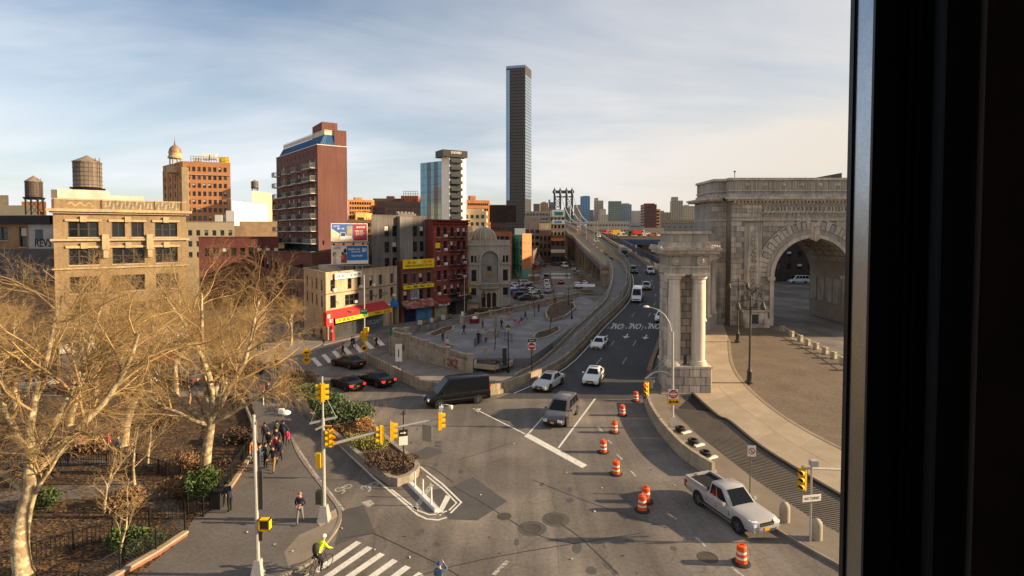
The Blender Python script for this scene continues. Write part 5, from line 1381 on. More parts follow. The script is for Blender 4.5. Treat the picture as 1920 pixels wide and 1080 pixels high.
# --- supertall glass tower
Yt=767;a,c,d=XY(949,Yt),XY(984.5,Yt-6),XY(996,Yt+20)
M_sup=mat('tower_bronze',(84,74,66),0.35,var=0.1,scale=0.03,spec=0.4,metal=0.1);M_sup2=mat('tower_sky_glass',(132,152,172),0.12,var=0.1,scale=0.02,metal=0.5,spec=0.8)
st,bs,ft=building('glass_skyscraper','very tall slender glass skyscraper standing alone above the skyline',[a,c,d,(a[0]+8,Yt+36)],ZY(124,Yt),mat('tower_core',(54,52,52),0.5),{},coping=False)
A,u,n,L_=edge_frame(bs,ft,0)
nfl=56;H_=ZY(124,Yt)
wb=B();wb.bx(0,L_/8-0.35,0,H_/nfl-1.0,0,0.3);wm_=wb.mesh('glass_panel',[M_sup]);wb=B();wb.bx(0,L_/8-0.35,0,H_/nfl-1.0,0,0.3);wm2=wb.mesh('glass_panel',[M_sup2])
low=B();
for k in range(5,nfl):
 for j in range(8):
  ebox(low,A,u,n,L_*j/8+0.2,L_*(j+1)/8-0.2,H_*k/nfl+0.9,H_*(k+1)/nfl,0,0.3,0 if k<55 else 1)
struct(low.build('glass_panel',[M_sup,M_sup2],st),'stuff')
A,u,n,L_=edge_frame(bs,ft,1);low=B()
for k in range(14,nfl):
 for j in range(4):ebox(low,A,u,n,L_*j/4+0.2,L_*(j+1)/4-0.2,H_*k/nfl+0.9,H_*(k+1)/nfl-(0 if k<53 else 40),0,0.3)if k<53 else None
struct(low.build('glass_panel',M_sup2,st),'stuff')
A,u,n,L_=edge_frame(bs,ft,0)
b=B();ebox(b,A,u,n,L_*0.02,L_*0.20,60,H_-6,0.3,1.2);b.build('glass_fin',M_sup2,st)
# --- Brooklyn skyline across the river, its haze put into pale wall colours
def sky_tower(label,px0,px1,py,Y,rgb,rough=0.5,metal=0.0,key=None,grp='far skyline',hat=None):
 key=key or 'far_%d_%d_%d'%rgb
 m=mat(key,rgb,rough,var=0.06,scale=0.01,metal=metal)
 a,c=XY(px0,Y),XY(px1,Y);w=c[0]-a[0]
 o,bs,ft=building('far_tower',label,[a,c,(c[0]+4,Y+35),(a[0]+4,Y+35)],ZY(py,Y),m,coping=False,group=grp)
 far_windows(o,bs,ft,0,max(4,int(w/7)),max(5,int((ZY(py,Y)-20)/7)),20,ZY(py,Y)-2,3.6,3.6,2.0,mat(key+'w',tuple(int(v*0.66)for v in rgb),0.25,metal=metal))
 if hat:
  b=B();A,u,n,L_=edge_frame(bs,ft,0);ebox(b,A,u,n,L_*hat[0],L_*hat[1],ZY(py,Y)-1,ZY(hat[2],Y),-25,-5);b.build('roof_crown',m,o)
Yb=1900
for i,(a,c,py,rgb,hat,lab)in enumerate([(1076,1090,384,(150,140,128),None,'pale grey far tower just past the bridge tower'),(1088,1106,368,(104,142,172),(0.3,0.9,367),'blue glass far tower with sloping top'),(1093,1099,395,(176,120,92),None,'small brick coloured far tower below the blue glass one'),(1114,1131,376,(168,158,140),(0.1,0.45,371),'pale stone far tower with dark crown'),(1122,1140,402,(182,172,150),(0.2,0.8,392),'far clock tower block with stepped top'),(1141,1165,377,(118,128,122),None,'broad grey green far tower'),(1164,1184,383,(128,142,154),(0.2,0.8,381),'blue grey far tower beside the broad one'),(1173,1204,395,(186,180,166),None,'low wide white far block'),(1237,1258,398,(140,126,112),(0.1,0.4,395),'low brown far block beside the red tower'),(1259,1280,376,(150,142,128),(0.1,0.6,369),'grey stepped far tower right of the red slab'),(1280,1304,386,(168,156,138),(0.2,0.5,384),'pale twin far tower near the arch'),(1298,1318,394,(126,108,98),(0.4,0.7,376),'dusky far block half hidden by the arch'),(1000,1012,382,(120,106,94),None,'narrow brown far tower beside the glass skyscraper'),(1013,1028,380,(160,134,104),(0.3,0.7,378),'tan domed far tower near the bridge tower'),(1028,1038,379,(120,128,136),(0.1,0.4,374),'slate far tower touching the bridge tower')]):
 sky_tower(lab,a,c,py,Yb+(i%4)*60,rgb,hat=hat)
for i,(a,c,py)in enumerate([(1100,1180,415),(1150,1215,418),(1190,1330,420),(1235,1320,412),(1060,1120,418)]):
 Y=900+i*70
 block(('long low pale warehouse roofs beyond the bridge ramp','grey warehouse row below the far towers','wide low shed roofs near the arch','low brown housing line before the arch','low pale row beside the bridge tower foot')[i],a,c,Y,py,mat('low_%d'%i,((170,160,142),(140,140,142),(120,116,112),(140,122,106),(176,164,144))[i],0.9),14,3,3,2.4,dy=30,zlow=6,name='warehouse_block')
rt=block('dark red brick housing tower on the far side of the bridge deck',1208,1231,520,383,mat('brick_deepred',(112,66,56),0.9),6,10,1.2,1.6,dy=16,zlow=14,extra=[(0.1,0.9,381)])
block('pale lit edge wing behind the dark red housing tower',1229,1238,525,392,mat('wall_pale5',(196,160,120),0.9),3,8,1.2,1.6,dy=12)
block('grey concrete shed at the foot of the dark red tower',1205,1245,330,427,mat('shed_grey',(142,138,130),0.9),2,1,1.5,1.0,dy=15,zlow=14)
for i in range(22):
 a=1010+i*14.5+6*sin(i*2.3);w_=7+5*abs(sin(i*1.7));py=384+20*abs(sin(i*1.13))
 sky_tower('small block tinted haze grey in the low far skyline across the river',a,a+w_,py,2300+(i%5)*50,((132,140,148),(158,150,138),(118,126,134),(146,136,124))[i%4],grp='small far shore blocks')
 # --- suspension bridge tower and cables
M_bt=mat('bridge_blue_steel',(74,84,98),0.6,var=0.1)
Yw=880;x0=XY(1056,Yw)[0];wz=XY(1074,Yw)[0]-XY(1039,Yw)[0]
sbt=thing('bridge_tower','blue grey steel suspension bridge tower with four legs and cross bracing','bridge tower',(x0,Yw,0))
zt4=ZY(362,Yw);lg=[-wz/2+1,-wz/6,wz/6,wz/2-1]
for x in lg:
 b=B();b.bx(x-1.5,x+1.5,-3,3,0,zt4);b.build('leg',M_bt,sbt)
 B().lathe([(1.6,zt4+4),(1.9,zt4+5),(0.8,zt4+7),(0.4,zt4+9)],10,(x,0,0)).build('finial',M_bt,sbt)
b=B();b.bx(-wz/2-2,wz/2+2,-3.6,3.6,zt4-0.5,zt4+4);b.bx(-wz/2,wz/2,-3.2,3.2,zt4-7,zt4-5);b.build('crossbeam',M_bt,sbt)
for p,q in((0,1),(2,3)):
 b=B()
 for k in range(6):
  z0_,z1_=zt4-8-k*9,zt4-17-k*9
  b.beam((lg[p],-2,z0_),(lg[q],-2,z1_),0.9);b.beam((lg[q],-2,z0_),(lg[p],-2,z1_),0.9);b.beam((lg[p],-2,z1_),(lg[q],-2,z1_),0.8)
 b.build('bracing',M_bt,sbt)
for i,x in enumerate(lg):
 cb=B();pts=[]
 e=D(1104+i*14,419-1,700);s0=Vector((x0+x,Yw-4,zt4+3));e=Vector((ex(LE,560)+i*6,470,zr(470)+2))
 for k in range(13):
  t=k/12;p=s0.lerp(e,t);p.z=s0.z+(e.z-s0.z)*(1-(1-t)**2.0);pts.append(p)
 cable=cb.tube(pts,0.55,6).build('suspension_cable',mat('cable_pale',(176,172,162),0.6));tag(cable,('outermost','second','third','innermost')[i]+' pale main cable sweeping down from the bridge tower, counted from the river side','cable','main cables of the bridge')
 # --- high-rise added outside the picture, sized so its shade falls on the market street
hr,bs,ft=building('brown_high_rise','tall brown concrete high rise hidden beyond the arch that shades the market street',[(118,81.5),(150,81.5),(150,178),(118,178)],62,mat('concrete_brown',(120,96,80),0.9),{},coping=False)
far_windows(hr,bs,ft,3,18,16,6,60,2.2,1.7,2.0)
# ---------------------------------------------------------------- triumphal arch and colonnade
M_gran=mat('granite_pale',(172,160,144),0.85,var=0.14,scale=0.35,fine=0.08,fscale=4,streak=0.30,bump=0.1)
M_grand=mat('granite_joint',(110,98,86),0.9,var=0.15)
M_gran2=mat('granite_warm',(184,170,152),0.85,var=0.2,scale=0.5,streak=0.28)
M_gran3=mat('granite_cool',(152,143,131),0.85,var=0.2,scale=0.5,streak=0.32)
GR=[M_gran,M_gran2,M_gran3]
YA=93.0
arch=thing('granite_arch','massive pale granite triumphal arch with carved frieze and coffered vault','arch',(51.0,YA,0.1))
# local: x along the front, y away from camera, z up; opening centred on x = 0
R0=6.6;ZS=8.3;DEPTH=13.0
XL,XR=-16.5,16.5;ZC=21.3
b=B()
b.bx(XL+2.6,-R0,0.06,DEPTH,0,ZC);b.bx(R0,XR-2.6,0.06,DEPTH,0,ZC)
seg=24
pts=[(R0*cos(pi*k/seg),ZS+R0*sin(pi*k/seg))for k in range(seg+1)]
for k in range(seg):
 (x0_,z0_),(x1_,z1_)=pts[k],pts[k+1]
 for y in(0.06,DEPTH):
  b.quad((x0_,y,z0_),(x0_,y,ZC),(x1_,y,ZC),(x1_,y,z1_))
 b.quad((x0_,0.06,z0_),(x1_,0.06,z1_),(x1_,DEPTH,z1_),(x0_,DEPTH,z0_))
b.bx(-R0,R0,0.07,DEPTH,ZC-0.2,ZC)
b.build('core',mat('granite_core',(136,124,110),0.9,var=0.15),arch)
b=B();b.bx(XL,XL+2.6,2.2,DEPTH-2,0,ZC-0.05);b.bx(XR-2.6,XR,2.2,DEPTH-2,0,ZC-0.05);b.build('side_pier',M_gran3,arch)
# ashlar blocks on the front
BLK={}
def blk(w,h,d,m):
 k=(round(w,2),round(h,2),round(d,2),m.name)
 if k not in BLK:
  q=B();e=0.025
  q.v=[(-w/2,0,0),(w/2,0,0),(w/2,0,h),(-w/2,0,h),(-w/2+e,-d,e),(w/2-e,-d,e),(w/2-e,-d,h-e),(-w/2+e,-d,h-e)]
  q.f=[(4,5,6,7),(0,1,5,4),(1,2,6,5),(2,3,7,6),(3,0,4,7)];q.m=[0]*5
  BLK[k]=q.mesh('stone_block',[m])
 return BLK[k]
def ashlar(parent,x0,x1,z0,z1,h,w,skip=None,y=0.06,d=0.07,M=None,gap=0.03,jitter=0.0):
 nz=max(1,round((z1-z0)/h));hh=(z1-z0)/nz
 for r_ in range(nz):
  n_b=max(1,round((x1-x0)/w));ww=(x1-x0)/n_b
  xs=[x0]+[x0+ww*(i+(0.5 if r_%2 else 0))for i in range(0 if r_%2 else 1,n_b)]+[x1]
  for a,c in zip(xs,xs[1:]):
   if c-a<0.15:continue
   if skip and skip((a+c)/2,z0+hh*(r_+0.5),(c-a)/2,hh/2):continue
   me=blk(c-a-gap,hh-gap,d,GR[random.randrange(3)])
   T=Matrix.Translation(((a+c)/2,y,z0+hh*r_))
   put('stone_block',me,parent,mw=(M@T)if M else T)
random.seed(11)
VR=R0+2.75
def skip_arch(cx,cz,hw,hh):
 dx,dz=max(0,abs(cx)-hw),max(0,cz+hh-ZS)if cz<ZS else max(0,cz-hh-ZS)
 if cz+hh<ZS+0.2:return abs(cx)-hw<R0-0.05
 return sqrt((abs(cx)-hw if abs(cx)>hw else 0)**2+max(0,cz-hh-ZS)**2)<VR-0.35
def skip_front(cx,cz,hw,hh):
 if skip_arch(cx,cz,hw,hh):return True
 if abs(abs(cx)-10.2)<1.9 and 3<cz<17.4:return True
 return False
ashlar(arch,XL+2.6,XR-2.6-6.5,2.4,17.8,0.9,1.8,skip_front)
ashlar(arch,XL+2.6,-R0,0.0,2.4,0.8,1.6)
ashlar(arch,XL,XL+2.6,0.0,ZC-1.0,0.9,1.3,y=2.2)
# relief panels: tapered trophy with a carved figure group below
def relief(cx):
 o=B();o.bx(cx-1.5,cx+1.5,-0.10,0.05,3.0,17.4);o.build('relief_panel',M_gran3,arch)
 t=B();t.v=[];
 t.prism([(cx-1.15,-0.26),(cx+1.15,-0.26),(cx+1.15,-0.11),(cx-1.15,-0.11)],6.3,16.9,top=[(cx-0.62,-0.20),(cx+0.62,-0.20),(cx+0.62,-0.105),(cx-0.62,-0.105)]);t.build('relief_tablet',M_gran2,arch)
 rnd=random.Random(int(cx*10));c=B()
 for k in range(95):
  z=6.6+9.8*rnd.random();wdt=0.78-0.04*(z-6);x=cx+rnd.uniform(-1,1)*wdt*0.8;r_=rnd.uniform(0.10,0.26)
  c.lathe([(0.02,-r_),(r_*0.8,-r_*0.5),(r_,0),(r_*0.7,r_*0.6),(0.02,r_)],7,(x,-0.26-0.15*rnd.random(),z))
 c.build('carved_trophy',M_gran,arch,smooth=60)
 c=B()
 for k in range(9):
  x=cx-1.5+3.0*k/8;h=rnd.uniform(1.8,2.9);z=2.8+rnd.uniform(0,1.2);y=-0.5-0.4*rnd.random()
  c.tube([(x,y,z),(x+rnd.uniform(-.2,.2),y,z+h*0.5),(x+rnd.uniform(-.3,.3),y,z+h*0.85)],[0.30,0.34,0.18],8);c.lathe([(0.02,-.17),(0.15,-.08),(0.16,.05),(0.02,.18)],8,(x+rnd.uniform(-.1,.1),y,z+h+0.1))
  c.tube([(x,y-0.1,z+h*0.75),(x+rnd.uniform(-.7,.7),y-0.3,z+h*rnd.uniform(0.5,1.1))],[0.12,0.08],6)
 c.tube([(cx-0.4,-0.6,6.4),(cx,-0.9,7.0),(cx+0.6,-0.7,6.6),(cx+1.3,-0.9,7.2)],[0.4,0.5,0.35,0.15],8)
 c.build('carved_figures',M_gran3,arch,smooth=60)
 s=B();s.bx(cx-2.1,cx+2.1,-1.3,-0.05,0,2.7);s.bx(cx-2.3,cx+2.3,-1.5,-0.05,2.55,2.8);s.build('relief_plinth',M_gran2,arch)
 ds=B();ds.bx(cx-0.55,cx+0.55,-1.34,-1.31,0.0,2.1);ds.build('door',mat('bronze_door',(66,72,66),0.5,metal=0.4),arch)
 for k in range(3):
  st_=B();st_.bx(cx-1.4,cx+1.4,-1.8-0.4*k,-1.32,0.0,0.5-0.16*k);st_.build('step',M_gran3,arch)
 for sx in(-1.6,1.6):
  B().lathe([(0.5,0),(0.5,0.9),(0.42,1.1),(0.36,1.5)],10,(cx+sx,-2.0,0)).build('bollard_stone',M_gran2,arch)
relief(-10.2);relief(10.2)
# voussoirs and archivolts
NV=33
for k in range(NV):
 t0,t1=pi*k/NV+0.006,pi*(k+1)/NV-0.006
 q=B();vs=[]
 ro=VR+(0.18 if k%2 else 0)
 for y in(0.06,-0.16):
  for r_,t in((R0+1.45,t0),(ro,t0),(ro,t1),(R0+1.45,t1)):vs.append((r_*cos(t),y,ZS+r_*sin(t)))
 q.add(vs,[(4,5,6,7),(0,3,2,1),(1,2,6,5),(0,4,7,3),(0,1,5,4),(2,3,7,6)]);q.build('voussoir',GR[random.randrange(3)],arch)
AX,UX,NX_=Vector((0,0.06,0)),Vector((1,0,0)),Vector((0,-1,0))
arc_band(arch,AX,UX,NX_,0,ZS,R0,R0+0.6,0,0.30,M_gran2,'archivolt',32)
arc_band(arch,AX,UX,NX_,0,ZS,R0+0.6,R0+1.40,0,0.14,M_gran3,'archivolt',32)
arc_band(arch,AX,UX,NX_,0,ZS,VR+0.2,VR+0.38,0,0.24,M_gran,'archivolt',32)
for sx in(-1,1):
 q=B();q.bx(*sorted((sx*R0,sx*(R0+0.7))),-0.22,0.06,0.0,ZS);q.build('jamb',M_gran2,arch)
 q=B();q.bx(*sorted((sx*(R0-0.12),sx*(R0+1.1))),-0.35,3.0,ZS-0.6,ZS);q.build('impost',M_gran2,arch)
q=B();q.prism([(-0.55,-0.75),(0.55,-0.75),(0.55,0.05),(-0.55,0.05)],ZS+R0-0.3,ZS+R0+2.6,top=[(-0.85,-0.85),(0.85,-0.85),(0.85,0.05),(-0.85,0.05)]);q.tube([(0,-0.8,ZS+R0-0.5),(0,-1.05,ZS+R0+0.7),(0.1,-1.0,ZS+R0+1.8)],[0.25,0.42,0.3],9);q.tube([(-.5,-0.8,ZS+R0+2.0),(0.55,-0.95,ZS+R0+2.1)],0.25,8);q.build('keystone',M_gran2,arch)
# coffers inside the vault
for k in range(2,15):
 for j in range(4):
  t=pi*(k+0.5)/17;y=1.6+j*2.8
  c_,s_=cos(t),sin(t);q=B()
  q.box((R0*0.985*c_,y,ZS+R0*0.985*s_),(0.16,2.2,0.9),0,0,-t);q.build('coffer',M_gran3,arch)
for sx in(-1,1):
 for j in range(5):
  q=B();q.bx(*sorted((sx*(R0-0.16),sx*(R0+0.01))),0.5+j*2.5,2.4+j*2.5,3.2,ZS-0.8);q.build('wall_panel',M_gran3,arch)
  # entablature, frieze, cornice, attic
def course(name,z0,z1,d,m=M_gran,ex_=0.0):
 q=B();q.bx(XL+2.6-ex_,XR-2.6+ex_,-d,0.05,z0,z1);q.bx(XL-ex_-0.04,XL+2.58-ex_,2.2-d,DEPTH-2+d,z0,z1);return q.build(name,m,arch)
course('architrave',17.8,18.15,0.25);course('architrave',18.15,18.4,0.12,M_gran3)
q=B();q.bx(-8.6,XR-2.6,-0.08,0.05,18.4,20.55);q.build('frieze_panel',M_gran3,arch)
ashlar(arch,XL+2.6,-8.7,18.4,20.55,0.72,1.8)
rnd=random.Random(4);q=B()
for k in range(26):
 x=-8.2+18.95*k/26+rnd.uniform(-.2,.2)
 q.tube([(x-0.45,-0.16,19.05),(x,-0.28,19.35),(x+0.4,-0.2,19.20),(x+0.62,-0.2,19.65)],[0.16,0.26,0.2,0.12],7)
 q.tube([(x,-0.22,19.35),(x-0.05,-0.28,19.85),(x-0.1,-0.22,20.20)],[0.14,0.17,0.09],7)
 for dx in(-0.4,-0.15,0.25,0.45):q.tube([(x+dx,-0.15,19.15),(x+dx+rnd.uniform(-.2,.2),-0.15,18.55)],[0.09,0.05],5)
q.build('carved_frieze',M_gran,arch,smooth=60)
course('frieze_moulding',20.55,20.8,0.2)
for k in range(46):
 q=B();x=XL+2.8+k*0.6;q.bx(x,x+0.3,-0.75,-0.1,20.82,21.15);q.build('dentil',M_gran2,arch)
course('cornice',21.15,21.42,1.0,ex_=0.9);course('cornice',21.42,21.75,1.25,M_gran2,ex_=1.15)
for k in range(24):
 q=B();x=XL+1.9+k*1.32;q.bx(x,x+0.5,-1.27,-1.0,21.75,21.9);q.build('lion_block',M_gran2,arch)
ZT=25.0
def attic(name,z0,z1,d,m):
 q=B();q.bx(XL+2.2-d,XR,-0.2-d,DEPTH,z0,z1);q.bx(XL+0.4-d,XL+2.2-d,1.8-d,DEPTH-2,z0,z1);return q.build(name,m,arch)
attic('attic',21.75,24.6,0.0,M_gran3);attic('attic_base',21.77,22.3,0.25,M_gran);attic('attic_coping',24.6,25.0,0.3,M_gran2);attic('attic_band',22.75,23.0,0.14,M_gran)
for k in range(9):
 x=-11.4+k*3.05
 q=B();q.tube([(x,-0.2,23.8),(x,-0.5,23.8)],[0.42,0.28],10);q.tube([(x,-0.48,23.8),(x,-0.72,23.7)],[0.26,0.14],8);q.build('lion_head',M_gran2,arch,smooth=60)
for k in range(60):
 q=B();x=-13+k*0.44;q.bx(x,x+0.16,-0.26,-0.19,23.05,24.5);q.build('flute',M_gran,arch)
q=B();q.prism([(1.2,4),(7,4),(7,9),(1.2,9)],ZT-0.1,[ZT+0.2,ZT+1.3,ZT+1.3,ZT+0.2]);q.build('roof_hatch',mat('hatch_grey',(96,88,80),0.8),arch)
q=B();q.tube([(XL+3.2,0.4,ZT),(XL+3.2,0.4,ZT+1.0)],0.05,6);q.lathe([(0.05,0),(0.16,0.1),(0.16,0.25),(0.02,0.35)],8,(XL+3.2,0.4,ZT+0.95));q.build('roof_lamp',M_black,arch)
# far side seen through the arch, its shade put into a dark colour
bt=building('back_street_building','brick building coloured dark as in shade, glimpsed through the arch opening',[(70,178),(116,175),(116,195),(70,195)],28,mat('brick_shadowy',(62,52,48),0.9),{0:ops_grid(cols(42,12,1.5,2),(4,8,12,16),1.8)},roof=M_roof)
# --- colonnade end pavilion (two columns in front) and curved wing running back to the arch
def column(parent,x,y,z0,z1,r=0.72,m=None):
 h=z1-z0
 pr=[(r*1.28,0),(r*1.28,0.22),(r*1.18,0.26),(r*1.18,0.42),(r,0.52),(r*1.0,h*0.33),(r*0.94,h*0.66),(r*0.84,h-0.75),(r*0.92,h-0.72),(r*0.92,h-0.62),(r*0.86,h-0.6),(r*0.9,h-0.42),(r*1.18,h-0.28),(r*1.18,h)]
 # drums of the shaft show as separate stones
 c=B();c.lathe(pr[:5],24,(x,y,z0));c.build('column_base',m or M_gran2,parent,smooth=40)
 cuts=[0.52,h*0.27,h*0.55,h-0.75]
 def rad(q):
  for(r0_,z_0),(r1_,z_1)in zip(pr[4:8],pr[5:8]):
   if z_0<=q<=z_1:return r0_+(r1_-r0_)*(q-z_0)/(z_1-z_0)
  return pr[7][0]
 for a,c_ in zip(cuts,cuts[1:]):
  d=B();mid_=[(rad(a+(c_-a)*k/5),a+0.012+(c_-a-0.024)*k/5)for k in range(6)]
  d.lathe([(mid_[0][0]-0.015,a)]+mid_+[(mid_[-1][0]-0.015,c_)],26,(x,y,z0));d.build('column_drum',m or M_gran2,parent,smooth=40)
 d=B();d.lathe(pr[7:],24,(x,y,z0));d.bx(x-r*1.3,x+r*1.3,y-r*1.3,y+r*1.3,z0+h-0.02,z0+h+0.22);d.build('capital',m or M_gran2,parent,smooth=40)
pier=thing('colonnade_pavilion','pale granite colonnade end pavilion with paired smooth columns on a block plinth','colonnade',(17.45,53.4,0.12),radians(-3))
# local x from -2.6 to 2.6 along the front, y back
ZP,ZE=2.7,11.6
q=B();q.bx(-2.1,2.05,0.06,4.4,0,ZP-0.1);q.build('plinth_core',M_grand,pier)
ashlar(pier,-2.1,2.05,0.0,ZP-0.2,0.83,1.04)
MLs=Matrix.Translation((-2.1,2.2,0))@Matrix.Rotation(-pi/2,4,'Z')
ashlar(pier,-2.15,2.15,0.0,ZP-0.2,0.83,1.1,y=0.0,M=MLs)
MRs=Matrix.Translation((2.05,2.2,0))@Matrix.Rotation(pi/2,4,'Z')
ashlar(pier,-2.15,2.15,0.0,ZP-0.2,0.83,1.1,y=0.0,M=MRs)
q=B();q.bx(-2.2,2.15,-0.1,4.5,ZP-0.2,ZP);q.build('plinth_cap',M_gran2,pier)
q=B();q.bx(-2.04,-1.92,0.9,4.3,ZP,ZE+0.1);q.bx(-0.75,0.9,1.95,4.3,ZP,ZE+0.1);q.build('corner_core',M_grand,pier)
ashlar(pier,-2.05,1.3,ZP,ZE,0.74,1.1,y=0.06,M=MLs)
ashlar(pier,-0.77,0.9,ZP,ZE,0.74,0.83,y=1.95)
M_colm=mat('granite_sunlit',(206,192,172),0.8,var=0.1,scale=0.6,streak=0.14)  # columns paler than the other granite, their sunlight put into the colour
column(pier,-1.40,0.85,ZP,ZE,0.64,M_colm);column(pier,0.98,0.85,ZP,ZE,0.66,M_colm)
column(pier,0.98,3.4,ZP,ZE,0.64,M_colm)
sw=B();sw.bx(-0.42,-0.12,0.75,0.9,ZP,ZP+0.9);sw.build('notice_board',mat('board_green',(52,62,54),0.5),pier)
def pcourse(name,z0,z1,d,m):
 q=B();q.bx(-2.12-d,1.75+d,0.12-d,4.4+d,z0,z1);return q.build(name,m,pier)
pcourse('architrave',ZE+0.1,ZE+0.75,0.0,M_gran);pcourse('architrave',ZE+0.75,ZE+0.95,0.12,M_gran2);pcourse('frieze',ZE+0.95,ZE+2.0,0.0,M_gran3)
for x in(-1.40,0.98):
 q=B();q.tube([(x,0.13,ZE+1.46),(x,0.02,ZE+1.46)],0.46,18);q.build('frieze_roundel',M_gran2,pier)
 q=B();q.tube([(x,0.03,ZE+1.46),(x,-0.05,ZE+1.46)],[0.28,0.2],14);q.build('frieze_roundel',M_gran,pier)
pcourse('cornice',ZE+2.0,ZE+2.2,0.35,M_gran);pcourse('cornice',ZE+2.2,ZE+2.5,0.75,M_gran2);pcourse('cornice',ZE+2.5,ZE+2.72,0.95,M_gran)
for k in range(6):
 q=B();x=-2.7+k*0.95;q.bx(x,x+0.5,-0.86,-0.55,ZE+2.72,ZE+2.86);q.build('antefix',M_gran2,pier)
for k in range(7):
 q=B();y=0.0+k*0.72;q.tube([(-2.95,y,ZE+2.72),(-3.0,y,ZE+3.0)],[0.2,0.08],8);q.build('lion_head',M_gran2,pier)
 q=B();q.tube([(2.6,y,ZE+2.72),(2.65,y,ZE+3.0)],[0.2,0.08],8);q.build('lion_head',M_gran2,pier)
pcourse('attic',ZE+2.72,ZE+4.1,-0.05,M_gran3);pcourse('attic_base',ZE+2.73,ZE+3.25,0.12,M_gran);pcourse('attic_coping',ZE+4.1,ZE+4.35,0.12,M_gran2)
for x in(-1.6,0.2,1.7):q=B();q.bx(x,x+0.04,0.14,0.19,ZE+3.3,ZE+4.1);q.build('attic_joint',M_grand,pier)
# wing
W0,W1=Vector((18.0,59.2,0.1)),Vector((34.4,95.0,0.1))
wing=thing('colonnade_wing','curving colonnade of granite columns running back from the pavilion to the arch','colonnade',tuple(W0))
dw=(W1-W0);side=Vector((dw.y,-dw.x,0)).normalized()
wp=[Vector((0,0,0))+dw*t+side*(-1.2*sin(pi*t))for t in[k/12 for k in range(13)]]
q=B();q.wall(wp,2.3,2.6);q.build('plinth',M_gran3,wing)
q=B();q.wall([p-side*0.9+Vector((0,0,2.3))for p in wp],9.4,0.4);q.build('shade_wall',M_gran3,wing)  # solid wall added behind the columns to keep the roadway in shade
q=B();q.wall([p+Vector((0,0,11.7))for p in wp],2.0,2.2);q.build('entablature',M_gran,wing)
q=B();q.wall([p+Vector((0,0,13.7))for p in wp],0.7,3.4);q.build('cornice',M_gran2,wing)
q=B();q.wall([p+Vector((0,0,14.4))for p in wp],1.4,2.0);q.build('attic',M_gran3,wing)
for k,t in enumerate([0.08,0.2,0.32,0.44,0.56,0.68,0.80,0.92]):
 p=wp[0].lerp(wp[-1],t)+side*(-1.2*sin(pi*t)+0.75);column(wing,p.x,p.y,2.3,11.5,0.68)
 # ---------------------------------------------------------------- bridge approach
M_bconc=mat('bridge_concrete',(150,134,112),0.9,var=0.2,scale=0.4,streak=0.35,fine=0.1)
M_stoneab=mat('abutment_stone',(138,118,96),0.9,var=0.2,scale=0.4,streak=0.3)
M_girder=mat('girder_blue',(70,82,104),0.6,var=0.15,scale=0.4)
M_galv=mat('rail_galvanised',(150,144,132),0.45,var=0.1,scale=3,metal=0.5)
br=thing('bridge_approach','concrete and steel bridge approach viaduct carrying the curved roadway uphill','bridge',(ex(LE,60),60,0))
O=Vector((ex(LE,60),60,0))
near_pts=[Vector((p.x,p.y,0))for p in gpoly([(785,729),(820,735),(870,741),(930,738),(985,719),(1030,700)])]
def bl(Y,off=0,dz=0):return lp(Y,off,dz)-O
def brr(Y,off=0,dz=0):return rp(Y,off,dz)-O
Yl=[66+4*k for k in range(60)]+[310+30*k for k in range(10)]
# concrete barrier cast in separate lengths
pathb=smooth_path([p-O for p in near_pts]+[bl(66,-0.35)],5)+[bl(Y,-0.35)for Y in Yl[1:]]
i=0
while i<len(pathb)-1:
 j=min(i+(4 if i<28 else 3),len(pathb)-1)
 seg_=pathb[i:j+1];seg_=[seg_[0]+(seg_[1]-seg_[0]).normalized()*0.02]+seg_[1:]
 q=B();q.wall(seg_,0.42,0.62,z=min(p.z for p in seg_)-0.4);q.wall([p+Vector((0,0,0.42))for p in seg_],0.56,0.30);q.build('barrier_block',M_bconc,br);i=j
 # far kerb / parapet of the roadway
q=B();q.wall([brr(Y,0.35)for Y in[62]+Yl],0.30,0.5);q.build('kerb_wall',mat('kerb_sunlit',(140,112,84),0.9),br)  # warm brown colour stands in for sunlight along the kerb
q=B();q.wall([brr(Y,0.45,0.3)for Y in Yl if Y>96],0.75,0.28);q.build('parapet',M_bconc,br)
# fence on the outer barrier
for k,Y in enumerate(range(68,300,4)):
 a,c=bl(Y,-0.36,0.9),bl(Y+4,-0.36,0.9)
 hgt=1.5 if Y<100 else 2.2
 q=B();q.beam(a,a+Vector((0,0,hgt)),0.08);q.build('fence_post',M_galv,br)
 q=B();q.beam(a+Vector((0,0,hgt)),c+Vector((0,0,hgt)),0.05);q.beam(a+Vector((0,0,0.1)),c+Vector((0,0,0.1)),0.04);q.beam(a+Vector((0,0,hgt*0.5)),c+Vector((0,0,hgt*0.5)),0.03)
 nb_=16 if Y<150 else 8
 for m_ in range(1,nb_):t=a.lerp(c,m_/nb_);q.beam(t,t+Vector((0,0,hgt)),0.018 if Y<150 else 0.03)
 q.build('fence_panel',M_galv,br)
 # retaining wall under the road edge
q=B();q.wall([bl(Y,-0.75,-0.1)for Y in range(70,176,4)],0.05,0.3,z=-0.2);q.build('retaining_wall',M_stoneab,br)
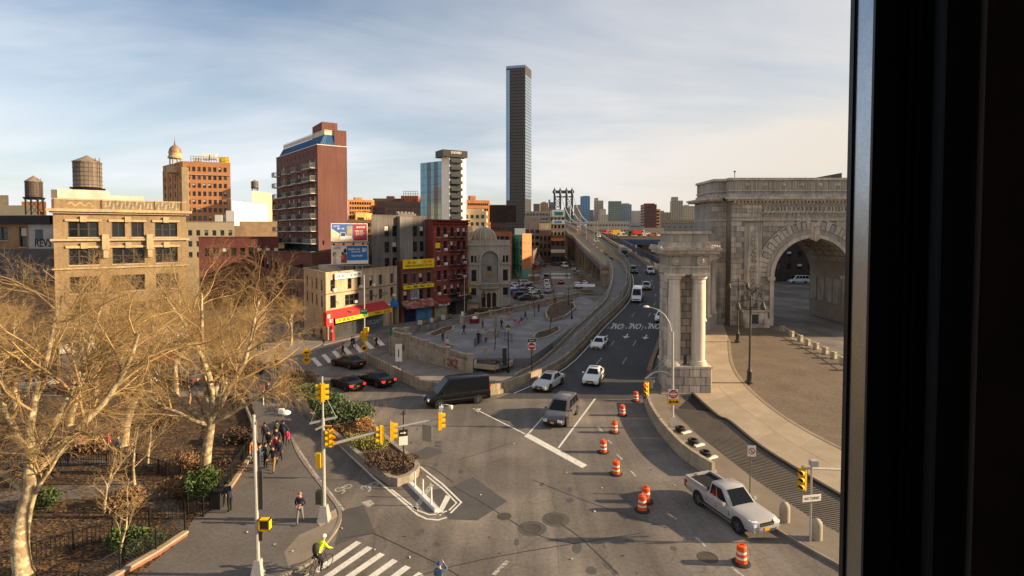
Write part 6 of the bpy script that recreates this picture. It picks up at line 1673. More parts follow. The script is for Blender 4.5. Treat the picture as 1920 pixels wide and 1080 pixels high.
# side deck on columns
Yd=list(range(164,300,8))+list(range(310,600,30))
q=B()
for Y in Yd:q.v+=[tuple(bl(Y,-5.6,-1.2)),tuple(bl(Y,-0.8,-1.2)),tuple(bl(Y,-0.8,-1.9)),tuple(bl(Y,-5.6,-1.9))]
for k in range(len(Yd)-1):
 a=4*k;q.f+=[(a,a+1,a+5,a+4),(a+3,a,a+4,a+7),(a+2,a+3,a+7,a+6)];q.m+=[0]*3
q.f.append((0,3,2,1));q.m.append(0);q.build('side_deck',M_bconc,br)
q=B();q.wall([bl(Y,-5.7,-1.2)for Y in Yd],0.75,0.25);q.build('side_parapet',M_bconc,br)
q=B();q.wall([bl(Y,-5.5,-3.4)for Y in Yd],1.5,0.3);q.build('blue_girder',M_girder,br)
q=B();q.wall([bl(Y,-1.0,-3.4)for Y in Yd],1.5,0.3);q.build('blue_girder',M_girder,br)
for Y in range(172,420,12):
 for off in(-5.0,-1.6):
  t=bl(Y,off,-3.4);q=B();q.bx(t.x-0.35,t.x+0.35,t.y-0.35,t.y+0.35,-0.1,t.z);q.build('viaduct_column',M_stoneab,br)
 t,s_=bl(Y,-5.5,-3.9),bl(Y,-0.9,-3.9);q=B();q.beam(t,s_,0.4,0.9);q.build('cross_girder',M_girder,br)
 # stone abutment at the end of the side deck
t0,t1=bl(162,-6.4),bl(162,-0.9)
q=B();q.prism([(t0.x,t0.y),(t1.x,t1.y),(t1.x+0.5,t1.y+5),(t0.x+0.5,t0.y+5)],-0.1,zr(162)-1.3);q.build('abutment',M_stoneab,br)
MA=frame_mat((t0+t1)/2+Vector((0,0,-t0.z)),(t1-t0),(0,0,1));
MA2=Matrix.Translation(((t0.x+t1.x)/2,(t0.y+t1.y)/2-0.02,0))@Matrix.Rotation(atan2(t1.y-t0.y,t1.x-t0.x),4,'Z')
ashlar(br,-2.6,2.6,0.0,zr(162)-2.2,0.9,1.75,y=0.0,M=MA2)
# wall behind the columns, the shade beneath the deck put into its colour
q=B();q.wall([bl(Y,-0.5,-3.5)for Y in Yd[1:]],0.1,0.3,z=-0.1);q.build('viaduct_wall',mat('viaduct_shade',(82,66,52),0.9,streak=0.4,var=0.3),br)
# ramp for cyclists between plaza and barrier with tube rails
Yp=list(range(60,172,4))
def ramp_off(Y):return-0.95-0.25*sin((Y-60)/30),-4.0+0.5*cos((Y-60)/22)
ramp=B()
for Y in Yp:
 o0,o1=ramp_off(Y);ramp.v+=[tuple(lp(Y,o0,0.06-0.0)),tuple(lp(Y,o1,0.06))]
for k in range(len(Yp)-1):a=2*k;ramp.f.append((a+1,a,a+2,a+3));ramp.m.append(0)
rampo=struct(ramp.build('bike_ramp',mat('ramp_asphalt',(112,107,102),0.9,var=0.12)))
q=B();q.wall([lp(Y,ramp_off(Y)[1],0.0)for Y in Yp],0.35,0.25,z=-0.2);q.build('ramp_wall',M_bconc,rampo)
for fr in(0.5,):
 for k in range(6):q=B();q.strip([lp(62+k*9+j,-3.0,0.07)for j in(0,1.5,3)],0.12);q.build('ramp_line',mat('paint_yellow',(190,150,70),0.8),rampo)
for si in(0,1):
 rail=thing('ramp_railing',('inner' if si==0 else 'outer')+' tubular steel railing of the curving bike ramp','railing',tuple(lp(60,ramp_off(60)[si])),0,'bike ramp railings')
 o_=lp(60,ramp_off(60)[si])
 for k,Y in enumerate(Yp[2:]if si==0 else Yp[3:]):
  p=lp(Y,ramp_off(Y)[si],0.3)-o_;q=B();q.tube([p,p+Vector((0,0,1.15))],0.045,6);q.build('post',M_galv,rail)
 for h_ in(1.45,1.05,0.65):
  q=B();q.tube([lp(Y,ramp_off(Y)[si],h_)-o_ for Y in(Yp[2:]if si==0 else Yp[3:])],0.04,6);q.build('rail',M_galv,rail)
  # tall white lamp poles along the ramp edge
lampb=None
for k,(px,pb,pt)in enumerate(((1140.5,470,402),(1114,457,409),(1120,452,400),(1099,446,411),(1088,438,412),(1082,432,413))):
 p=R(px,pb+4);hgt=9.5
 o=thing('bridge_lamp_post',('tallest slim white lamp post','second slim white lamp post','third slim white lamp post','fourth slim white lamp post','fifth slim white lamp post','smallest slim white lamp post')[k]+' up the bridge parapet from the street','lamp post',tuple(p),0,'slim lamp posts along the bridge')
 q=B();q.tube([(0,0,0),(0,0,hgt)],[0.11,0.06],8);q.build('pole',M_steel,o)
 q=B();q.tube([(0,0,hgt-0.1),(0.5,0,hgt+0.3),(1.6,0,hgt+0.4)],0.04,6);q.box((1.8,0,hgt+0.38),(0.5,0.22,0.12));q.build('arm',M_steel,o)
 # --- farther deck across the tracks
dk=[XY(1158,238),XY(1352,205),(150,420),(62,420)]
deck2=thing('far_bridge_deck','broad concrete bridge deck on blue girders with parked work trucks','bridge',(dk[0][0],dk[0][1],0))
od=Vector((dk[0][0],dk[0][1],0))
q=B();q.prism([(p[0]-od.x,p[1]-od.y)for p in dk],[12.6,12.6,13.6,13.6],[13.9,13.9,15.4,15.4]);q.build('deck_slab',mat('deck_concrete',(176,150,118),0.9,var=0.15,scale=0.2),deck2)
q=B();a,c=Vector((*dk[0],0))-od,Vector((*dk[1],0))-od
q.wall([a+Vector((0,-0.3,10.6)),c+Vector((0,-0.3,10.6))],2.3,0.4);q.wall([a+Vector((0,-0.3,10.6)),Vector((dk[3][0]-od.x,dk[3][1]-od.y,12.4))],2.3,0.4);q.build('blue_girder',M_girder,deck2)
q=B();q.wall([a+Vector((0,0,13.9)),c+Vector((0,0,13.9))],0.55,0.3);q.wall([a+Vector((0,0,13.9)),Vector((dk[3][0]-od.x,dk[3][1]-od.y,15.4))],0.8,0.3);q.build('deck_parapet',M_bconc,deck2)
for k in range(13):
 t=a.lerp(Vector((dk[3][0]-od.x,dk[3][1]-od.y,0)),0.05+k/20);q=B();q.beam((t.x-0.4,t.y,11+k*0.05),(t.x-0.4,t.y,15.1+k*0.05),0.25);q.build('girder_rib',M_girder,deck2)
for k in range(6):
 t=a.lerp(c,k/5.2);q=B();q.bx(t.x-0.6,t.x+0.6,t.y+2,t.y+3.2,-0.1,12.6);q.build('deck_column',M_girder,deck2)
struct(B().prism([(40.5,130),(46,128),(60,205),(46,240),(42.5,240)],-0.2,3.0).build('track_bed',mat('track_ballast',(92,82,72),0.95,var=0.3)))
q=B();pts=[rp(Y,2.6,-0.4)for Y in range(112,236,6)]
gr=thing('guard_rail','pale steel guard rail along the sunken tracks beside the roadway','railing',tuple(pts[0]));o_=pts[0]
for h_ in(0.5,0.95):q=B();q.tube([p-o_+Vector((0,0,h_))for p in pts],0.06,6);q.build('rail',M_galv,gr)
for p in pts:q=B();q.beam(p-o_,p-o_+Vector((0,0,1.0)),0.1);q.build('post',M_galv,gr)
fl=thing('track_fence','blue steel lattice fence beside the sunken subway tracks','fence',tuple(rp(130,5.0,0)))
o_=rp(130,5.0,0)
for k,Y in enumerate(range(122,236,8)):
 p,s_=rp(Y,4.6,-1.0)-o_,rp(Y+8,4.6,-1.0)-o_
 q=B();q.beam(p,p+Vector((0,0,2.6)),0.22);q.build('post',M_girder,fl);q=B();q.beam(p+Vector((0,0,2.5)),s_+Vector((0,0,2.5)),0.2);q.wall([p+Vector((0,0,0.6)),s_+Vector((0,0,0.6))],1.5,0.06);q.build('panel',mat('fence_panel_blue',(62,72,88),0.6),fl)
 # ---------------------------------------------------------------- raised plaza, graffiti wall, balustrades
PZ=1.2
plz=[G(745,640,PZ),G(866,604,PZ),G(1045,563,PZ),G(1088,555,PZ),lp(110,-4.6),lp(96,-4.6),lp(84,-4.3),lp(72,-4.0),lp(64,-3.8),G(965,672,PZ),G(885,672,PZ)]
plaza=struct(B().prism([(p.x,p.y)for p in plz],-0.2,PZ).build('plaza',mat('plaza_paving',(116,113,113),0.9,var=0.14,scale=0.3,fine=0.06,second=(130,124,120),sec=(0.5,0.6,0.3))))
slab('wall_path',gpoly([(700,672),(790,728),(870,739),(930,735),(1000,712),(1010,695),(965,690),(882,699),(735,662)]),-0.2,0.09,mat('path_concrete',(122,114,104),0.9))
M_bal=mat('balustrade_stone',(156,140,120),0.88,var=0.18,scale=0.8,streak=0.3)
BALU=B().lathe([(0.09,0),(0.09,0.06),(0.06,0.10),(0.10,0.28),(0.07,0.46),(0.05,0.56),(0.08,0.62),(0.08,0.66)],6).mesh('baluster',[M_bal])
def balustrade(label,path,zbase,drop,step=3.2,dens=0.32):
 """stone balustrade along a path; zbase: list of floor heights; drop: solid wall below"""
 o=thing('balustrade',label,'balustrade',(path[0].x,path[0].y,0),0)
 o0=Vector((path[0].x,path[0].y,0))
 L_=sum((path[i+1]-path[i]).xy.length for i in range(len(path)-1));n_=max(1,round(L_/step))
 pp=[at_len([Vector((p.x,p.y,z))for p,z in zip(path,zbase)],k/n_)for k in range(n_+1)]
 q=B();q.wall([p-o0 for p in[Vector((a.x,a.y,z))for a,z in zip(path,zbase)]],0.22,0.42,z=drop);q.build('wall',M_bal,o)
 for k in range(n_+1):
  p=pp[k]-o0;q=B();q.bx(p.x-0.3,p.x+0.3,p.y-0.3,p.y+0.3,drop,p.z+1.05);q.bx(p.x-0.37,p.x+0.37,p.y-0.37,p.y+0.37,p.z+1.05,p.z+1.2);q.build('pier',M_bal,o)
 for k in range(n_):
  a,c=pp[k]-o0,pp[k+1]-o0;d=(c-a).normalized()
  q=B();q.wall([a+d*0.38+Vector((0,0,0.88)),c-d*0.38+Vector((0,0,0.88))],0.16,0.36);q.build('handrail',M_bal,o)
  nb_=int((c-a).length/dens)
  for j in range(1,nb_):
   t=a.lerp(c,j/nb_)
   if(t-a).length<0.45 or(c-t).length<0.45:continue
   put('baluster',BALU,o,mw=Matrix.Translation((t.x,t.y,t.z+0.22)))
 return o
gw=[Vector((p.x,p.y,0))for p in gpoly([(735,662),(775,673),(830,687),(882,699)])]
wallo=balustrade('graffiti covered stone plaza wall topped by a stone balustrade',gw,[2.0,1.85,1.35,1.0],-0.1,3.4)
o0=Vector((gw[0].x,gw[0].y,0))
u=(gw[-1]-gw[0]).normalized();n=Vector((u.y,-u.x,0));L_=(gw[-1]-gw[0]).length
for t,uu,zz,w,h,m in(('KOKZ',0.80,0.75,2.6,1.0,mat('graffiti_red',(140,60,58),0.8)),('TBK',0.35,1.0,2.2,0.9,mat('graffiti_white',(170,164,156),0.8)),('FUNK',0.56,0.9,2.4,0.8,MATS['graffiti_white']),('DAK',0.17,1.2,1.4,0.7,MATS['graffiti_navy'])):
 p=at_len(gw,uu)-o0+n*0.26;letters(t,w,h,m,wallo,frame_mat((p.x,p.y,zz),u,(0,0,1)),name='graffiti')
fb=[G(866,606,PZ),G(930,592,PZ),G(1000,577,PZ),G(1045,566,PZ),G(1086,556,PZ)]
balustrade('long stone balustrade along the far edge of the plaza',[Vector((p.x,p.y,0))for p in fb],[PZ]*5,-0.1,4.0,0.4)
sb_=[gw[0]+Vector((0.3,0.8,0)),Vector((*G(762,640,PZ).xy,0))]
balustrade('short return of the stone balustrade at the plaza corner stairs',sb_,[2.0,1.9],-0.1,2.6)
# low fence wall of stone panels near the black cars
fw=[Vector((p.x,p.y,0))for p in gpoly([(688,680),(720,697),(752,714),(785,729)])]
o=thing('panel_wall','low weathered wall of upright stone panels beside the parked black sedans','wall',tuple(fw[0]))
for k in range(16):
 a,c=at_len(fw,k/16)-fw[0],at_len(fw,(k+0.93)/16)-fw[0]
 q=B();q.wall([a,c],1.05,0.16,z=0);q.build('panel',M_bal,o);q=B();q.beam(a+Vector((0,0,0)),a+Vector((0,0,1.25)),0.2);q.build('post',M_bconc,o)
q=B();q.wall([p-fw[0]+Vector((0,0,1.05))for p in fw],0.12,0.24);q.build('coping',M_bal,o)
# planting beds on the plaza
def bed(label,pxs,z,h=0.35,m=M_bal):
 pts=[G(x,y,z)for x,y in pxs];o=thing('planting_bed',label,'planter',(pts[0].x,pts[0].y,z),0,'planting beds on the plaza');o0=pts[0]
 loc=[p-o0 for p in pts];inn_=shrink(loc,0.3);q=B()
 for i in range(len(loc)):
  j=(i+1)%len(loc);q.prism([(loc[i].x,loc[i].y),(loc[j].x,loc[j].y),(inn_[j].x,inn_[j].y),(inn_[i].x,inn_[i].y)],0,h)
 q.build('edge',m,o);B().prism([(p.x,p.y)for p in inn_],0,h*0.8).build('soil',M_soil,o);return o
bed('curved stone edged bed of bare soil near the plaza balustrade',[(1022,588),(1028,577),(1050,568),(1075,566),(1080,580),(1062,596),(1036,604),(1024,600)],PZ,0.45)
bed('oval soil bed beside the bike ramp rail',[(998,632),(1005,624),(1030,617),(1048,612),(1052,620),(1030,632),(1008,637)],PZ,0.12)
bed('sunlit soil bed inside black railings behind the graffiti wall',[(888,690),(892,672),(925,660),(950,664),(966,676),(960,686),(925,694)],0.6,0.5)
bed('small rough bed beside the plaza corner',[(800,628),(830,615),(852,612),(850,620),(818,632)],PZ,0.15)
# ---------------------------------------------------------------- trees and plants
M_bark=mat('plane_bark',(138,120,92),0.9,var=0.2,scale=1.6,fine=0.2,fscale=9,second=(186,168,132),sec=(0.48,0.58,3.0),bump=0.3,bscale=12)
M_twig=mat('twig_brown',(162,134,90),0.9,var=0.35,scale=0.5)
M_barkd=mat('dark_bark',(96,80,62),0.9,var=0.25,scale=2,bump=0.3)
class Tree:
 def __init__(s,seed):s.r=random.Random(seed);s.trunk=B();s.crown=B();s.n=0
 def path(s,p,d,L_,k,wob,up):
  pts=[p.copy()];d=d.normalized()
  for i in range(k):
   d=(d+Vector((s.r.uniform(-wob,wob),s.r.uniform(-wob,wob),s.r.uniform(-wob,wob)+up))).normalized()
   p=p+d*(L_/k);pts.append(p.copy())
  return pts,d
 def grow(s,p,d,L_,r,lev,cfg):
  k,wob,up=((5,0.16,0.06),(6,0.22,0.07),(5,0.30,0.05),(4,0.36,0.03),(2,0.4,0.0))[lev]
  pts,dd=s.path(p,d,L_,k,wob,up)
  tip=(0.62,0.30,0.30,0.35,0.5)[lev]
  rs=[r*(1-(1-tip)*i/k)for i in range(k+1)]
  (s.trunk if lev<=1 else s.crown).tube(pts,rs,(10,7,5,3,3)[lev],0,cap=False)
  if lev>=cfg['max']:return
  nch=cfg['n'][lev]
  for i in range(nch):
   t=cfg['t0'][lev]+(1-cfg['t0'][lev])*(i+s.r.uniform(0.1,0.9))/nch
   x=t*k;j=min(int(x),k-1);q=pts[j].lerp(pts[j+1],x-j);ax=(pts[j+1]-pts[j]).normalized()
   ph=s.r.uniform(0,2*pi);side=ax.orthogonal().normalized();side=Matrix.Rotation(ph,3,ax)@side
   sp_=s.r.uniform(*cfg['ang'][lev]);nd=(ax*cos(sp_)+side*sin(sp_))
   if lev<2 and nd.z<-0.05:nd.z=abs(nd.z)*0.5
   rr=rs[j]*s.r.uniform(0.32,0.54)
   s.grow(q,nd,L_*s.r.uniform(*cfg['len'][lev])*(1.15-0.45*t),max(rr,cfg['rmin'][lev+1]),lev+1,cfg)
CFG=dict(max=4,n=[6,9,9,12],t0=[0.45,0.22,0.15,0.1],ang=[(0.45,0.95),(0.5,1.1),(0.5,1.2),(0.4,1.1)],len=[(0.75,1.05),(0.45,0.7),(0.42,0.65),(0.35,0.6)],rmin=[0.2,0.08,0.016,0.0068,0.0042])
def big_tree(name,label,px,py,seed,h=7.0,r=0.42,lean=(0,0),limbs=None,group='bare plane trees in the park',cfg=CFG,bark=M_bark,scale=1.0,base=None):
 p=base or G(px,py);T_=Tree(seed)
 o=thing(name,label,'tree',(p.x,p.y,0.06),0,group);o.scale=(scale*(0.90 if name=='plane_tree' else 1.0),)*3
 if limbs is None:
  T_.grow(Vector((0,0,-0.1)),Vector((lean[0],lean[1],1)),h,r,0,cfg)
 else:
  tp,limblist=limbs
  pts=smooth_path([Vector(q)for q in tp],3);m=len(pts)
  T_.trunk.tube(pts,[r*(1.35 if i==0 else 1)*(1-0.35*i/m)for i in range(m)],12,0,cap=False)
  for q0,d,L_,rr in limblist:
  # a main limb bends through its own points, then branches
   T_.grow(Vector(q0),Vector(d),L_,rr,1,cfg)
 T_.trunk.build('trunk',bark,o,smooth=180);T_.crown.build('crown',M_twig,o,smooth=180)
 return o
 # the two big plane trees nearest the window, limbs as they stand
C2=dict(CFG);C2['n']=[6,10,11,14]
big_tree('plane_tree','pale mottled plane tree rising at the window side corner of the park',45,1080,21,r=0.43,cfg=C2,limbs=([(0,0,-0.2),(-0.25,0.1,1.6),(-0.15,0.3,3.2),(0.25,0.3,4.6),(0.15,0.4,6.0)],[((0.2,0.4,5.2),(1.5,0.8,1.0),9.0,0.26),((0.15,0.4,5.8),(0.5,0.4,1.5),8.5,0.24),((0.1,0.4,5.8),(-1.2,0.2,1.4),7.5,0.24),((0.1,0.35,4.2),(-1.4,-0.1,0.7),6.0,0.2),((0.1,0.4,5.9),(0.1,1.2,1.2),8,0.22),((0.2,0.3,3.6),(0.5,0.3,1.6),4.5,0.13),((0.2,0.4,6.0),(-0.3,0.1,1.8),8.5,0.22)]))
big_tree('plane_tree','large pale plane tree whose crown reaches over the crowded pavement',385,893,33,r=0.38,cfg=C2,limbs=([(0,0,-0.2),(0.1,0,1.4),(0.3,0.1,3.0),(0.45,0.15,4.0)],[((0.45,0.15,3.9),(-0.35,0.1,1.2),9.5,0.25),((0.45,0.15,3.9),(0.15,0.3,1.4),10,0.26),((0.5,0.15,3.9),(0.85,0.4,1.2),9.5,0.24),((0.4,0.1,3.7),(-1.3,0.2,0.8),8.5,0.23),((0.45,0.1,3.8),(1.3,-0.1,0.55),6.5,0.18),((0.45,0.15,3.9),(-0.5,0.9,1.1),9,0.22),((0.4,0.1,3.6),(-0.9,-0.5,0.8),7,0.17),((0.45,0.2,3.9),(0.7,1.0,1.1),8,0.2)]))
big_tree('plane_tree','plane tree with leaning trunk standing mid park before the tan loft building',232,838,45,r=0.33,cfg=C2,limbs=([(0,0,-0.2),(0.2,0.2,2.0),(0.9,0.5,4.4),(1.6,0.8,6.4)],[((1.5,0.8,6.2),(-0.2,0.2,1.3),7.5,0.2),((1.4,0.7,5.8),(0.9,0.3,1.1),7.5,0.19),((0.9,0.5,4.4),(-1.0,0.2,1.1),7,0.19),((1.2,0.6,5.2),(0.2,1.0,1.0),7,0.18),((0.7,0.4,3.8),(1.2,-0.2,0.8),6,0.15),((1.5,0.8,6.2),(0.5,-0.4,1.4),7,0.17)]))
specs=[(130,800,5,'plane tree with slim pale trunk between the two mottled giants',6.5,0.30,(0.12,0)),(330,742,8,'plane tree in the far corner of the park near the avenue',6.5,0.32,(-0.05,0.05)),(30,770,9,'plane tree at the far park end before the low black cornice building',6.5,0.3,(0,0)),(-120,860,12,'plane tree mostly outside the picture edge at the park path',7.0,0.36,(0.1,0)),(440,716,14,'smaller plane tree by the far crossing with twigs over the street',5.6,0.24,(0.15,0)),(180,745,17,'plane tree standing right before the tan loft shops',6.0,0.28,(0,0)),(545,650,19,'small bare street tree in front of the beige corner building',4.4,0.18,(0.05,0)),(-60,745,20,'far plane tree half cut by the picture edge',6.4,0.3,(0,0))]
for px,py,sd,lab,h,r_,ln in specs:big_tree('plane_tree',lab,px,py,sd,h,r_,ln)
CS=dict(max=3,n=[7,6,5,0],t0=[0.35,0.2,0.15,0.1],ang=[(0.4,0.9),(0.4,0.9),(0.4,1.0),(0.4,1)],len=[(0.5,0.8),(0.4,0.7),(0.4,0.6),(0.4,0.6)],rmin=[0.05,0.02,0.010,0.007,0.006])
for px,py,z,sd,lab,h,r_ in((253,912,0,51,'slim bare sapling in the shady middle of the park',3.2,0.09),(277,872,0,52,'slender pale sapling beside the park path',3.0,0.09),(222,1062,0,53,'thin pale sapling inside the park corner rails',3.0,0.05),(196,965,0,54,'small dark sapling near the park steps',2.6,0.07),(1003,594,PZ,55,'young bare tree with dark trunk in the open plaza',3.8,0.08),(926,662,0.9,56,'young bare tree in the railed bed behind the graffiti wall',3.4,0.08),(1046,592,PZ,57,'young bare tree in the curved stone bed',3.6,0.07),(1030,626,PZ,58,'young bare tree in the oval bed by the ramp',3.8,0.07),(985,548,0,59,'bare street tree in front of the parking lot',4.2,0.1)):
 p=G(px,py,z);o=big_tree('sapling',lab,0,0,sd,h,r_,(0,0),group='young bare trees',cfg=CS,bark=M_barkd if z else M_bark,base=p);o.location.z=z-0.02 if z else 0.06
 # leafy things
def leaf_mesh(name,n,blobs,size,m,seed,up=0.3,flatn=0.0):
 """blobs: (cx, cy, cz, rx, ry, rz); leaf-sized faces through each volume, denser near the surface"""
 rn=random.Random(seed);b=B();vs,fs=[],[]
 tot=sum(q[3]*q[4]*q[5]for q in blobs)or 1
 for q in blobs:
  k=int(n*q[3]*q[4]*q[5]/tot)
  for _ in range(k):
   while True:
    x,y,z=rn.uniform(-1,1),rn.uniform(-1,1),rn.uniform(-1,1);d=x*x+y*y+z*z
    if 0.12<d<=1 and rn.random()<d*1.1:break
   w=1+0.22*sin(5*x+q[0]*3)*cos(4*y+q[1])+0.15*rn.uniform(-1,1)
   c=Vector((q[0]+q[3]*x*w,q[1]+q[4]*y*w,q[2]+q[5]*z*w))
   if c.z<0.02:c.z=0.02+rn.random()*0.1
   a=Vector((rn.gauss(0,1),rn.gauss(0,1),rn.gauss(0,0.6)+up)).normalized();t=a.orthogonal().normalized();t=Matrix.Rotation(rn.uniform(0,6.28),3,a)@t;s_=a.cross(t)
   sz=size*rn.uniform(0.6,1.3);o=len(vs)
   vs+=[tuple(c-t*sz),tuple(c+s_*sz*0.38),tuple(c+t*sz),tuple(c-s_*sz*0.38)];fs.append((o,o+1,o+2,o+3))
 b.add(vs,fs);return b.mesh(name,m)
M_juni=mat('juniper_green',(84,98,64),0.8,var=0.35,scale=1.2,fine=0.3,fscale=5);M_leaf=mat('shrub_green',(70,86,40),0.7,var=0.4,scale=1.5,fine=0.3,fscale=6);M_ivy=mat('groundcover_olive',(128,124,62),0.75,var=0.35,scale=1.5,fine=0.3,fscale=6)
M_dry=mat('dry_grass',(128,100,70),0.9,var=0.3,scale=1.5,fine=0.3,fscale=5);M_dryd=mat('dry_brush',(98,78,62),0.9,var=0.3,scale=1.5,fine=0.3,fscale=5)
def shrub(name,label,px,py,z,blobs,n,size,m,seed,stem=True,cat='shrub',group=None):
 p=G(px,py,z);o=thing(name,label,cat,(p.x,p.y,z),0,group)
 put('foliage',leaf_mesh('foliage',n,blobs,size,m,seed),o)
 if stem:
  b=B();rn=random.Random(seed)
  for q in blobs:
   for _ in range(4):b.tube([(q[0]*0.4,q[1]*0.4,0),(q[0]+rn.uniform(-.3,.3)*q[3],q[1]+rn.uniform(-.3,.3)*q[4],q[2])],[0.04,0.015],5)
  b.build('stem',M_barkd,o)
 return o
mz=MEDH-0.12
JG='junipers in the median'
shrub('juniper_shrub','big sprawling juniper in the middle of the median beside the signal pole',648,793,mz,[(-0.3,0,0.7,1.9,1.3,0.8),(0.9,0.3,0.8,1.3,1.1,0.8),(-1.4,0.8,0.6,1.2,1.0,0.6)],5200,0.13,M_juni,71,group=JG)
shrub('juniper_shrub','low dark juniper behind the yellow signal heads on the median',618,766,mz,[(0,0,0.6,1.6,1.2,0.7),(-1.2,1.0,0.5,1.2,1.0,0.6)],3200,0.13,M_juni,72,group=JG)
shrub('juniper_shrub','low juniper at the far end of the median near the black sedans',585,743,mz,[(0,0,0.5,1.7,1.1,0.6),(-1.4,1.1,0.4,1.2,0.9,0.5)],2600,0.13,M_juni,73,group=JG)
shrub('dry_bush','orange brown dry bush at the far tip of the median',563,724,mz,[(0,0,0.7,1.9,1.2,0.8),(-1.4,1.0,0.6,1.0,0.9,0.6)],2400,0.12,M_dry,74)
shrub('dry_bush','small tawny grass tuft beside the big median juniper',684,806,mz,[(0,0,0.45,0.7,0.6,0.5)],900,0.11,mat('tawny',(166,124,76),0.9),75,stem=False)
shrub('groundcover','olive green leafy groundcover patch in the median below the signal arm',692,835,mz,[(-0.6,0.3,0.2,1.2,0.9,0.3),(0.5,-0.3,0.2,1.0,0.8,0.3),(-1.3,1.0,0.2,0.9,0.7,0.25)],2600,0.09,M_ivy,76,stem=False,cat='plant')
shrub('dry_brush','brown dry brush covering the blunt near end of the median',738,876,mz,[(-0.8,0.6,0.15,1.3,1.0,0.3),(0.2,-0.2,0.15,1.2,0.9,0.3),(0.3,0.9,0.15,1.2,0.8,0.3),(-1.4,1.5,0.15,1.0,0.8,0.3)],5200,0.09,M_dryd,77,stem=False,cat='plant')
shrub('dry_brush','strip of brown dry brush between juniper and groundcover',668,812,mz,[(-0.9,0.8,0.15,1.3,1.0,0.3),(0.6,-0.4,0.15,1.3,0.9,0.3)],3000,0.09,M_dry,78,stem=False,cat='plant')
b=B();rn=random.Random(2);c=G(715,800,mz)
for k in range(9):x,y=rn.uniform(-1.2,0.8),rn.uniform(-0.6,1.2);b.tube([(x,y,0),(x+rn.uniform(-.1,.1),y,1.6+rn.random()*0.5)],[0.012,0.006],4)
o=b.build('reed_stalk',M_dry);o.location=(c.x-0.6,c.y+0.6,mz);tag(o,'cluster of thin dry reed stalks on the avenue side of the median','plant')
SG='green shrubs in the park'
shrub('evergreen_shrub','rounded evergreen shrub beside the man leaning on the bin',380,935,0.1,[(0,0,0.9,0.95,0.85,0.85),(0.3,0.4,1.2,0.7,0.6,0.5),(-0.5,0.2,0.6,0.7,0.6,0.5)],2600,0.11,M_leaf,81,group=SG)
shrub('evergreen_shrub','sprawling green shrub behind the window side park railing',255,1035,0.1,[(0,0,0.5,0.9,0.8,0.55),(-0.9,0.3,0.5,0.8,0.7,0.5),(0.6,0.3,0.45,0.6,0.5,0.4)],2200,0.11,M_leaf,82,group=SG)
shrub('evergreen_shrub','low green shrub deep in the park beside the big mottled trunk',85,950,0.1,[(0,0,0.5,0.8,0.7,0.5)],900,0.11,M_leaf,83,group=SG)
for k,(x,y)in enumerate(((420,895),(345,880),(300,800),(160,850),(440,830),(235,950),(60,905),(330,930))):
 shrub('dry_bush',('tan dry bush beside the crowd railing','dry bush at the foot of the large plane tree','dry bush in the far half of the park','dry bush near the park path bend','dry bush under the overhanging crown','dry bush in the shady park middle','dry bush next to the mottled window side trunk','dry bush next to the park gate')[k],x,y,0.1,[(0,0,0.5,0.9,0.8,0.6),(0.5,0.4,0.4,0.7,0.6,0.5)],900,0.12,M_dry if k%2 else M_dryd,90+k,group='dry bushes in the park')
 # fallen leaves over the park soil
b=B();rn=random.Random(6);vs,fs=[],[]
for k in range(14000):
 px,py=rn.uniform(-150,475),rn.uniform(760,1090)
 if px>345+(1010-py)*0.85-8:continue
 p=G(px,py,0.1);a=rn.uniform(0,6.28);s_=rn.uniform(0.05,0.13);o=len(vs)
 for t in range(4):vs.append((p.x+s_*cos(a+t*pi/2),p.y+s_*sin(a+t*pi/2),0.092+rn.random()*0.04))
 fs.append((o,o+1,o+2,o+3))
b.add(vs,fs);b.m=[rn.randrange(2)for _ in fs]
tag(b.build('fallen_leaves',[mat('leaf_litter',(112,84,54),0.9,var=0.3,scale=3),mat('leaf_litter_dark',(76,58,40),0.9)]),'brown fallen leaves scattered over the park soil','leaves',kind='stuff')
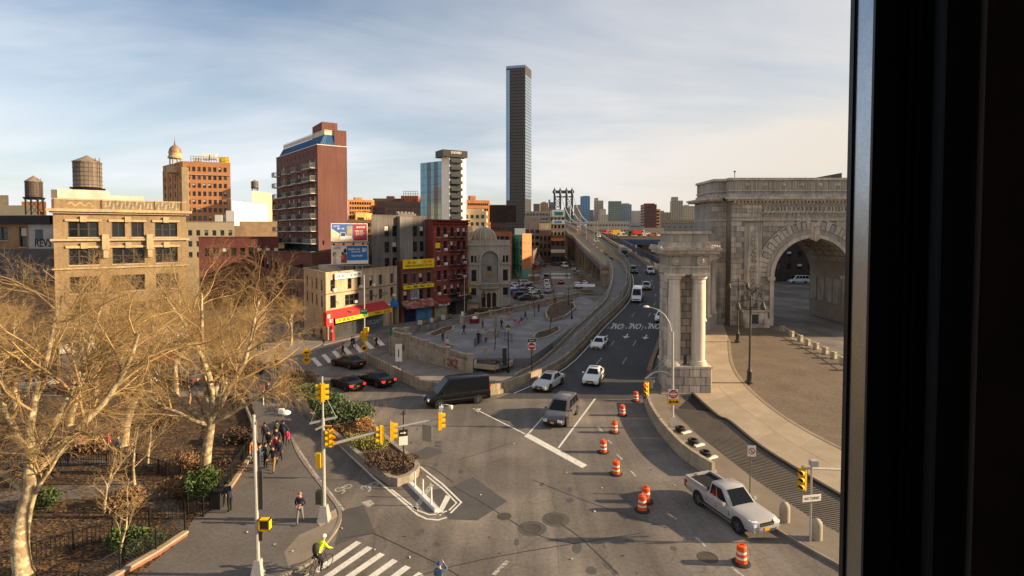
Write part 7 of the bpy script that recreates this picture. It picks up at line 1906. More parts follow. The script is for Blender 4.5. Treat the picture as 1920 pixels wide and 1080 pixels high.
# park railings
M_iron2=flat('railing_black',(30,29,28),0.5)
BARM=B().bx(-0.012,0.012,-0.012,0.012,0.08,1.0).mesh('bar',[M_iron2])
def railing(label,pxs,h=1.1,brick_base=True,step=2.0,z=0.1,mesh_panel=False):
 pts=[Vector((p.x,p.y,0))for p in gpoly(pxs)];o=thing('park_railing',label,'railing',(pts[0].x,pts[0].y,z),0,'black iron park railings');o0=pts[0]
 L_=sum((pts[i+1]-pts[i]).length for i in range(len(pts)-1));n_=max(1,round(L_/step));zz=0.0
 if brick_base:
  q=B();q.wall([p-o0 for p in pts],0.20,0.34,z=-0.1);q.build('brick_base',mat('brick_kerb',(136,92,70),0.9,var=0.2),o);q=B();q.wall([p-o0+Vector((0,0,0.20))for p in pts],0.10,0.46);q.build('coping',M_conc,o);zz=0.30
 for k in range(n_+1):
  p=at_len(pts,k/n_)-o0;q=B();q.beam((p.x,p.y,zz),(p.x,p.y,zz+h+0.08),0.07);q.build('post',M_iron2,o)
 for k in range(n_):
  a,c=at_len(pts,k/n_)-o0,at_len(pts,(k+1)/n_)-o0;q=B()
  for hh in(0.08,h):q.beam(a+Vector((0,0,zz+hh)),c+Vector((0,0,zz+hh)),0.05,0.035)
  q.build('rail',M_iron2,o);nb_=int((c-a).length/0.16);q=B()
  if mesh_panel:
   nb_=int((c-a).length/0.14)
   for j in range(-3,nb_):
    t0_,t1_=j/nb_,(j+5)/nb_
    for(s0,s1,z0_,z1_)in((t0_,t1_,0.08,h),(t0_,t1_,h,0.08)):
     e0,e1=max(0,s0),min(1,s1)
     if e1<=e0:continue
     za,zb=z0_+(z1_-z0_)*(e0-s0)/(s1-s0),z0_+(z1_-z0_)*(e1-s0)/(s1-s0)
     q.beam(a.lerp(c,e0)+Vector((0,0,zz+za)),a.lerp(c,e1)+Vector((0,0,zz+zb)),0.016)
  else:
   for j in range(1,nb_):t=a.lerp(c,j/nb_);q.beam(t+Vector((0,0,zz+0.08)),t+Vector((0,0,zz+h)),0.022)
  q.build('railing_infill',M_iron2,o)
 return o
railing('mesh park railing on brick kerb nearest the window',[(150,1130),(230,1081),(292,1045),(347,1008)],0.95,True,1.6,mesh_panel=True)
railing('mesh park railing on brick kerb behind the crowd',[(412,945),(440,905),(466,866),(477,830),(476,800),(462,765),(440,735)],1.05,True,2.2,mesh_panel=True)
railing('black inner railing along the park steps',[(60,1062),(150,1030),(250,1000),(345,975)],1.0,False,1.6)
railing('black gate railing beside the evergreen shrub',[(352,968),(378,975),(408,952)],1.1,False,1.0)
railing('black railing deep in the park along the far path',[(-200,905),(60,880),(240,872),(340,905)],0.9,False,2.4)
railing('black railing around the planted bed behind the graffiti wall',[(890,668),(905,655),(935,650),(960,658)],1.1,False,1.6,z=1.1)
# ---------------------------------------------------------------- street furniture
M_sig=mat('signal_yellow',(226,172,16),0.5,var=0.05);M_pole=mat('pole_silver',(176,172,164),0.5,var=0.08,metal=0.3);M_poleg=mat('pole_grey',(120,116,110),0.6,var=0.1,metal=0.2)
M_lens=flat('lens_off',(40,34,30),0.2);M_lred=mat('lens_red',(220,40,24),0.3,emit=1.4,var=0,fine=0)
M_green=mat('sign_green',(28,104,74),0.5,var=0.05);M_sback=mat('sign_back',(150,138,120),0.6,var=0.1)
M_dne=mat('do_not_enter_red',(176,34,40),0.5,var=0.05);M_dia=mat('diamond_yellow',(222,164,20),0.5,var=0.05)
def zat(py,Y):return ZY(py,Y)
def signal_head(parent,loc,face,lit=None,n=3,name='signal_head',s=1.0):
 """face: degrees, direction the lenses look"""
 o=put(name,None,parent,loc,radians(face));o.empty_display_size=0.1
 s*=0.88;w,h=0.34*s,0.36*s
 b=B();b.bx(-0.2*s,0.0,-w/2,w/2,0,h*n);[b.bx(-0.22*s,-0.2*s,-w/2-0.02,w/2+0.02,h*k+0.02,h*(k+1)-0.02)for k in range(n)]
 b.build('housing',M_sig,o)
 for k in range(n):
  z=h*(n-1-k)+h/2
  v=B();seg_=10
  for j in range(seg_):
   t0,t1=pi*(-0.15+1.3*j/seg_),pi*(-0.15+1.3*(j+1)/seg_)
   r_=0.15*s;v.quad((0,r_*cos(t0),z+r_*sin(t0)),(0,r_*cos(t1),z+r_*sin(t1)),(0.24*s,r_*cos(t1),z+r_*sin(t1)),(0.24*s,r_*cos(t0),z+r_*sin(t0)))
  v.build('visor',M_sig,o)
  d=B();d.tube([(0.005,0,z),(0.03,0,z)],0.13*s,12);d.build('lens',M_lred if lit==k else M_lens,o)
 return o
def sign_plate(parent,loc,face,w,h,m,name='sign_plate',th=0.02,shape='rect'):
 o=put(name,None,parent,loc,radians(face)+pi/2);o.empty_display_size=0.1
 b=B()
 if shape=='rect':b.bx(-w/2,w/2,-th,0,-h/2,h/2)
 elif shape=='diamond':b.add([(0,y,z)for y in()for z in()],[]);b.v=[];
 if shape=='diamond':
  q=[(0,-h/2),(w/2,0),(0,h/2),(-w/2,0)];b.add([(x,y,z)for y in(-th,0)for x,z in q],[(0,1,2,3),(7,6,5,4),(0,4,5,1),(1,5,6,2),(2,6,7,3),(3,7,4,0)])
 b.build('plate',m,o);return o
FR=lambda x,z,y=-0.03:frame_mat((x,y,z),(1,0,0),(0,0,1))
# --- silver signal pole at the pavement corner with the long arm
p=G(608,980);Y=p.y
sg=thing('signal_pole','silver signal pole at the pavement corner with long arm and yellow heads','traffic signal',(p.x,p.y,0.13))
q=B();q.prism([(-0.30,-0.30),(0.30,-0.30),(0.30,0.30),(-0.30,0.30)],0,0.85,top=[(-0.17,-0.17),(0.17,-0.17),(0.17,0.17),(-0.17,0.17)]);q.build('base',M_pole,sg)
zA,zT,zB=zat(838,Y)-.13,zat(706,Y)-.13,zat(788,Y)-.13
q=B();q.tube([(0,0,0.8),(0,0,zB+0.1)],[0.11,0.09],10);q.build('pole',M_pole,sg)
q=B();q.tube([(0,0,zB),(-0.02,0,zT)],[0.06,0.05],8);q.build('upper_pole',M_pole,sg)
E_=G(831,783,5.35)-Vector((p.x,p.y,0.13))
arm=[Vector((0,0,zA)),Vector((0,0,zA)).lerp(E_,0.15)+Vector((0,0,0.05)),Vector((0,0,zA)).lerp(E_,0.5)+Vector((0,0,0.12)),E_]
q=B();q.tube(arm,[0.09,0.085,0.07,0.05],8);q.build('mast_arm',M_pole,sg)
ad=(E_-Vector((0,0,zA))).normalized()
q=B();q.beam(Vector((0,0,zB))-ad*0.7,Vector((0,0,zB))+ad*0.75+Vector((0,0,0.0)),0.10);q.tube([(0.0,-0.1,zB-0.3),(-0.35,-0.2,zB-0.45)],0.06,8);q.build('cross_bar',M_pole,sg)
q=B();q.tube([Vector((0,0,zB))-ad*0.65,(-0.02,0,zT-0.7)],0.012,4);q.tube([Vector((0,0,zB))+ad*0.7,(-0.02,0,zT-0.7)],0.012,4);q.build('guy_wire',M_steel,sg)
for dx,fc in((-0.16,205),(0.12,20)):signal_head(sg,(dx,0,zT-1.35),fc)
for dx,fc in((0.34,200),(0.44,-15)):signal_head(sg,(dx,-0.05,zA+0.05),fc)
q=B();q.bx(0.05,0.45,-0.05,0.02,zA+0.02,zA+0.07);q.bx(0.05,0.45,-0.05,0.02,zA+1.15,zA+1.2);q.build('bracket',M_sig,sg)
q=B();q.bx(-0.36,-0.10,-0.20,0.10,zA-1.1,zA-0.3);q.build('pedestrian_signal',M_sig,sg)
q=B();q.bx(-0.42,-0.1,-0.15,0.2,0.95,1.65);q.build('control_box',mat('box_green',(70,74,56),0.6),sg)
def on_arm(t):return Vector((0,0,zA)).lerp(E_,t)+Vector((0,0,0.1*sin(pi*t)))
for t,fc in((0.46,200),(0.575,15),(0.985,15)):
 a_=on_arm(t);signal_head(sg,(a_.x,a_.y,a_.z-0.65),fc)
a_=on_arm(0.55);q=B();q.tube([a_+Vector((0,0,-0.7)),a_+Vector((0,0,0.5))],0.025,6);q.build('hanger',M_pole,sg)
a_=on_arm(0.86);so=sign_plate(sg,(a_.x,a_.y,a_.z-0.72),250,0.62,0.95,M_sback);q=B();q.beam(a_,a_+Vector((0,0,-0.25)),0.04);q.build('hanger',M_pole,sg)
q=B();q.tube([E_+Vector((-0.1,0,0)),E_+Vector((-0.1,0,0.75))],0.03,6);q.tube([E_+Vector((-0.1,0,0.7)),E_+Vector((0.15,0,0.76)),E_+Vector((0.42,0,0.7))],0.02,6);q.box(tuple(E_+Vector((-0.12,0,0.52))),(0.22,0.2,0.22));q.box(tuple(E_+Vector((-0.18,0,0.22))),(0.2,0.2,0.2));q.lathe([(0.04,0.12),(0.11,0.1),(0.12,0),(0.08,-0.1),(0.01,-0.14)],10,tuple(E_+Vector((0.45,0,0.6))));q.build('camera',M_wsign,sg)
# --- slim lamp post nearest the window
p=G(484,1084);Y=p.y
lp1=thing('street_lamp','slim silver street lamp with banner frame and walk signal nearest the window','street lamp',(p.x,p.y,0.13))
zT=zat(778,Y)-.13
q=B();q.prism([(-0.26,-0.26),(0.26,-0.26),(0.26,0.26),(-0.26,0.26)],0,0.75,top=[(-0.14,-0.14),(0.14,-0.14),(0.14,0.14),(-0.14,0.14)]);q.build('base',M_pole,lp1)
q=B();q.tube([(0,0,0.7),(-0.08,0,zT)],[0.10,0.075],10);q.build('pole',M_pole,lp1)
q=B();q.tube([(-0.08,0,zT-0.2),(0.5,0.05,zT+0.05),(1.15,0.1,zT+0.1)],0.035,7);q.build('arm',M_poleg,lp1)
q=B();q.lathe([(0.02,0.12),(0.12,0.10),(0.22,0.02),(0.2,-0.05),(0.05,-0.09)],12,(1.35,0.12,zT+0.06));q.bx(1.02,1.25,0.04,0.2,zT+0.02,zT+0.24);q.build('lamp_head',M_wsign,lp1)
zw=zat(985,Y)-.13
q=B()
for(x0_,x1_,z0_,z1_)in((0.10,0.62,0,0.05),(0.10,0.62,0.48,0.53),(0.10,0.15,0,0.53),(0.57,0.62,0,0.53)):q.bx(x0_,x1_,-0.16,0.1,zw-0.2+z0_,zw-0.2+z1_)
q.build('walk_signal_frame',M_sig,lp1)
q=B();q.bx(0.15,0.57,-0.02,0.06,zw-0.15,zw+0.28);q.build('walk_signal_face',flat('signal_face',(74,62,44),0.5),lp1)
q=B();q.bx(0.09,0.28,-0.03,0.03,zat(960,Y),zat(888,Y));q.build('notice_panel',mat('notice_dark',(70,62,58),0.6),lp1)
q=B();q.bx(0.09,0.25,-0.05,0.05,zat(1018,Y),zat(1000,Y));q.build('notice_panel',MATS['notice_dark'],lp1)
# --- lamp and signal pole behind the jersey wall
p=G(1261,803);Y=p.y
rl_=thing('street_lamp','tall silver lamp and signal pole with do not enter sign behind the jersey wall','street lamp',(p.x,p.y,0.13))
Z=lambda py:zat(py,Y)-0.13
q=B();q.prism([(-0.3,-0.3),(0.3,-0.3),(0.3,0.3),(-0.3,0.3)],0,0.85,top=[(-0.16,-0.16),(0.16,-0.16),(0.16,0.16),(-0.16,0.16)]);q.build('base',M_pole,rl_)
q=B();q.tube([(0,0,0.8),(-0.06,0,Z(622))],[0.11,0.085],10);q.build('pole',M_pole,rl_)
xm=lambda px:(px-1261)/1030*(Y+1.5)
q=B();q.tube([(-0.06,0,Z(632)),(xm(1253),0,Z(605)),(xm(1245),0,Z(591)),(xm(1233),0,Z(581)),(xm(1222),0,Z(577)),(xm(1214),0,Z(575))],[0.05,0.045,0.04,0.035,0.03,0.03],7);q.build('arm',M_pole,rl_)
q=B();q.lathe([(0.03,0.1),(0.16,0.08),(0.26,0),(0.2,-0.07),(0.05,-0.1)],12,(xm(1211),0,Z(575)));q.build('lamp_head',M_wsign,rl_)
q=B();q.tube([(0,0,Z(706)),(xm(1250),0,Z(699)),(xm(1240),0,Z(696)),(xm(1228),0,Z(698)),(xm(1218),0,Z(704)),(xm(1210),0,Z(710))],0.06,8);q.build('signal_arm',M_pole,rl_)
q=B();q.beam((xm(1248),0,Z(669)),(xm(1272),0,Z(671)),0.06);q.tube([(xm(1250),0,Z(669)),(xm(1216),0,Z(703))],0.014,4);q.tube([(xm(1268),0,Z(671)),(xm(1216),0,Z(703))],0.014,4);q.beam((xm(1209),0,Z(708)),(xm(1228),0,Z(708)),0.04);q.build('guy_wire',M_pole,rl_)
signal_head(rl_,(xm(1211),-0.1,Z(741)),235,lit=0,s=1.15)
so=sign_plate(rl_,(xm(1219),0.05,Z(719)),70,0.55,0.78,M_sback)
dn=sign_plate(rl_,(0.0,-0.14,Z(738)),-92,0.80,0.80,M_wsign,'do_not_enter_sign')
q=B();q.tube([(0,-0.022,0),(0,-0.028,0)],0.36,24);q.build('red_disc',M_dne,dn);q=B();q.bx(-0.29,0.29,-0.034,-0.029,-0.06,0.06);q.build('white_bar',M_wsign,dn)
letters('DO NOT',0.42,0.11,M_wsign,dn,FR(0,0.17,-0.034));letters('ENTER',0.40,0.11,M_wsign,dn,FR(0,-0.17,-0.034))
ar=sign_plate(rl_,(0.02,-0.14,Z(752.5)),-92,1.0,0.50,M_dia,'arrow_sign')
q=B();q.add([(x,-0.03,z)for x,z in((-0.42,0),(-0.2,0.16),(-0.24,0.05),(0.24,0.05),(0.2,0.16),(0.42,0),(0.2,-0.16),(0.24,-0.05),(-0.24,-0.05),(-0.2,-0.16))],[(0,1,2,8,9),(2,3,7,8),(3,4,5,6,7)]);q.build('double_arrow',M_darksign,ar)
# --- jersey wall along the kerb: precast lengths
jp=smooth_path([Vector((p.x,p.y,0))for p in gpoly([(1214,755),(1219,772),(1233,798),(1256,828),(1282,855),(1310,876),(1338,893)])],3)
jw=thing('jersey_wall','curving concrete jersey wall between the roadway and the stored tyres','barrier',tuple(jp[0]))
for k in range(7):
 a,c=at_len(jp,k/7+0.002)-jp[0],at_len(jp,(k+1)/7-0.002)-jp[0];m_=at_len(jp,(k+0.5)/7)-jp[0]
 q=B();q.wall([a,m_,c],0.32,0.62,z=0);q.wall([a+Vector((0,0,0.32)),m_+Vector((0,0,0.32)),c+Vector((0,0,0.32))],0.58,0.26);q.build('barrier_block',mat('jersey_concrete',(156,142,120),0.9,var=0.15,streak=0.2),jw)
def tyre_pile(px,py,label,n):
 p=G(px,py);o=thing('stored_tyres',label,'tyres',(p.x,p.y,0.13),0,'stored tyres behind the jersey wall')
 for k in range(n):
  q=B();a=k*2.1;rr=0.30;q.tube([(0.12*cos(a)*k+rr*cos(t),0.1*sin(a)*k+rr*sin(t),0.1+0.17*(k%2))for t in[2*pi*j/14 for j in range(15)]],0.10,7);q.build('tyre',flat('tyre_rubber',(32,31,31),0.8),o)
 q=B();q.box((0.3,-0.35,0.07),(0.9,0.25,0.10),0.5);q.box((-0.3,0.4,0.07),(0.8,0.22,0.10),0.4);q.build('white_strip',M_wsign,o)
tyre_pile(1277,812,'tyre and white strips just below the lamp pole',2);tyre_pile(1301,836,'middle pair of tyres behind the jersey wall',2);tyre_pile(1324,859,'tyre pair at the pickup end of the jersey wall',3)
# --- orange traffic drums
M_or=mat('drum_orange',(226,84,26),0.55,var=0.08,scale=3);M_drw=mat('drum_white',(224,214,200),0.5,var=0.1,scale=4);M_rub=flat('rubber_base',(44,42,42),0.85)
dm={}
dm['base']=B().lathe([(0.50,0),(0.50,0.05),(0.44,0.09),(0.30,0.10)],20).mesh('base',[M_rub],40)
secs=[(0.08,0.30,M_or),(0.30,0.43,M_drw),(0.43,0.60,M_or),(0.60,0.73,M_drw),(0.73,0.98,M_or)]
def drum_r(z):return 0.315-0.07*z
ring_meshes=[]
for z0_,z1_,m in secs:
 pr=[(drum_r(z0_)-(0.012 if m is M_drw else 0),z0_),(drum_r(z1_)-(0.012 if m is M_drw else 0),z1_)]
 if z1_>0.9:pr+=[(drum_r(z1_)-0.03,z1_+0.03)]
 ring_meshes.append(('white_band' if m is M_drw else 'orange_band',B().lathe(pr,20).mesh('band',[m],40)))
hb_=B();hb_.box((0,0,1.06),(0.26,0.05,0.12));hmesh=hb_.mesh('handle',[M_or])
for k,((px,py),lab)in enumerate((((1390,1056),'orange and white drum standing alone nearest the pickup front'),((1204,957),'front drum of the close pair'),((1211,941),'rear drum of the close pair'),((1155,889),'drum right beyond the stop bar end'),((1131,848),'drum beside the long lane line'),((1152,811),'third drum up the coned off lane'),((1167,779),'second drum from the top of the coned off lane'),((1192,752),'last drum below the red signal head'))):
 p=G(px,py);o=thing('traffic_drum',lab,'traffic drum',(p.x,p.y,0.0),k*1.1,'orange traffic drums');o.scale=(0.88,)*3
 put('base',dm['base'],o);[put(nm,me,o)for nm,me in ring_meshes];put('handle',hmesh,o)
 # --- white flexible posts on a parking stop by the median
a,c=G(769,908),G(820,960);ps=thing('parking_stop','white rubber parking stop with three white flexible posts at the median tip','parking stop',(a.x,a.y,0));d=c-a
q=B();q.wall([d*0.0,d*1.0],0.13,0.34);q.wall([d*0.02+Vector((0,0,0.13)),d*0.98+Vector((0,0,0.13))],0.05,0.22);q.build('block',mat('stop_white',(214,210,206),0.6),ps)
for t in(0.2,0.5,0.8):q=B();s_=d*t;q.tube([(s_.x,s_.y,0.15),(s_.x,s_.y,1.1)],[0.05,0.045],8);q.build('flexible_post',M_wsign,ps)
# --- signs
def sign_post(name,label,px,py,top_px,z0=0.0,r=0.035,m=M_poleg,group=None,cat='sign'):
 p=G(px,py,z0);o=thing(name,label,cat,(p.x,p.y,z0),0,group);h=zat(top_px,p.y)-z0
 q=B();q.tube([(0,0,-0.03),(0,0,h)],r,7);q.build('post',m,o)
 return o,(lambda py_:zat(py_,p.y)-z0),p
o,Z,p=sign_post('no_pedestrian_sign','white no pedestrians sign on a thin green post above the pickup roof',1406,925,834,0.13,m=mat('post_green',(92,96,66),0.6))
so=sign_plate(o,(0.05,-0.05,Z(845)),-92,0.50,0.66,M_wsign);ringb=B()
for j in range(20):
 t0,t1=2*pi*j/20,2*pi*(j+1)/20;ringb.quad(*[(r_*cos(t),-0.026,r_*sin(t))for r_,t in((0.15,t0),(0.20,t0),(0.20,t1),(0.15,t1))])
ringb.quad((-0.13,-0.027,0.10),(-0.10,-0.027,0.13),(0.13,-0.027,-0.10),(0.10,-0.027,-0.13));ringb.build('red_ring',M_dne,so)
q=B();q.tube([(0,-0.024,-0.09),(0,-0.024,0.05)],0.03,6);q.build('walker_symbol',M_darksign,so)
o,Z,p=sign_post('signal_pole','signal head and white plate on a slim post beside the stone bollards',1519,1015,872,0.13,0.05,M_pole,cat='traffic signal')
signal_head(o,(-0.48,0.0,Z(919)),225,s=1.15);so=sign_plate(o,(-0.02,-0.1,Z(932)),-80,1.05,0.34,M_wsign);letters('NO TURNS',0.85,0.15,M_darksign,so,FR(0,0))
q=B();q.tube([(-0.5,0,Z(874)),(-0.35,0,Z(878)),(0.8,0.2,Z(882)),(3.0,0.4,Z(889))],0.06,7);q.box((0.1,0,Z(868)),(0.35,0.3,0.3));q.build('mast_arm',M_pole,o)
o,Z,p=sign_post('one_way_sign','white one way plate on a dark post in the dry brush of the median',757,889,770,mz,0.04,M_black)
so=sign_plate(o,(0.0,-0.06,Z(811)),-72,0.55,0.42,M_black);q=B();q.add([(x,-0.025,z)for x,z in((-0.2,-0.03),(0.05,-0.03),(0.05,-0.09),(0.2,0.0),(0.05,0.09),(0.05,0.03),(-0.2,0.03))],[tuple(range(7))]);q.build('white_arrow',M_wsign,so)
so=sign_plate(o,(0.0,-0.05,Z(825)),-72,0.55,0.62,M_wsign);so2=sign_plate(o,(0.1,0,Z(772)),0,0.1,0.3,M_black)
o,Z,p=sign_post('do_not_enter_sign','round do not enter sign with one way plate at the bike ramp foot',997,700,636,0.0,0.04,M_black)
so=sign_plate(o,(0,-0.06,Z(649)),-90,0.85,0.85,M_wsign);q=B();q.tube([(0,-0.022,0),(0,-0.028,0)],0.40,20);q.build('red_disc',M_dne,so);q=B();q.bx(-0.3,0.3,-0.034,-0.029,-0.07,0.07);q.build('white_bar',M_wsign,so)
so=sign_plate(o,(0.0,-0.06,Z(638.5)),-80,0.9,0.3,M_black);letters('ONE WAY',0.6,0.14,M_wsign,so,FR(0,0))
so=sign_plate(o,(-0.02,0.03,Z(660)),90,0.6,0.6,M_sback)
o,Z,p=sign_post('warning_signs','two yellow diamond warning signs stacked on one post at the far median tip',576,705,650,0.0,0.04,M_poleg)
for py in(660.5,674.5):
 so=sign_plate(o,(0,-0.06,Z(py)),-80,1.15,1.15,M_dia,shape='diamond');q=B();q.bx(-0.22,0.22,-0.03,-0.025,-0.06,0.06);q.tube([(-0.1,-0.026,-0.14),(-0.1,-0.026,0.14)],0.05,5);q.build('black_symbol',M_darksign,so)
o,Z,p=sign_post('walk_notice','small orange square sign beside the cyclist in the bike lane',494,760,722,0.1,0.04,M_wsign)
so=sign_plate(o,(-0.05,-0.05,Z(727)),-100,0.42,0.6,mat('sign_salmon',(226,140,104),0.6))
o,Z,p=sign_post('white_notice_board','tall white notice board in front of the graffiti wall',748,694,648,0.09,0.06,M_poleg)
so=sign_plate(o,(0,-0.06,Z(661)),-80,0.75,2.0,M_wsign,th=0.12);q=B();q.bx(-0.06,0.06,-0.125,-0.121,-0.5,0.4);q.build('black_stripe',M_darksign,so)
o,Z,p=sign_post('street_name_sign','green street name sign on a post at the plaza corner stairs',733,668,617,0.09,0.05,M_green)
so=sign_plate(o,(0,-0.06,Z(622)),-60,0.35,1.0,M_green)
o,Z,p=sign_post('bus_stop_sign','white parking sign on a dark post by the plaza balustrade',867,600,583,PZ,0.05,M_black)
so=sign_plate(o,(0,-0.06,Z(588)),-90,0.42,0.75,M_wsign)
o,Z,p=sign_post('green_guide_sign','green street sign among the twigs beyond the large plane tree',490,690,640,0.1,0.05,M_poleg)
so=sign_plate(o,(0,-0.06,Z(649)),-90,0.9,0.9,M_green);letters('BOWERY',0.7,0.16,M_wsign,so,FR(0,0.15));
# --- signal and name sign on the far corner
p=G(684,676);Y=p.y
o=thing('signal_pole','tall pole with green street name and amber signal cluster before the red awning','traffic signal',(p.x,p.y,0.09));Z=lambda py:zat(py,Y)-0.09
q=B();q.tube([(0,0,0),(0,0,Z(515))],[0.10,0.07],8);q.build('pole',M_pole,o)
for dx,fc in((-0.28,235),(0.1,-60),(0.1,60)):signal_head(o,(dx,-0.1,Z(639)),fc,s=1.25)
q=B();q.bx(-0.1,0.5,-0.3,0.2,Z(622),Z(614));q.build('pedestrian_signal',M_sig,o)
so=sign_plate(o,(0,-0.12,Z(652.5)),-85,1.1,1.1,M_dia,shape='diamond');q=B();q.bx(-0.2,0.2,-0.03,-0.025,-0.16,0.16);q.build('black_symbol',M_darksign,so)
so=sign_plate(o,(-0.05,-0.15,Z(584)),-85,0.85,0.62,M_green);letters('CANAL ST',0.7,0.16,M_wsign,so,FR(0,0.1))
so=sign_plate(o,(0.2,-0.15,Z(590)),-60,0.7,0.2,mat('sign_lime',(90,150,60),0.6))
q=B();q.tube([(0,0,Z(522)),(-1.6,0.3,Z(512)),(-3.4,0.5,Z(510))],0.05,7);q.build('arm',M_pole,o)
# --- black plaza lamps
def plaza_lamp(label,px,py,z0,top):
 p=G(px,py,z0);o=thing('plaza_lamp',label,'street lamp',(p.x,p.y,z0),0,'black plaza lamps');h=zat(top,p.y)-z0
 q=B();q.lathe([(0.18,0),(0.18,0.3),(0.09,0.6),(0.06,0.9),(0.05,h-0.6)],10);q.build('post',M_black,o)
 q=B();q.lathe([(0.10,h-0.62),(0.20,h-0.5),(0.24,h-0.2)],10);q.build('lantern',mat('lantern_glass',(190,170,130),0.3),o)
 q=B();q.lathe([(0.34,h-0.2),(0.30,h-0.12),(0.10,h-0.03),(0.03,h+0.12)],10);q.build('cap',M_black,o)
plaza_lamp('black lamp post with pointed cap beside the railed bed',953,700,0.0,610)
plaza_lamp('black lamp post at the curved stone bed by the ramp',1072,598,PZ,562)
plaza_lamp('black lamp post close to the long plaza balustrade',1066,576,PZ,541)
plaza_lamp('black lamp post with yellow notice near the temple',872,585,0.1,556)
o=thing('street_lamp','slim grey street lamp in front of the red tenement','street lamp',tuple(G(871,592)),0);h=zat(518,G(871,592).y)
q=B();q.tube([(0,0,0),(0,0,h)],[0.1,0.06],8);q.build('pole',M_pole,o);q=B();q.tube([(0,0,h),(-0.4,-0.1,h+0.4),(-0.9,-0.2,h+0.4)],0.04,6);q.box((-1.05,-0.2,h+0.38),(0.4,0.2,0.1));q.build('arm',M_pole,o)
# --- ornate dark posts on the setts
for k,(px,py,top,lab)in enumerate(((1405,718,470,'tall dark ornate twin arm lamp post standing on the setts kerb'),(1383,641,505,'shorter looking dark ornate lamp post nearer the arch'))):
 p=G(px,py,0.22);o=thing('ornate_lamp',lab,'street lamp',(p.x,p.y,0.22),0,'ornate dark lamp posts');h=9.2
 m=mat('lamp_bronze',(62,60,52),0.6,metal=0.3)
 q=B();q.lathe([(0.42,0),(0.42,0.15),(0.26,0.3),(0.24,1.1),(0.30,1.2),(0.16,1.4),(0.12,2.0),(0.09,h)],12);q.build('post',m,o,smooth=40)
 q=B();q.tube([(-1.3,0,h-0.7),(0,0,h-0.4),(1.3,0,h-0.7)],0.05,6);q.tube([(-1.25,0,h-0.7),(-1.0,0,h-1.2),(-0.1,0,h-1.3)],0.03,5);q.tube([(1.25,0,h-0.7),(1.0,0,h-1.2),(0.1,0,h-1.3)],0.03,5);q.build('arm',m,o)
 for sx in(-1,1):q=B();q.lathe([(0.05,0),(0.12,-0.15),(0.26,-0.55),(0.28,-0.75),(0.15,-0.9)],10,(1.3*sx,0,h-0.65));q.build('lantern',m,o)
 # --- stone bollards
M_bol=mat('bollard_stone',(156,144,124),0.85,var=0.1)
bolm=B().lathe([(0.27,0),(0.27,0.75),(0.25,0.90),(0.17,1.02),(0.02,1.08)],16).mesh('bollard',[M_bol],60)
for(px,py),lab in(((1471,977),'round topped stone bollard just beyond the pickup bumper'),((1531,1010),'round topped stone bollard beside the slim signal post')):
 p=G(px,py,0.13);tag(put('stone_bollard',bolm,None,(p.x,p.y,0.12)),lab,'bollard','round topped stone bollards')
kb_=B().bx(-0.28,0.28,-0.28,0.28,0,0.85).mesh('stone_post',[M_bol])
pts=gpoly([(1466,622),(1484,632),(1500,640),(1514,648),(1530,655),(1547,664),(1563,673),(1580,684),(1600,696)])
for k,p in enumerate(pts):tag(put('stone_post',kb_,None,(p.x,p.y,0.08),0.5),('squat stone post nearest the arch pier','second squat stone post from the arch','third squat stone post from the arch','fourth squat stone post from the arch','fifth squat stone post from the arch','sixth squat stone post from the arch','seventh squat stone post from the arch','eighth squat stone post from the arch','ninth squat stone post from the arch')[k]+' along the setts edge','post','squat stone posts along the setts')
o=thing('setts_rail','pale steel rail linking the squat stone posts at the setts edge','railing',tuple(pts[0]))
q=B();q.tube([Vector((p.x,p.y,0))-Vector((pts[0].x,pts[0].y,0))+Vector((0.4,0.3,0.75))for p in pts],0.045,6);q.build('rail',M_wsign,o)
for p in pts[::2]:q=B();s_=p-pts[0];q.tube([(s_.x+0.4,s_.y+0.3,0.0),(s_.x+0.4,s_.y+0.3,0.75)],0.04,6);q.build('post',M_wsign,o)
# --- roadway through the arch: lane lines
for pts in([(1452,648),(1480,662),(1520,678),(1600,706)],[(1480,632),(1540,655),(1620,682)]):mline('lane_line',gpoly(pts),0.13,None,0.006)
for k in range(5):mline('lane_dash',gpoly([(1505+k*22,664+k*8),(1514+k*22,667+k*8)]),0.13,None,0.006)
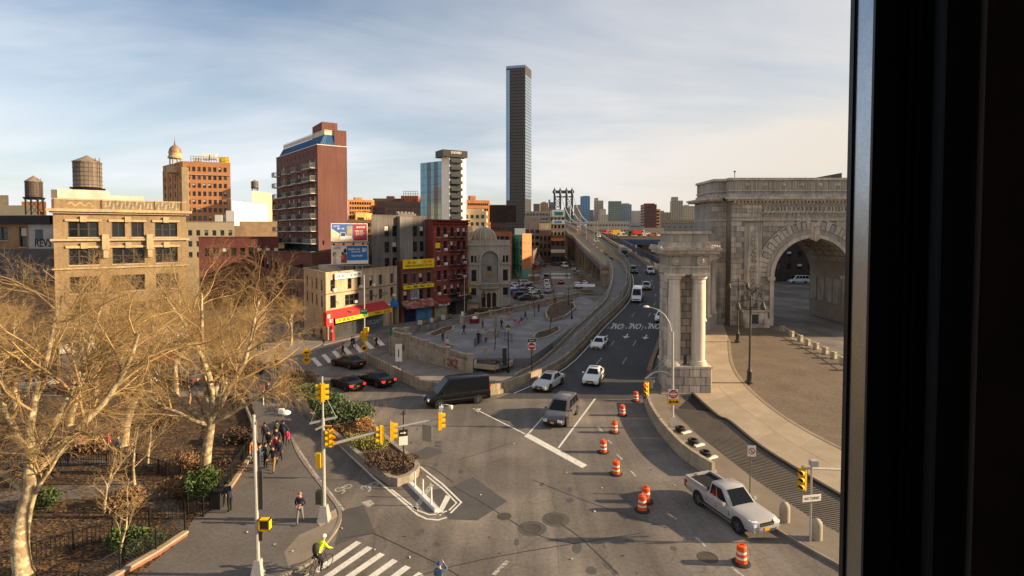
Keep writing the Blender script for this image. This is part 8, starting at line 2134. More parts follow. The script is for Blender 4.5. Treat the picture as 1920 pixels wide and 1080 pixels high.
# --- bins, tables, racks, boxes
p=G(408,955);o=thing('litter_bin','dark square litter bin the man leans on beside the park gate','bin',(p.x,p.y,0.12))
q=B();q.prism([(-0.3,-0.3),(0.3,-0.3),(0.3,0.3),(-0.3,0.3)],0,0.95,top=[(-0.34,-0.34),(0.34,-0.34),(0.34,0.34),(-0.34,0.34)]);q.build('body',mat('bin_dark',(48,46,44),0.6),o);q=B();q.bx(-0.36,0.36,-0.36,0.36,0.95,1.05);q.build('rim',M_black,o)
def cafe_set(label,px,py,n=3):
 p=G(px,py,PZ);o=thing('cafe_table',label,'table',(p.x,p.y,PZ),0,'red folding tables on the plaza');m=mat('cafe_red',(176,74,56),0.6)
 q=B();q.lathe([(0.4,0.72),(0.4,0.75)],14);q.build('table_top',m,o);q=B();[q.tube([(0.25*sx,0.2*sy,0),(-0.2*sx,-0.15*sy,0.72)],0.015,5)for sx in(-1,1)for sy in(-1,1)];q.build('leg',m,o)
 for k in range(n):
  a=k*2.1;cx_,cy_=0.95*cos(a),0.95*sin(a);co=thing('cafe_chair',('first','second','third')[k]+' red folding chair at the '+label.replace('red folding table ','table '),'chair',(p.x+cx_,p.y+cy_,PZ),a,'red folding chairs on the plaza')
  q=B();q.bx(-0.2,0.2,-0.2,0.2,0.43,0.46);q.build('seat',m,co);q=B();q.bx(0.18,0.21,-0.2,0.2,0.6,0.85);q.build('backrest',m,co)
  q=B();[q.tube([(sx*0.19,sy*0.19,0),(sx*0.19,sy*0.19,0.86 if sx>0 else 0.45)],0.014,5)for sx in(-1,1)for sy in(-1,1)];q.build('leg',m,co)
for px,py,lab in((973,611,'red folding table in the open middle of the plaza'),(960,598,'red folding table close to the long balustrade'),(1027,575,'red folding table near the curved stone bed'),(990,572,'red folding table by the far plaza edge')):cafe_set(lab,px,py,2)
p=G(890,606,PZ);o=thing('red_planter','dark red planter box with white cloth by the plaza edge','planter',(p.x,p.y,PZ));q=B();q.prism([(-0.7,-0.5),(0.7,-0.5),(0.7,0.5),(-0.7,0.5)],0,0.75,top=[(-0.85,-0.6),(0.85,-0.6),(0.85,0.6),(-0.85,0.6)]);q.build('box',mat('planter_red',(112,34,34),0.6),o);q=B();q.lathe([(0.45,0.75),(0.4,1.0),(0.15,1.15),(0.02,1.2)],9);q.build('cloth',M_wsign,o)
rn=random.Random(8)
for k in range(9):
 px=786+k*7.2;p=G(px,611-k*1.6);o=thing('market_bundle',('pale sack','brown carton','white foam box','tall carton','grey sack','small foam box','big brown carton','white carton','tan sack')[k]+' piled in front of the blue shutter of the noodle shop','box',(p.x,p.y+0.6,0.12),rn.random(),'goods piled on the pavement')
 s_=rn.uniform(0.4,0.8);q=B();q.bx(-s_/2,s_/2,-s_/2,s_/2,0,s_*rn.uniform(0.8,1.4));q.build('carton',mat('carton%d'%(k%3),((190,184,172),(150,112,78),(110,106,104))[k%3],0.8),o);q=B();q.bx(-s_/2-0.01,s_/2+0.01,-0.04,0.04,0.0,s_*0.8+0.02);q.build('tape',M_sback,o)
 # construction of dark low pillar planters and posts on the plaza
for k,(px,py,h)in enumerate(((946,690,2.0),(910,678,1.3))):
 p=G(px,py,0.6);o=thing('stone_pillar',('tall dark slab pillar in the railed bed','shorter concrete pillar in the railed bed')[k],'pillar',(p.x,p.y,0.9));q=B();q.prism([(-0.25,-0.15),(0.25,-0.15),(0.25,0.15),(-0.25,0.15)],0,h,top=[(-0.23,-0.13),(0.23,-0.13),(0.23,0.13),(-0.23,0.13)]);q.build('shaft',mat('pillar_dark',(56,54,52),0.8)if k==0 else M_bal,o);q=B();q.bx(-0.29,0.29,-0.19,0.19,h,h+0.08);q.build('cap',M_bal,o)
 # --- market stalls, hedges and clutter farther up the street
def stall(label,px,py,rgb,w=3.0,d=2.4,hd=80,h=2.5):
 p=G(px,py);o=thing('market_stall',label,'market stall',(p.x,p.y,0),radians(hd-90),'market stalls');m=mat('canopy_%d_%d_%d'%rgb,rgb,0.8)
 q=B();q.add([(-w/2,-d/2,h-0.4),(w/2,-d/2,h-0.4),(w/2,d/2,h-0.4),(-w/2,d/2,h-0.4),(-w/2,0,h+0.2),(w/2,0,h+0.2)],[(0,1,5,4),(2,3,4,5),(0,4,3),(1,2,5)]);q.build('canopy',m,o)
 for sx in(-1,1):
  for sy in(-1,1):B().beam((sx*w*0.47,sy*d*0.47,0),(sx*w*0.47,sy*d*0.47,h-0.4),0.06).build('post',M_steel,o)
 B().bx(-w*0.42,w*0.42,-d*0.3,d*0.3,0.5,0.9).build('counter',mat('crate_wood',(136,104,70),0.8),o)
 B().bx(-w*0.40,w*0.40,-d*0.26,d*0.26,0.9,1.15).build('produce',mat('produce_mix',(150,120,60),0.8,var=0.5,scale=3,second=(90,120,50),sec=(0.45,0.55,2.0)),o)
for i,(px,py,rgb,w)in enumerate(((1006,512,(120,40,44),4),(1004,522,(130,60,70),3.5),(1012,499,(90,96,120),4),(1052,492,(150,46,40),5),(1076,494,(70,70,110),4),(1097,552,(196,190,186),5),(1001,530,(150,140,120),3.5),(1090,524,(70,76,90),3.5),(1024,488,(60,70,120),4),(1040,488,(120,120,124),3),(1093,530,(110,60,50),3))):
 stall(('maroon canopied stall by the street lot','dusty pink canopied stall before the maroon one','slate canopied stall up the market street','wide red canopied stall at the street end','violet blue canopied stall near the viaduct','white canopied stall at the ramp foot','tan canopied stall by the lot fence','blue grey stall against the viaduct pier','blue canopied stall at the far corner','grey canopied stall at the far crossing','rust canopied stall by the viaduct wall')[i],px,py,rgb,w)
for k in range(3):
 for j in range(14):marking('crosswalk_stripe',gpoly([(1034+j*2.6,(512,519,549)[k]),(1035.4+j*2.6,(512,519,549)[k]),(1035.6+j*2.6,(515,522,550.5)[k]),(1034.2+j*2.6,(515,522,550.5)[k])]))if k<2 or 3<j<9 else None
p=G(966,527);sg_=thing('lot_sign','white lettered board on a dark frame above the parking lot','sign',(G(980,518).x,G(980,518).y,0));sg_.scale=(0.5,0.5,0.62)
q=B();q.beam((0,0,0),(0,0,5.2),0.3);q.beam((4.6,0,0),(4.6,0,5.2),0.3);q.build('post',M_black,sg_);B().bx(-0.4,5.0,-0.1,0.1,5.2,9.4).build('frame',M_black,sg_)
pb=B().bx(0.2,4.4,-0.16,-0.11,5.8,8.8).build('board',mat('board_cream',(206,200,170),0.7),sg_);letters('飯店',3.4,1.4,M_darksign,sg_,frame_mat((2.3,-0.18,7.4),(1,0,0),(0,0,1)))
for i,(px,py)in enumerate(((884,588),(898,587),(912,586),(926,585),(940,584),(952,582))):
 shrub('dry_hedge',('first','second','third','fourth','fifth','last')[i]+' brown hedge clump before the temple steps, from the tenement side',px,py+3,0.1,[(0,0,0.6,1.0,0.7,0.7),(0.5,0.2,0.7,0.7,0.6,0.6)],700,0.13,M_dryd,140+i,group='hedge clumps by the temple')
 # kerbside pavement in front of the row and lot fence
rowp=slab('row_pavement',gpoly([(606,648),(745,613),(812,603),(880,590),(960,586),(960,578),(877,582),(812,597),(745,606),(612,638)]),-0.2,0.12,mat('row_pavement',(112,106,102),0.9,var=0.15))
# wooden pallets leaning at the corner
p=G(641,627);o=thing('leaning_carton','long tan carton leaning against the shutter under the red awning','carton',(p.x,p.y,0.12));q=B();q.box((0,0.3,0.9),(0.5,0.35,2.0),0.5,0,0.55);q.build('board',mat('carton1',(150,112,78),0.8),o);q=B();q.box((0,0.28,0.9),(0.52,0.08,2.02),0.5,0,0.55);q.build('strap',M_sback,o)
p=G(623,640);o=thing('red_call_box','tall red post box standing at the awning corner','post box',(p.x,p.y,0.12));q=B();q.lathe([(0.32,0),(0.28,0.3),(0.26,1.9),(0.3,2.0),(0.2,2.2),(0.02,2.3)],10);q.build('body',MATS['sign_scarlet'],o);B().bx(-0.12,0.12,-0.32,-0.25,1.3,1.6).build('door',M_wsign,o)
# row of low shops along the lot side of the market street, and street trees
S0,S1=XY(999,212),XY(1009,278);Ls=(Vector(S1)-Vector(S0)).length
sh,bs,ft=building('low_shop_row','long row of low brown shops with awnings up the side of the market street',[S0,S1,(S1[0]-7,S1[1]),(S0[0]-7,S0[1])],8.5,mat('shop_row_brown',(116,92,76),0.9,var=0.2,streak=0.2),{0:ops_grid(cols(Ls,16,1.3,1.5),(4.6,),1.9)},coping=False)
A,u,n,L_=edge_frame(bs,ft,0)
for k in range(9):
 rgb=((120,44,44),(60,76,110),(150,120,60),(90,50,60),(70,90,80))[k%5]
 lean_awning(sh,A,u,n,L_*k/9+0.4,L_*(k+1)/9-0.4,3.8,2.9,2.2,mat('shop_awning_%d'%(k%5),rgb,0.85));b=B();ebox(b,A,u,n,L_*k/9+0.4,L_*(k+1)/9-0.5,0.1,2.9,0,0.1);b.build('shop_front',MATS['shop_dark'],sh)
for i,(px,py,sd)in enumerate(((1001,540,61),(1010,524,62),(1014,508,63),(1090,548,64),(975,556,65),(1078,520,66),(1040,560,67))):
 p=G(px,py);o=big_tree('street_tree',('bare street tree at the lot entrance','bare street tree by the maroon stall','bare street tree by the slate stall','bare tree behind the white canopied stall','bare tree inside the temple lot','bare tree beside the viaduct cars','bare tree just beyond the plaza balustrade')[i],0,0,sd,4.4,0.13,(0,0),group='bare street trees of the market',cfg=CS,bark=M_barkd,base=p)
 # ---------------------------------------------------------------- vehicles
M_cg=mat('car_glass',(18,22,26),0.1,var=0.1,fine=0,spec=0.22);M_tyre=flat('tyre',(26,25,25),0.85);M_rim=mat('alloy',(150,150,150),0.35,metal=0.8,var=0.1);M_rimd=mat('alloy_dark',(70,70,72),0.4,metal=0.7,var=0.1)
M_hl=mat('headlight',(214,216,218),0.12,var=0.15,scale=6,spec=0.7);M_tl=mat('taillight',(150,20,18),0.2,var=0.1,spec=0.6);M_tlon=mat('taillight_lit',(230,40,24),0.3,emit=1.2,var=0,fine=0);M_blk=flat('trim_black',(24,24,25),0.6);M_plate=mat('plate_orange',(216,150,30),0.5,var=0.05);M_chrome=mat('chrome',(190,190,188),0.18,metal=0.9,var=0.1);M_seat=flat('cabin_grey',(70,66,62),0.8)
def paint(rgb):return mat('paint_%d_%d_%d'%rgb,rgb,0.32,var=0.05,scale=0.8,fine=0.03,coat=0.6 if sum(rgb)>200 else 0.15,spec=0.5 if sum(rgb)>200 else 0.3)
KIND={'sedan':dict(L=4.85,W=1.84,H=1.46,st=[(-.5,.62,.80,.42),(-.488,.90,.88,.32),(-.44,1.0,.95,.26),(-.36,1.02,.98,.22),(-.12,.96,1,.2),(.14,.95,1,.2),(.24,.92,.99,.2),(.38,.83,.97,.21),(.455,.74,.92,.22),(.488,.66,.84,.25),(.5,.54,.74,.30)],gh=(-.40,.20,-.235,.03,.93,.90,.70),wb=(-.29,.315),wr=.33),'coupe':dict(L=4.4,W=1.84,H=1.34,st=[(-.5,.62,.80,.42),(-.488,.86,.88,.32),(-.42,.96,.96,.26),(-.32,.97,1,.22),(-.1,.92,1,.2),(.1,.91,1,.2),(.2,.88,.99,.2),(.37,.80,.96,.21),(.455,.70,.9,.22),(.488,.62,.82,.25),(.5,.52,.7,.30)],gh=(-.36,.16,-.20,-.01,.89,.88,.68),wb=(-.29,.30),wr=.34),'suv':dict(L=4.75,W=1.90,H=1.72,st=[(-.5,.60,.84,.45),(-.495,1.0,.92,.36),(-.46,1.10,.97,.30),(-.3,1.10,1,.27),(.1,1.07,1,.27),(.2,1.05,.99,.27),(.37,.98,.97,.27),(.455,.88,.93,.28),(.49,.76,.86,.30),(.5,.58,.78,.36)],gh=(-.485,.20,-.43,.04,1.05,.92,.74),wb=(-.29,.31),wr=.37),'minivan':dict(L=5.15,W=1.98,H=1.76,st=[(-.5,.60,.84,.42),(-.495,1.0,.92,.32),(-.46,1.10,.97,.26),(-.3,1.10,1,.22),(.1,1.06,1,.22),(.2,1.04,.99,.22),(.35,.94,.97,.23),(.44,.82,.92,.24),(.488,.68,.84,.26),(.5,.54,.76,.32)],gh=(-.485,.25,-.44,.05,1.05,.92,.76),wb=(-.29,.32),wr=.345),'van':dict(L=6.0,W=2.05,H=2.5,st=[(-.5,.9,.92,.45),(-.497,1.3,.97,.36),(-.46,1.34,1,.3),(0,1.34,1,.28),(.22,1.30,1,.28),(.32,1.24,.98,.28),(.42,1.08,.95,.29),(.485,.86,.88,.32),(.5,.6,.8,.38)],gh=(-.495,.36,-.485,.17,1.30,.97,.86),wb=(-.29,.33),wr=.36),'pickup':dict(L=5.5,W=1.92,H=1.82,st=[(-.5,.70,.90,.58),(-.498,1.08,.97,.50),(-.47,1.14,1,.45),(-.12,1.14,1,.42),(.0,1.13,1,.42),(.14,1.13,1,.42),(.22,1.13,.99,.42),(.38,1.09,.98,.44),(.45,1.05,.96,.45),(.485,.99,.92,.46),(.5,.78,.88,.50)],gh=(-.15,.215,-.125,.075,1.11,.93,.78),wb=(-.27,.31),wr=.39),'box':dict(L=7.0,W=2.2,H=2.2,st=[(-.5,.8,.9,.5),(-.49,.9,.95,.5),(.2,.9,.95,.45),(.3,1.2,1,.4),(.42,1.2,.98,.4),(.49,1.0,.9,.42),(.5,.7,.82,.45)],gh=(.26,.47,.28,.42,1.15,.92,.82),wb=(-.3,.34),wr=.42),}
CARCACHE={}
def car_meshes(kind,rgb,style):
 key=(kind,rgb,style)
 if key in CARCACHE:return CARCACHE[key]
 k=KIND[kind];L_,W,H=k['L'],k['W']/2,k['H'];parts=[];P_=paint(rgb)
 b=B();rings=[]
 for fx,zt_,fw_,zb in k['st']:
  x,w=fx*L_,W*fw_;h=zt_-zb
  half=[(w*0.80,zb),(w*0.95,zb+0.06),(w*0.985,zb+h*0.30),(w,zb+h*0.55),(w*0.975,zb+h*0.80),(w*0.93,zt_-0.03),(w*0.84,zt_),(w*0.45,zt_+0.025)]
  rings.append([(x,-y,z)for y,z in half]+[(x,y,z)for y,z in reversed(half)])
 n=len(rings[0]);vs=[v for r_ in rings for v in r_]
 fs=[]
 for i in range(len(rings)-1):
  for j in range(n):fs.append((i*n+j,i*n+(j+1)%n,(i+1)*n+(j+1)%n,(i+1)*n+j))
 fs=[tuple(reversed(f))for f in fs];fs+=[tuple(range(n)),tuple((len(rings)-1)*n+j for j in reversed(range(n)))]
 b.add(vs,fs);parts.append(('body',b.mesh('body',[P_],38)))
 # greenhouse
 x0,x1,r0,r1,zb,wb_,wr_=k['gh'];x0*=L_;x1*=L_;r0*=L_;r1*=L_;wb_*=W;wr_*=W
 def loop(xa,xc,w,z,c):return[(xa,-w+c,z),(xa+c,-w,z),(xc-c*1.6,-w,z),(xc,-w+c*1.6,z),(xc,w-c*1.6,z),(xc-c*1.6,w,z),(xa+c,w,z),(xa,w-c,z)]
 lo,hi=loop(x0,x1,wb_,zb-0.06,0.10),loop(r0,r1,wr_,H-0.07,0.12);top=loop(r0+0.10,r1-0.10,wr_-0.10,H-0.005,0.1)
 g=B();g.add(lo+hi+top,[(j,(j+1)%8,8+(j+1)%8,8+j)for j in range(8)]+[(8+j,8+(j+1)%8,16+(j+1)%8,16+j)for j in range(8)]+[tuple(range(16,24))])
 parts.append(('cabin',g.mesh('cabin',[P_],30)))
 def pane(name,a,c,d,e,u0,u1,v0,v1,m=M_cg,off=0.012):
  a,c,d,e=map(Vector,(a,c,d,e));nrm=(c-a).cross(e-a).normalized()
  f=lambda u,v:(a.lerp(c,u)).lerp(e.lerp(d,u),v)+nrm*off
  q=B();q.add([f(u0,v0),f(u1,v0),f(u1,v1),f(u0,v1)],[(0,1,2,3)]);parts.append((name,q.mesh(name,[m])))
 pane('windshield',lo[3],lo[4],hi[4],hi[3],0.0,1.0,0.10,0.97)
 if kind!='box':pane('rear_window',lo[7],lo[0],hi[0],hi[7],0.06,0.94,0.22 if kind!='van' else 0.4,0.94)
 splits={'sedan':((0.14,0.48),(0.52,0.93)),'coupe':((0.22,0.46),(0.50,0.93)),'suv':((0.04,0.24),(0.28,0.56),(0.60,0.93)),'minivan':((0.04,0.26),(0.30,0.58),(0.62,0.93)),'van':((0.03,0.27),(0.29,0.50),(0.52,0.72),(0.75,0.97)),'pickup':((0.08,0.42),(0.46,0.95)),'box':((0.15,0.9),)}[kind]
 for u0,u1 in splits:
  pane('side_window',lo[1],lo[2],hi[2],hi[1],u0,u1,0.16 if kind!='van' else 0.24,0.94);pane('side_window',lo[5],lo[6],hi[6],hi[5],1-u1,1-u0,0.16 if kind!='van' else 0.24,0.94)
 if kind in('sedan','coupe')and style==1:q=B();q.bx(r0+0.45,r1-0.25,-0.42,0.42,H-0.006,H+0.004);parts.append(('sunroof',q.mesh('sunroof',[M_cg])))
 if kind in('minivan','suv'):
  for s in(-1,1):q=B();q.tube([(r0+0.2,s*(wr_-0.09),H-0.02),(r0+0.4,s*(wr_-0.09),H+0.04),(r1-0.5,s*(wr_-0.09),H+0.04),(r1-0.3,s*(wr_-0.09),H-0.02)],0.022,5);parts.append(('roof_rail',q.mesh('roof_rail',[M_chrome])))
  # wheels
 wr=k['wr']
 for fx in k['wb']:
  for s in(-1,1):
   x,y=fx*L_,s*(W-0.095)
   q=B();q.disc((x,s*(W-0.04),wr+0.05),(0,1,0),wr+0.075,20,0.10);parts.append(('wheel_well_shade',q.mesh('wheel_well_shade',[M_blk])))  # dark disc standing in for the shaded wheel well
   t=B();t.tube([(x,y-0.11,wr),(x,y-0.10,wr),(x,y+0.10,wr),(x,y+0.11,wr)]if True else[],[wr-0.03,wr,wr,wr-0.03],20);tm=t.mesh('tyre',[M_tyre],40)
   r_=B();r_.tube([(x,y+s*0.10,wr),(x,y+s*0.118,wr)],[wr*0.68,wr*0.62],16);r_.tube([(x,y+s*0.11,wr),(x,y+s*0.125,wr)],wr*0.14,8,0)
   for j in range(5):
    a=j*2*pi/5;r_.beam((x+wr*0.12*cos(a),y+s*0.121,wr+wr*0.12*sin(a)),(x+wr*0.6*cos(a),y+s*0.121,wr+wr*0.6*sin(a)),0.06,0.012,1)
   parts.append(('wheel',tm,('rim',r_.mesh('rim',[M_rimd,M_rim]))))
   # lights, plates, grille, bumpers, mirrors
 zf,wf=k['st'][-2][1],W*k['st'][-2][2];zr_,wrr=k['st'][1][1],W*k['st'][1][2];xf,xr=L_/2,-L_/2
 for s in(-1,1):
  q=B();q.prism([(xf-0.40,s*W*0.90),(xf-0.12,s*wf*0.90),(xf-0.02,s*wf*0.52),(xf-0.34,s*W*0.60)],zf-0.10,[zf+0.065,zf+0.035,zf+0.03,zf+0.065]);parts.append(('headlight',q.mesh('headlight',[M_hl])))
  q=B();q.box((xf-0.11,s*wf*0.74,zf-0.09),(0.27,wf*0.42,0.15));parts.append(('headlight',q.mesh('headlight',[M_hl])))
  hgt={'sedan':(0.20,0.02),'coupe':(0.2,0.02),'van':(0.2,-0.35),'suv':(0.3,-0.1),'minivan':(0.3,-0.1),'pickup':(0.4,0.02),'box':(0.2,0)}[kind]
  q=B();q.box((xr+0.10,s*wrr*0.88,zr_-hgt[0]/2-hgt[1]-0.02),(0.26,0.26 if kind!='van' else 0.12,hgt[0]));parts.append(('taillight',q.mesh('taillight',[M_tlon if style==2 else M_tl])))
  q=B();xm_=x1-0.42 if kind!='van' else x1-0.55;q.box((xm_,s*(W+0.11),zb+0.06),(0.14,0.20,0.15));parts.append(('mirror',q.mesh('mirror',[P_ if kind!='van' else M_blk])))
  for xh in((0.0,-0.9)if kind not in('pickup','box')else(0.2,-0.3)):q=B();q.box((xh,s*(W*0.985),zb-0.12),(0.2,0.05,0.03));parts.append(('door_handle',q.mesh('door_handle',[M_chrome if style else P_])))
 q=B();q.bx(xf-0.10,xf+0.012,-wf*0.48,wf*0.48,zf-0.20,zf-0.04);parts.append(('grille',q.mesh('grille',[M_blk])))
 q=B();q.bx(xf-0.05,xf+0.025,-wf*0.44,wf*0.44,zf-0.13,zf-0.10);parts.append(('grille_bar',q.mesh('grille_bar',[M_chrome])))
 q=B();q.bx(xf-0.14,xf+0.02,-wf*0.72,wf*0.72,k['st'][-1][3]-0.02,k['st'][-1][3]+0.12);parts.append(('front_bumper',q.mesh('front_bumper',[M_blk if kind!='pickup' else M_chrome])))
 q=B();q.bx(xr-0.02,xr+0.14,-wrr*0.8,wrr*0.8,k['st'][0][3]-0.06,k['st'][0][3]+0.10);parts.append(('rear_bumper',q.mesh('rear_bumper',[M_blk])))
 q=B();q.bx(xf+0.018,xf+0.035,-0.16,0.16,k['st'][-1][3]+0.06,k['st'][-1][3]+0.21);parts.append(('licence_plate',q.mesh('licence_plate',[M_plate])))
 q=B();q.bx(xr-0.035,xr-0.015,-0.16,0.16,zr_-0.32,zr_-0.17);parts.append(('licence_plate',q.mesh('licence_plate',[M_plate])))
 if kind=='pickup':
  q=B();q.bx(xr+0.12,x0-0.06,-W+0.14,W-0.14,1.172,1.18);parts.append(('truck_bed',q.mesh('truck_bed',[flat('bed_liner',(20,19,19),0.9)])))
  q=B()
  for s in(-1,1):q.bx(xr+0.06,x0-0.03,*sorted((s*(W-0.14),s*(W-0.02))),1.09,1.31)
  q.bx(xr+0.0,xr+0.12,-W+0.1,W-0.1,0.9,1.31);parts.append(('bed_rail',q.mesh('bed_rail',[P_])))
  q=B();q.bx(-1.5,1.3,-W-0.05,-W+0.1,0.36,0.42);q.bx(-1.5,1.3,W-0.1,W+0.05,0.36,0.42);parts.append(('running_board',q.mesh('running_board',[M_chrome])))
 if kind!='box':
  zl,zh=k['st'][3][3]+0.22,k['st'][3][1]-0.26
  for xs_ in{'sedan':(-0.95,0.12,1.05),'coupe':(-0.55,0.85),'suv':(-1.0,0.1,1.0),'minivan':(-1.2,0.1,1.15),'van':(-0.2,0.75,1.75),'pickup':(-0.78,0.02,1.02)}[kind]:q=B();q.bx(xs_-0.012,xs_+0.012,-W*1.002,W*1.002,zl,zh);parts.append(('door_seam',q.mesh('door_seam',[M_blk])))
 if kind=='van':q=B();q.bx(-L_*0.42,L_*0.33,-W-0.012,W+0.012,0.62,0.72);parts.append(('side_moulding',q.mesh('side_moulding',[M_blk])))
 CARCACHE[key]=parts;return parts
def car(label,kind,rgb,loc,heading,style=0,group=None,name=None,cat=None,pitch=0.0,simple=False,load=None):
 nm=name or{'sedan':'sedan','coupe':'coupe','suv':'sport_utility','minivan':'minivan','van':'passenger_van','pickup':'pickup_truck','box':'work_truck'}[kind]
 o=thing(nm,label,cat or{'van':'van','pickup':'pickup truck','box':'truck'}.get(kind,'car'),(loc[0],loc[1],loc[2]if len(loc)>2 else 0.0),0,group)
 o.rotation_euler=(0,-pitch,radians(heading));o.rotation_mode='XYZ'
 for p in car_meshes(kind,rgb,style):
  if simple and p[0]in('door_handle','grille_bar','running_board','door_seam'):continue
  c=put(p[0],p[1],o)
  if len(p)>2:put(p[2][0],p[2][1],c)
 if load:
  q=B();q.bx(*load[0]);q.build('cargo_box',load[1],o)
 return o
def by_wheels(front,rear,kind,side):
 """stand a car on two wheel contact pixels of its visible side; side +1: that side is its left"""
 f,r_=G(*front),G(*rear);d=(f-r_).normalized();k=KIND[kind];left=Vector((-d.y,d.x,0))
 wb_mid=(k['wb'][0]+k['wb'][1])/2*k['L']
 c=(f+r_)/2-left*side*(k['W']/2-0.1)-d*wb_mid
 return c,math.degrees(atan2(d.y,d.x))
c,h=by_wheels((1389,1003),(1308,945),'pickup',-1);car('silver pickup truck with empty open bed parked against the kerb','pickup',(160,155,152),c,h,0)
c,h=by_wheels((1060,800),(1081,776),'minivan',1);car('dark grey minivan with roof rails waiting before the stop bar','minivan',(74,68,70),c,h,1)
c,h=by_wheels((1121,726),(1133,706),'sedan',1);car('white sedan with dark sunroof behind the grey minivan','sedan',(222,216,208),c,h,1)
c,h=by_wheels((1026,737),(1057,718),'sedan',1);car('silver sedan turning beside the concrete barrier','sedan',(180,178,176),c,h,1)
c,h=by_wheels((1128,660),(1141,646),'sedan',1);car('white sedan without sunroof coming down the roadway before the arrows','sedan',(218,214,208),c,h,0)
c,h=by_wheels((822,766),(898,756),'van',1);car('black passenger van turning along the concrete barrier','van',(6,6,9),c,h,0)
def facing(px,py,dx,dy):
 p=G(px,py);return p,math.degrees(atan2(dy,dx))
p,h=facing(651,727,-0.72,0.70);car('black soft top coupe with lit tail lamps beside the juniper median','coupe',(30,27,28),p,h,2)
p,h=facing(703,720,-0.78,0.62);car('black sedan with lit tail lamps next to the panel wall','sedan',(34,30,32),p,h,2)
p,h=facing(653,687,-0.80,0.60);car('black sedan stopped nearest the far zebra crossing','sedan',(38,32,32),p,h,0)
def bridge_car(label,kind,rgb,px,py,style=0,name=None,load=None):
 p=R(px,py);Y=p.y;d=(lp(Y+4).lerp(rp(Y+4),0.5)-lp(Y-4).lerp(rp(Y-4),0.5));hd=math.degrees(atan2(-d.y,-d.x))
 pt=math.atan(-(zr(Y+2)-zr(Y-2))/4)
 return car(label,kind,rgb,(p.x,p.y,p.z+0.01),hd,style,'cars coming down the bridge',name,pitch=pt,load=load)
bridge_car('white passenger van coming down the roadway past the barrier bend','van',(222,220,218),1195,563)
bridge_car('dark grey hatch coming down behind the white van','sedan',(70,70,74),1212,541)
bridge_car('charcoal sport utility on the inside lane higher up','suv',(60,58,58),1188,511)
bridge_car('silver sport utility on the outside lane higher up','suv',(150,148,146),1219,513)
bridge_car('white pickup highest but one on the ramp','pickup',(214,210,204),1118,455.5)
bridge_car('dark truck with pale box halfway up the ramp','box',(52,50,50),1168,480,load=((-3.2,1.2,-1.05,1.05,0.9,2.9),mat('box_grey',(150,146,138),0.7)))
bridge_car('tiny pale car near the crest of the ramp','sedan',(190,188,180),1084,427)
bridge_car('white car half hidden by the pavilion corner','sedan',(214,212,208),1240,600)
bridge_car('dark sedan just under the crest of the ramp','sedan',(56,56,60),1100,441)
bridge_car('pale sport utility in the outer lane near the crest','suv',(196,194,190),1122,446)
# market street
def street_car(label,kind,rgb,px,py,hd,group='cars in the market street'):p=G(px,py);return car(label,kind,rgb,p,hd,0,group,simple=True)
for i,(px,py,rgb,kd,lab)in enumerate(((1028,549,(150,150,152),'sedan','grey sedan nearest in the parked line of the market street'),(1027,541,(190,188,186),'sedan','pale sedan second in the parked line of the market street'),(1026,534,(210,208,204),'suv','white car third in the parked line of the market street'),(1026,527,(90,90,96),'van','grey van last in the parked line of the market street'))):street_car(lab,kd,rgb,px,py,80)
street_car('small red car driving up the market street','sedan',(150,30,30),1052,532,84)
street_car('white van far up the market street','van',(214,212,208),1059,502,-80)
for i,(px,py,rgb,lab)in enumerate(((1078,508,(200,200,196),'white car beside the viaduct stone pier'),(1083,516,(120,170,150),'pale green car beside the viaduct'),(1070,500,(80,80,86),'grey car under the viaduct edge'),(1084,540,(196,190,176),'cream car behind the ramp foot'),(1094,535,(214,210,206),'white car by the ramp wall'),(1035,492,(200,198,196),'white car crossing far up the market street'),(1018,500,(60,60,70),'dark car by the far stalls'),(1045,498,(110,80,60),'brown car beside the far white van'))):street_car(lab,('sedan','suv')[i%2],rgb,px,py,70+25*(i%3))
lot=[(966,538,(206,204,200)),(985,535,(180,180,178)),(970,545,(200,200,204)),(990,543,(70,76,86)),(968,552,(40,52,90)),(985,552,(90,90,92)),(998,549,(200,198,194)),(1004,560,(196,196,192)),(990,563,(60,60,64)),(978,560,(44,56,84))]
names_=('first white','silver','second white','slate','navy','grey','third white','fourth white','charcoal','dark blue')
for i,(px,py,rgb)in enumerate(lot):street_car(names_[i]+' car in the lot beside the temple',('sedan','suv')[i%2],rgb,px,py,20+10*(i%4),'cars in the temple side lot')
# cars beyond the park
for i,(px,py,rgb,hd)in enumerate(((250,728,(190,188,184),175),(330,722,(60,62,70),175),(150,735,(150,60,50),175),(60,730,(206,204,200),175),(455,702,(40,40,44),170))):street_car(('silver','dark','red','white','black')[i]+' car on the avenue beyond the bare park trees','sedan' if i%2 else 'suv',rgb,px,py,hd,'cars beyond the park')
# vehicles on the far deck and under the arch
for i,(px,py,Y,kd,rgb,hd,cargo)in enumerate(((1138,428,330,'box',(176,54,40),200,(150,50,40)),(1152,430,300,'box',(206,160,30),190,(206,160,30)),(1190,441,250,'box',(70,66,62),185,(188,62,40)),(1163,427,330,'suv',(206,204,200),190,None),(1196,433,270,'van',(210,208,204),180,None),(1222,438,245,'suv',(196,110,40),180,None),(1175,431,290,'sedan',(60,60,62),190,None),(1212,430,300,'sedan',(190,186,180),190,None))):
 x=XY(px,Y)[0];z=13.9+(Y-220)*1.5/200+0.02
 car(('red work truck','yellow work truck','dark work truck with red tipper','white sport utility','white van','orange sport utility','dark sedan','pale sedan')[i]+' parked on the broad far bridge deck',kd,rgb,(x,Y,z),hd,0,'vehicles on the far deck',simple=True,load=None if cargo is None else((-3.2,1.3,-1.05,1.05,0.9,2.6),mat('cargo_%d_%d_%d'%cargo,cargo,0.7)))
p=G(1497,531);car('white van seen through the arch opening','van',(196,196,198),p,178,0,simple=True)
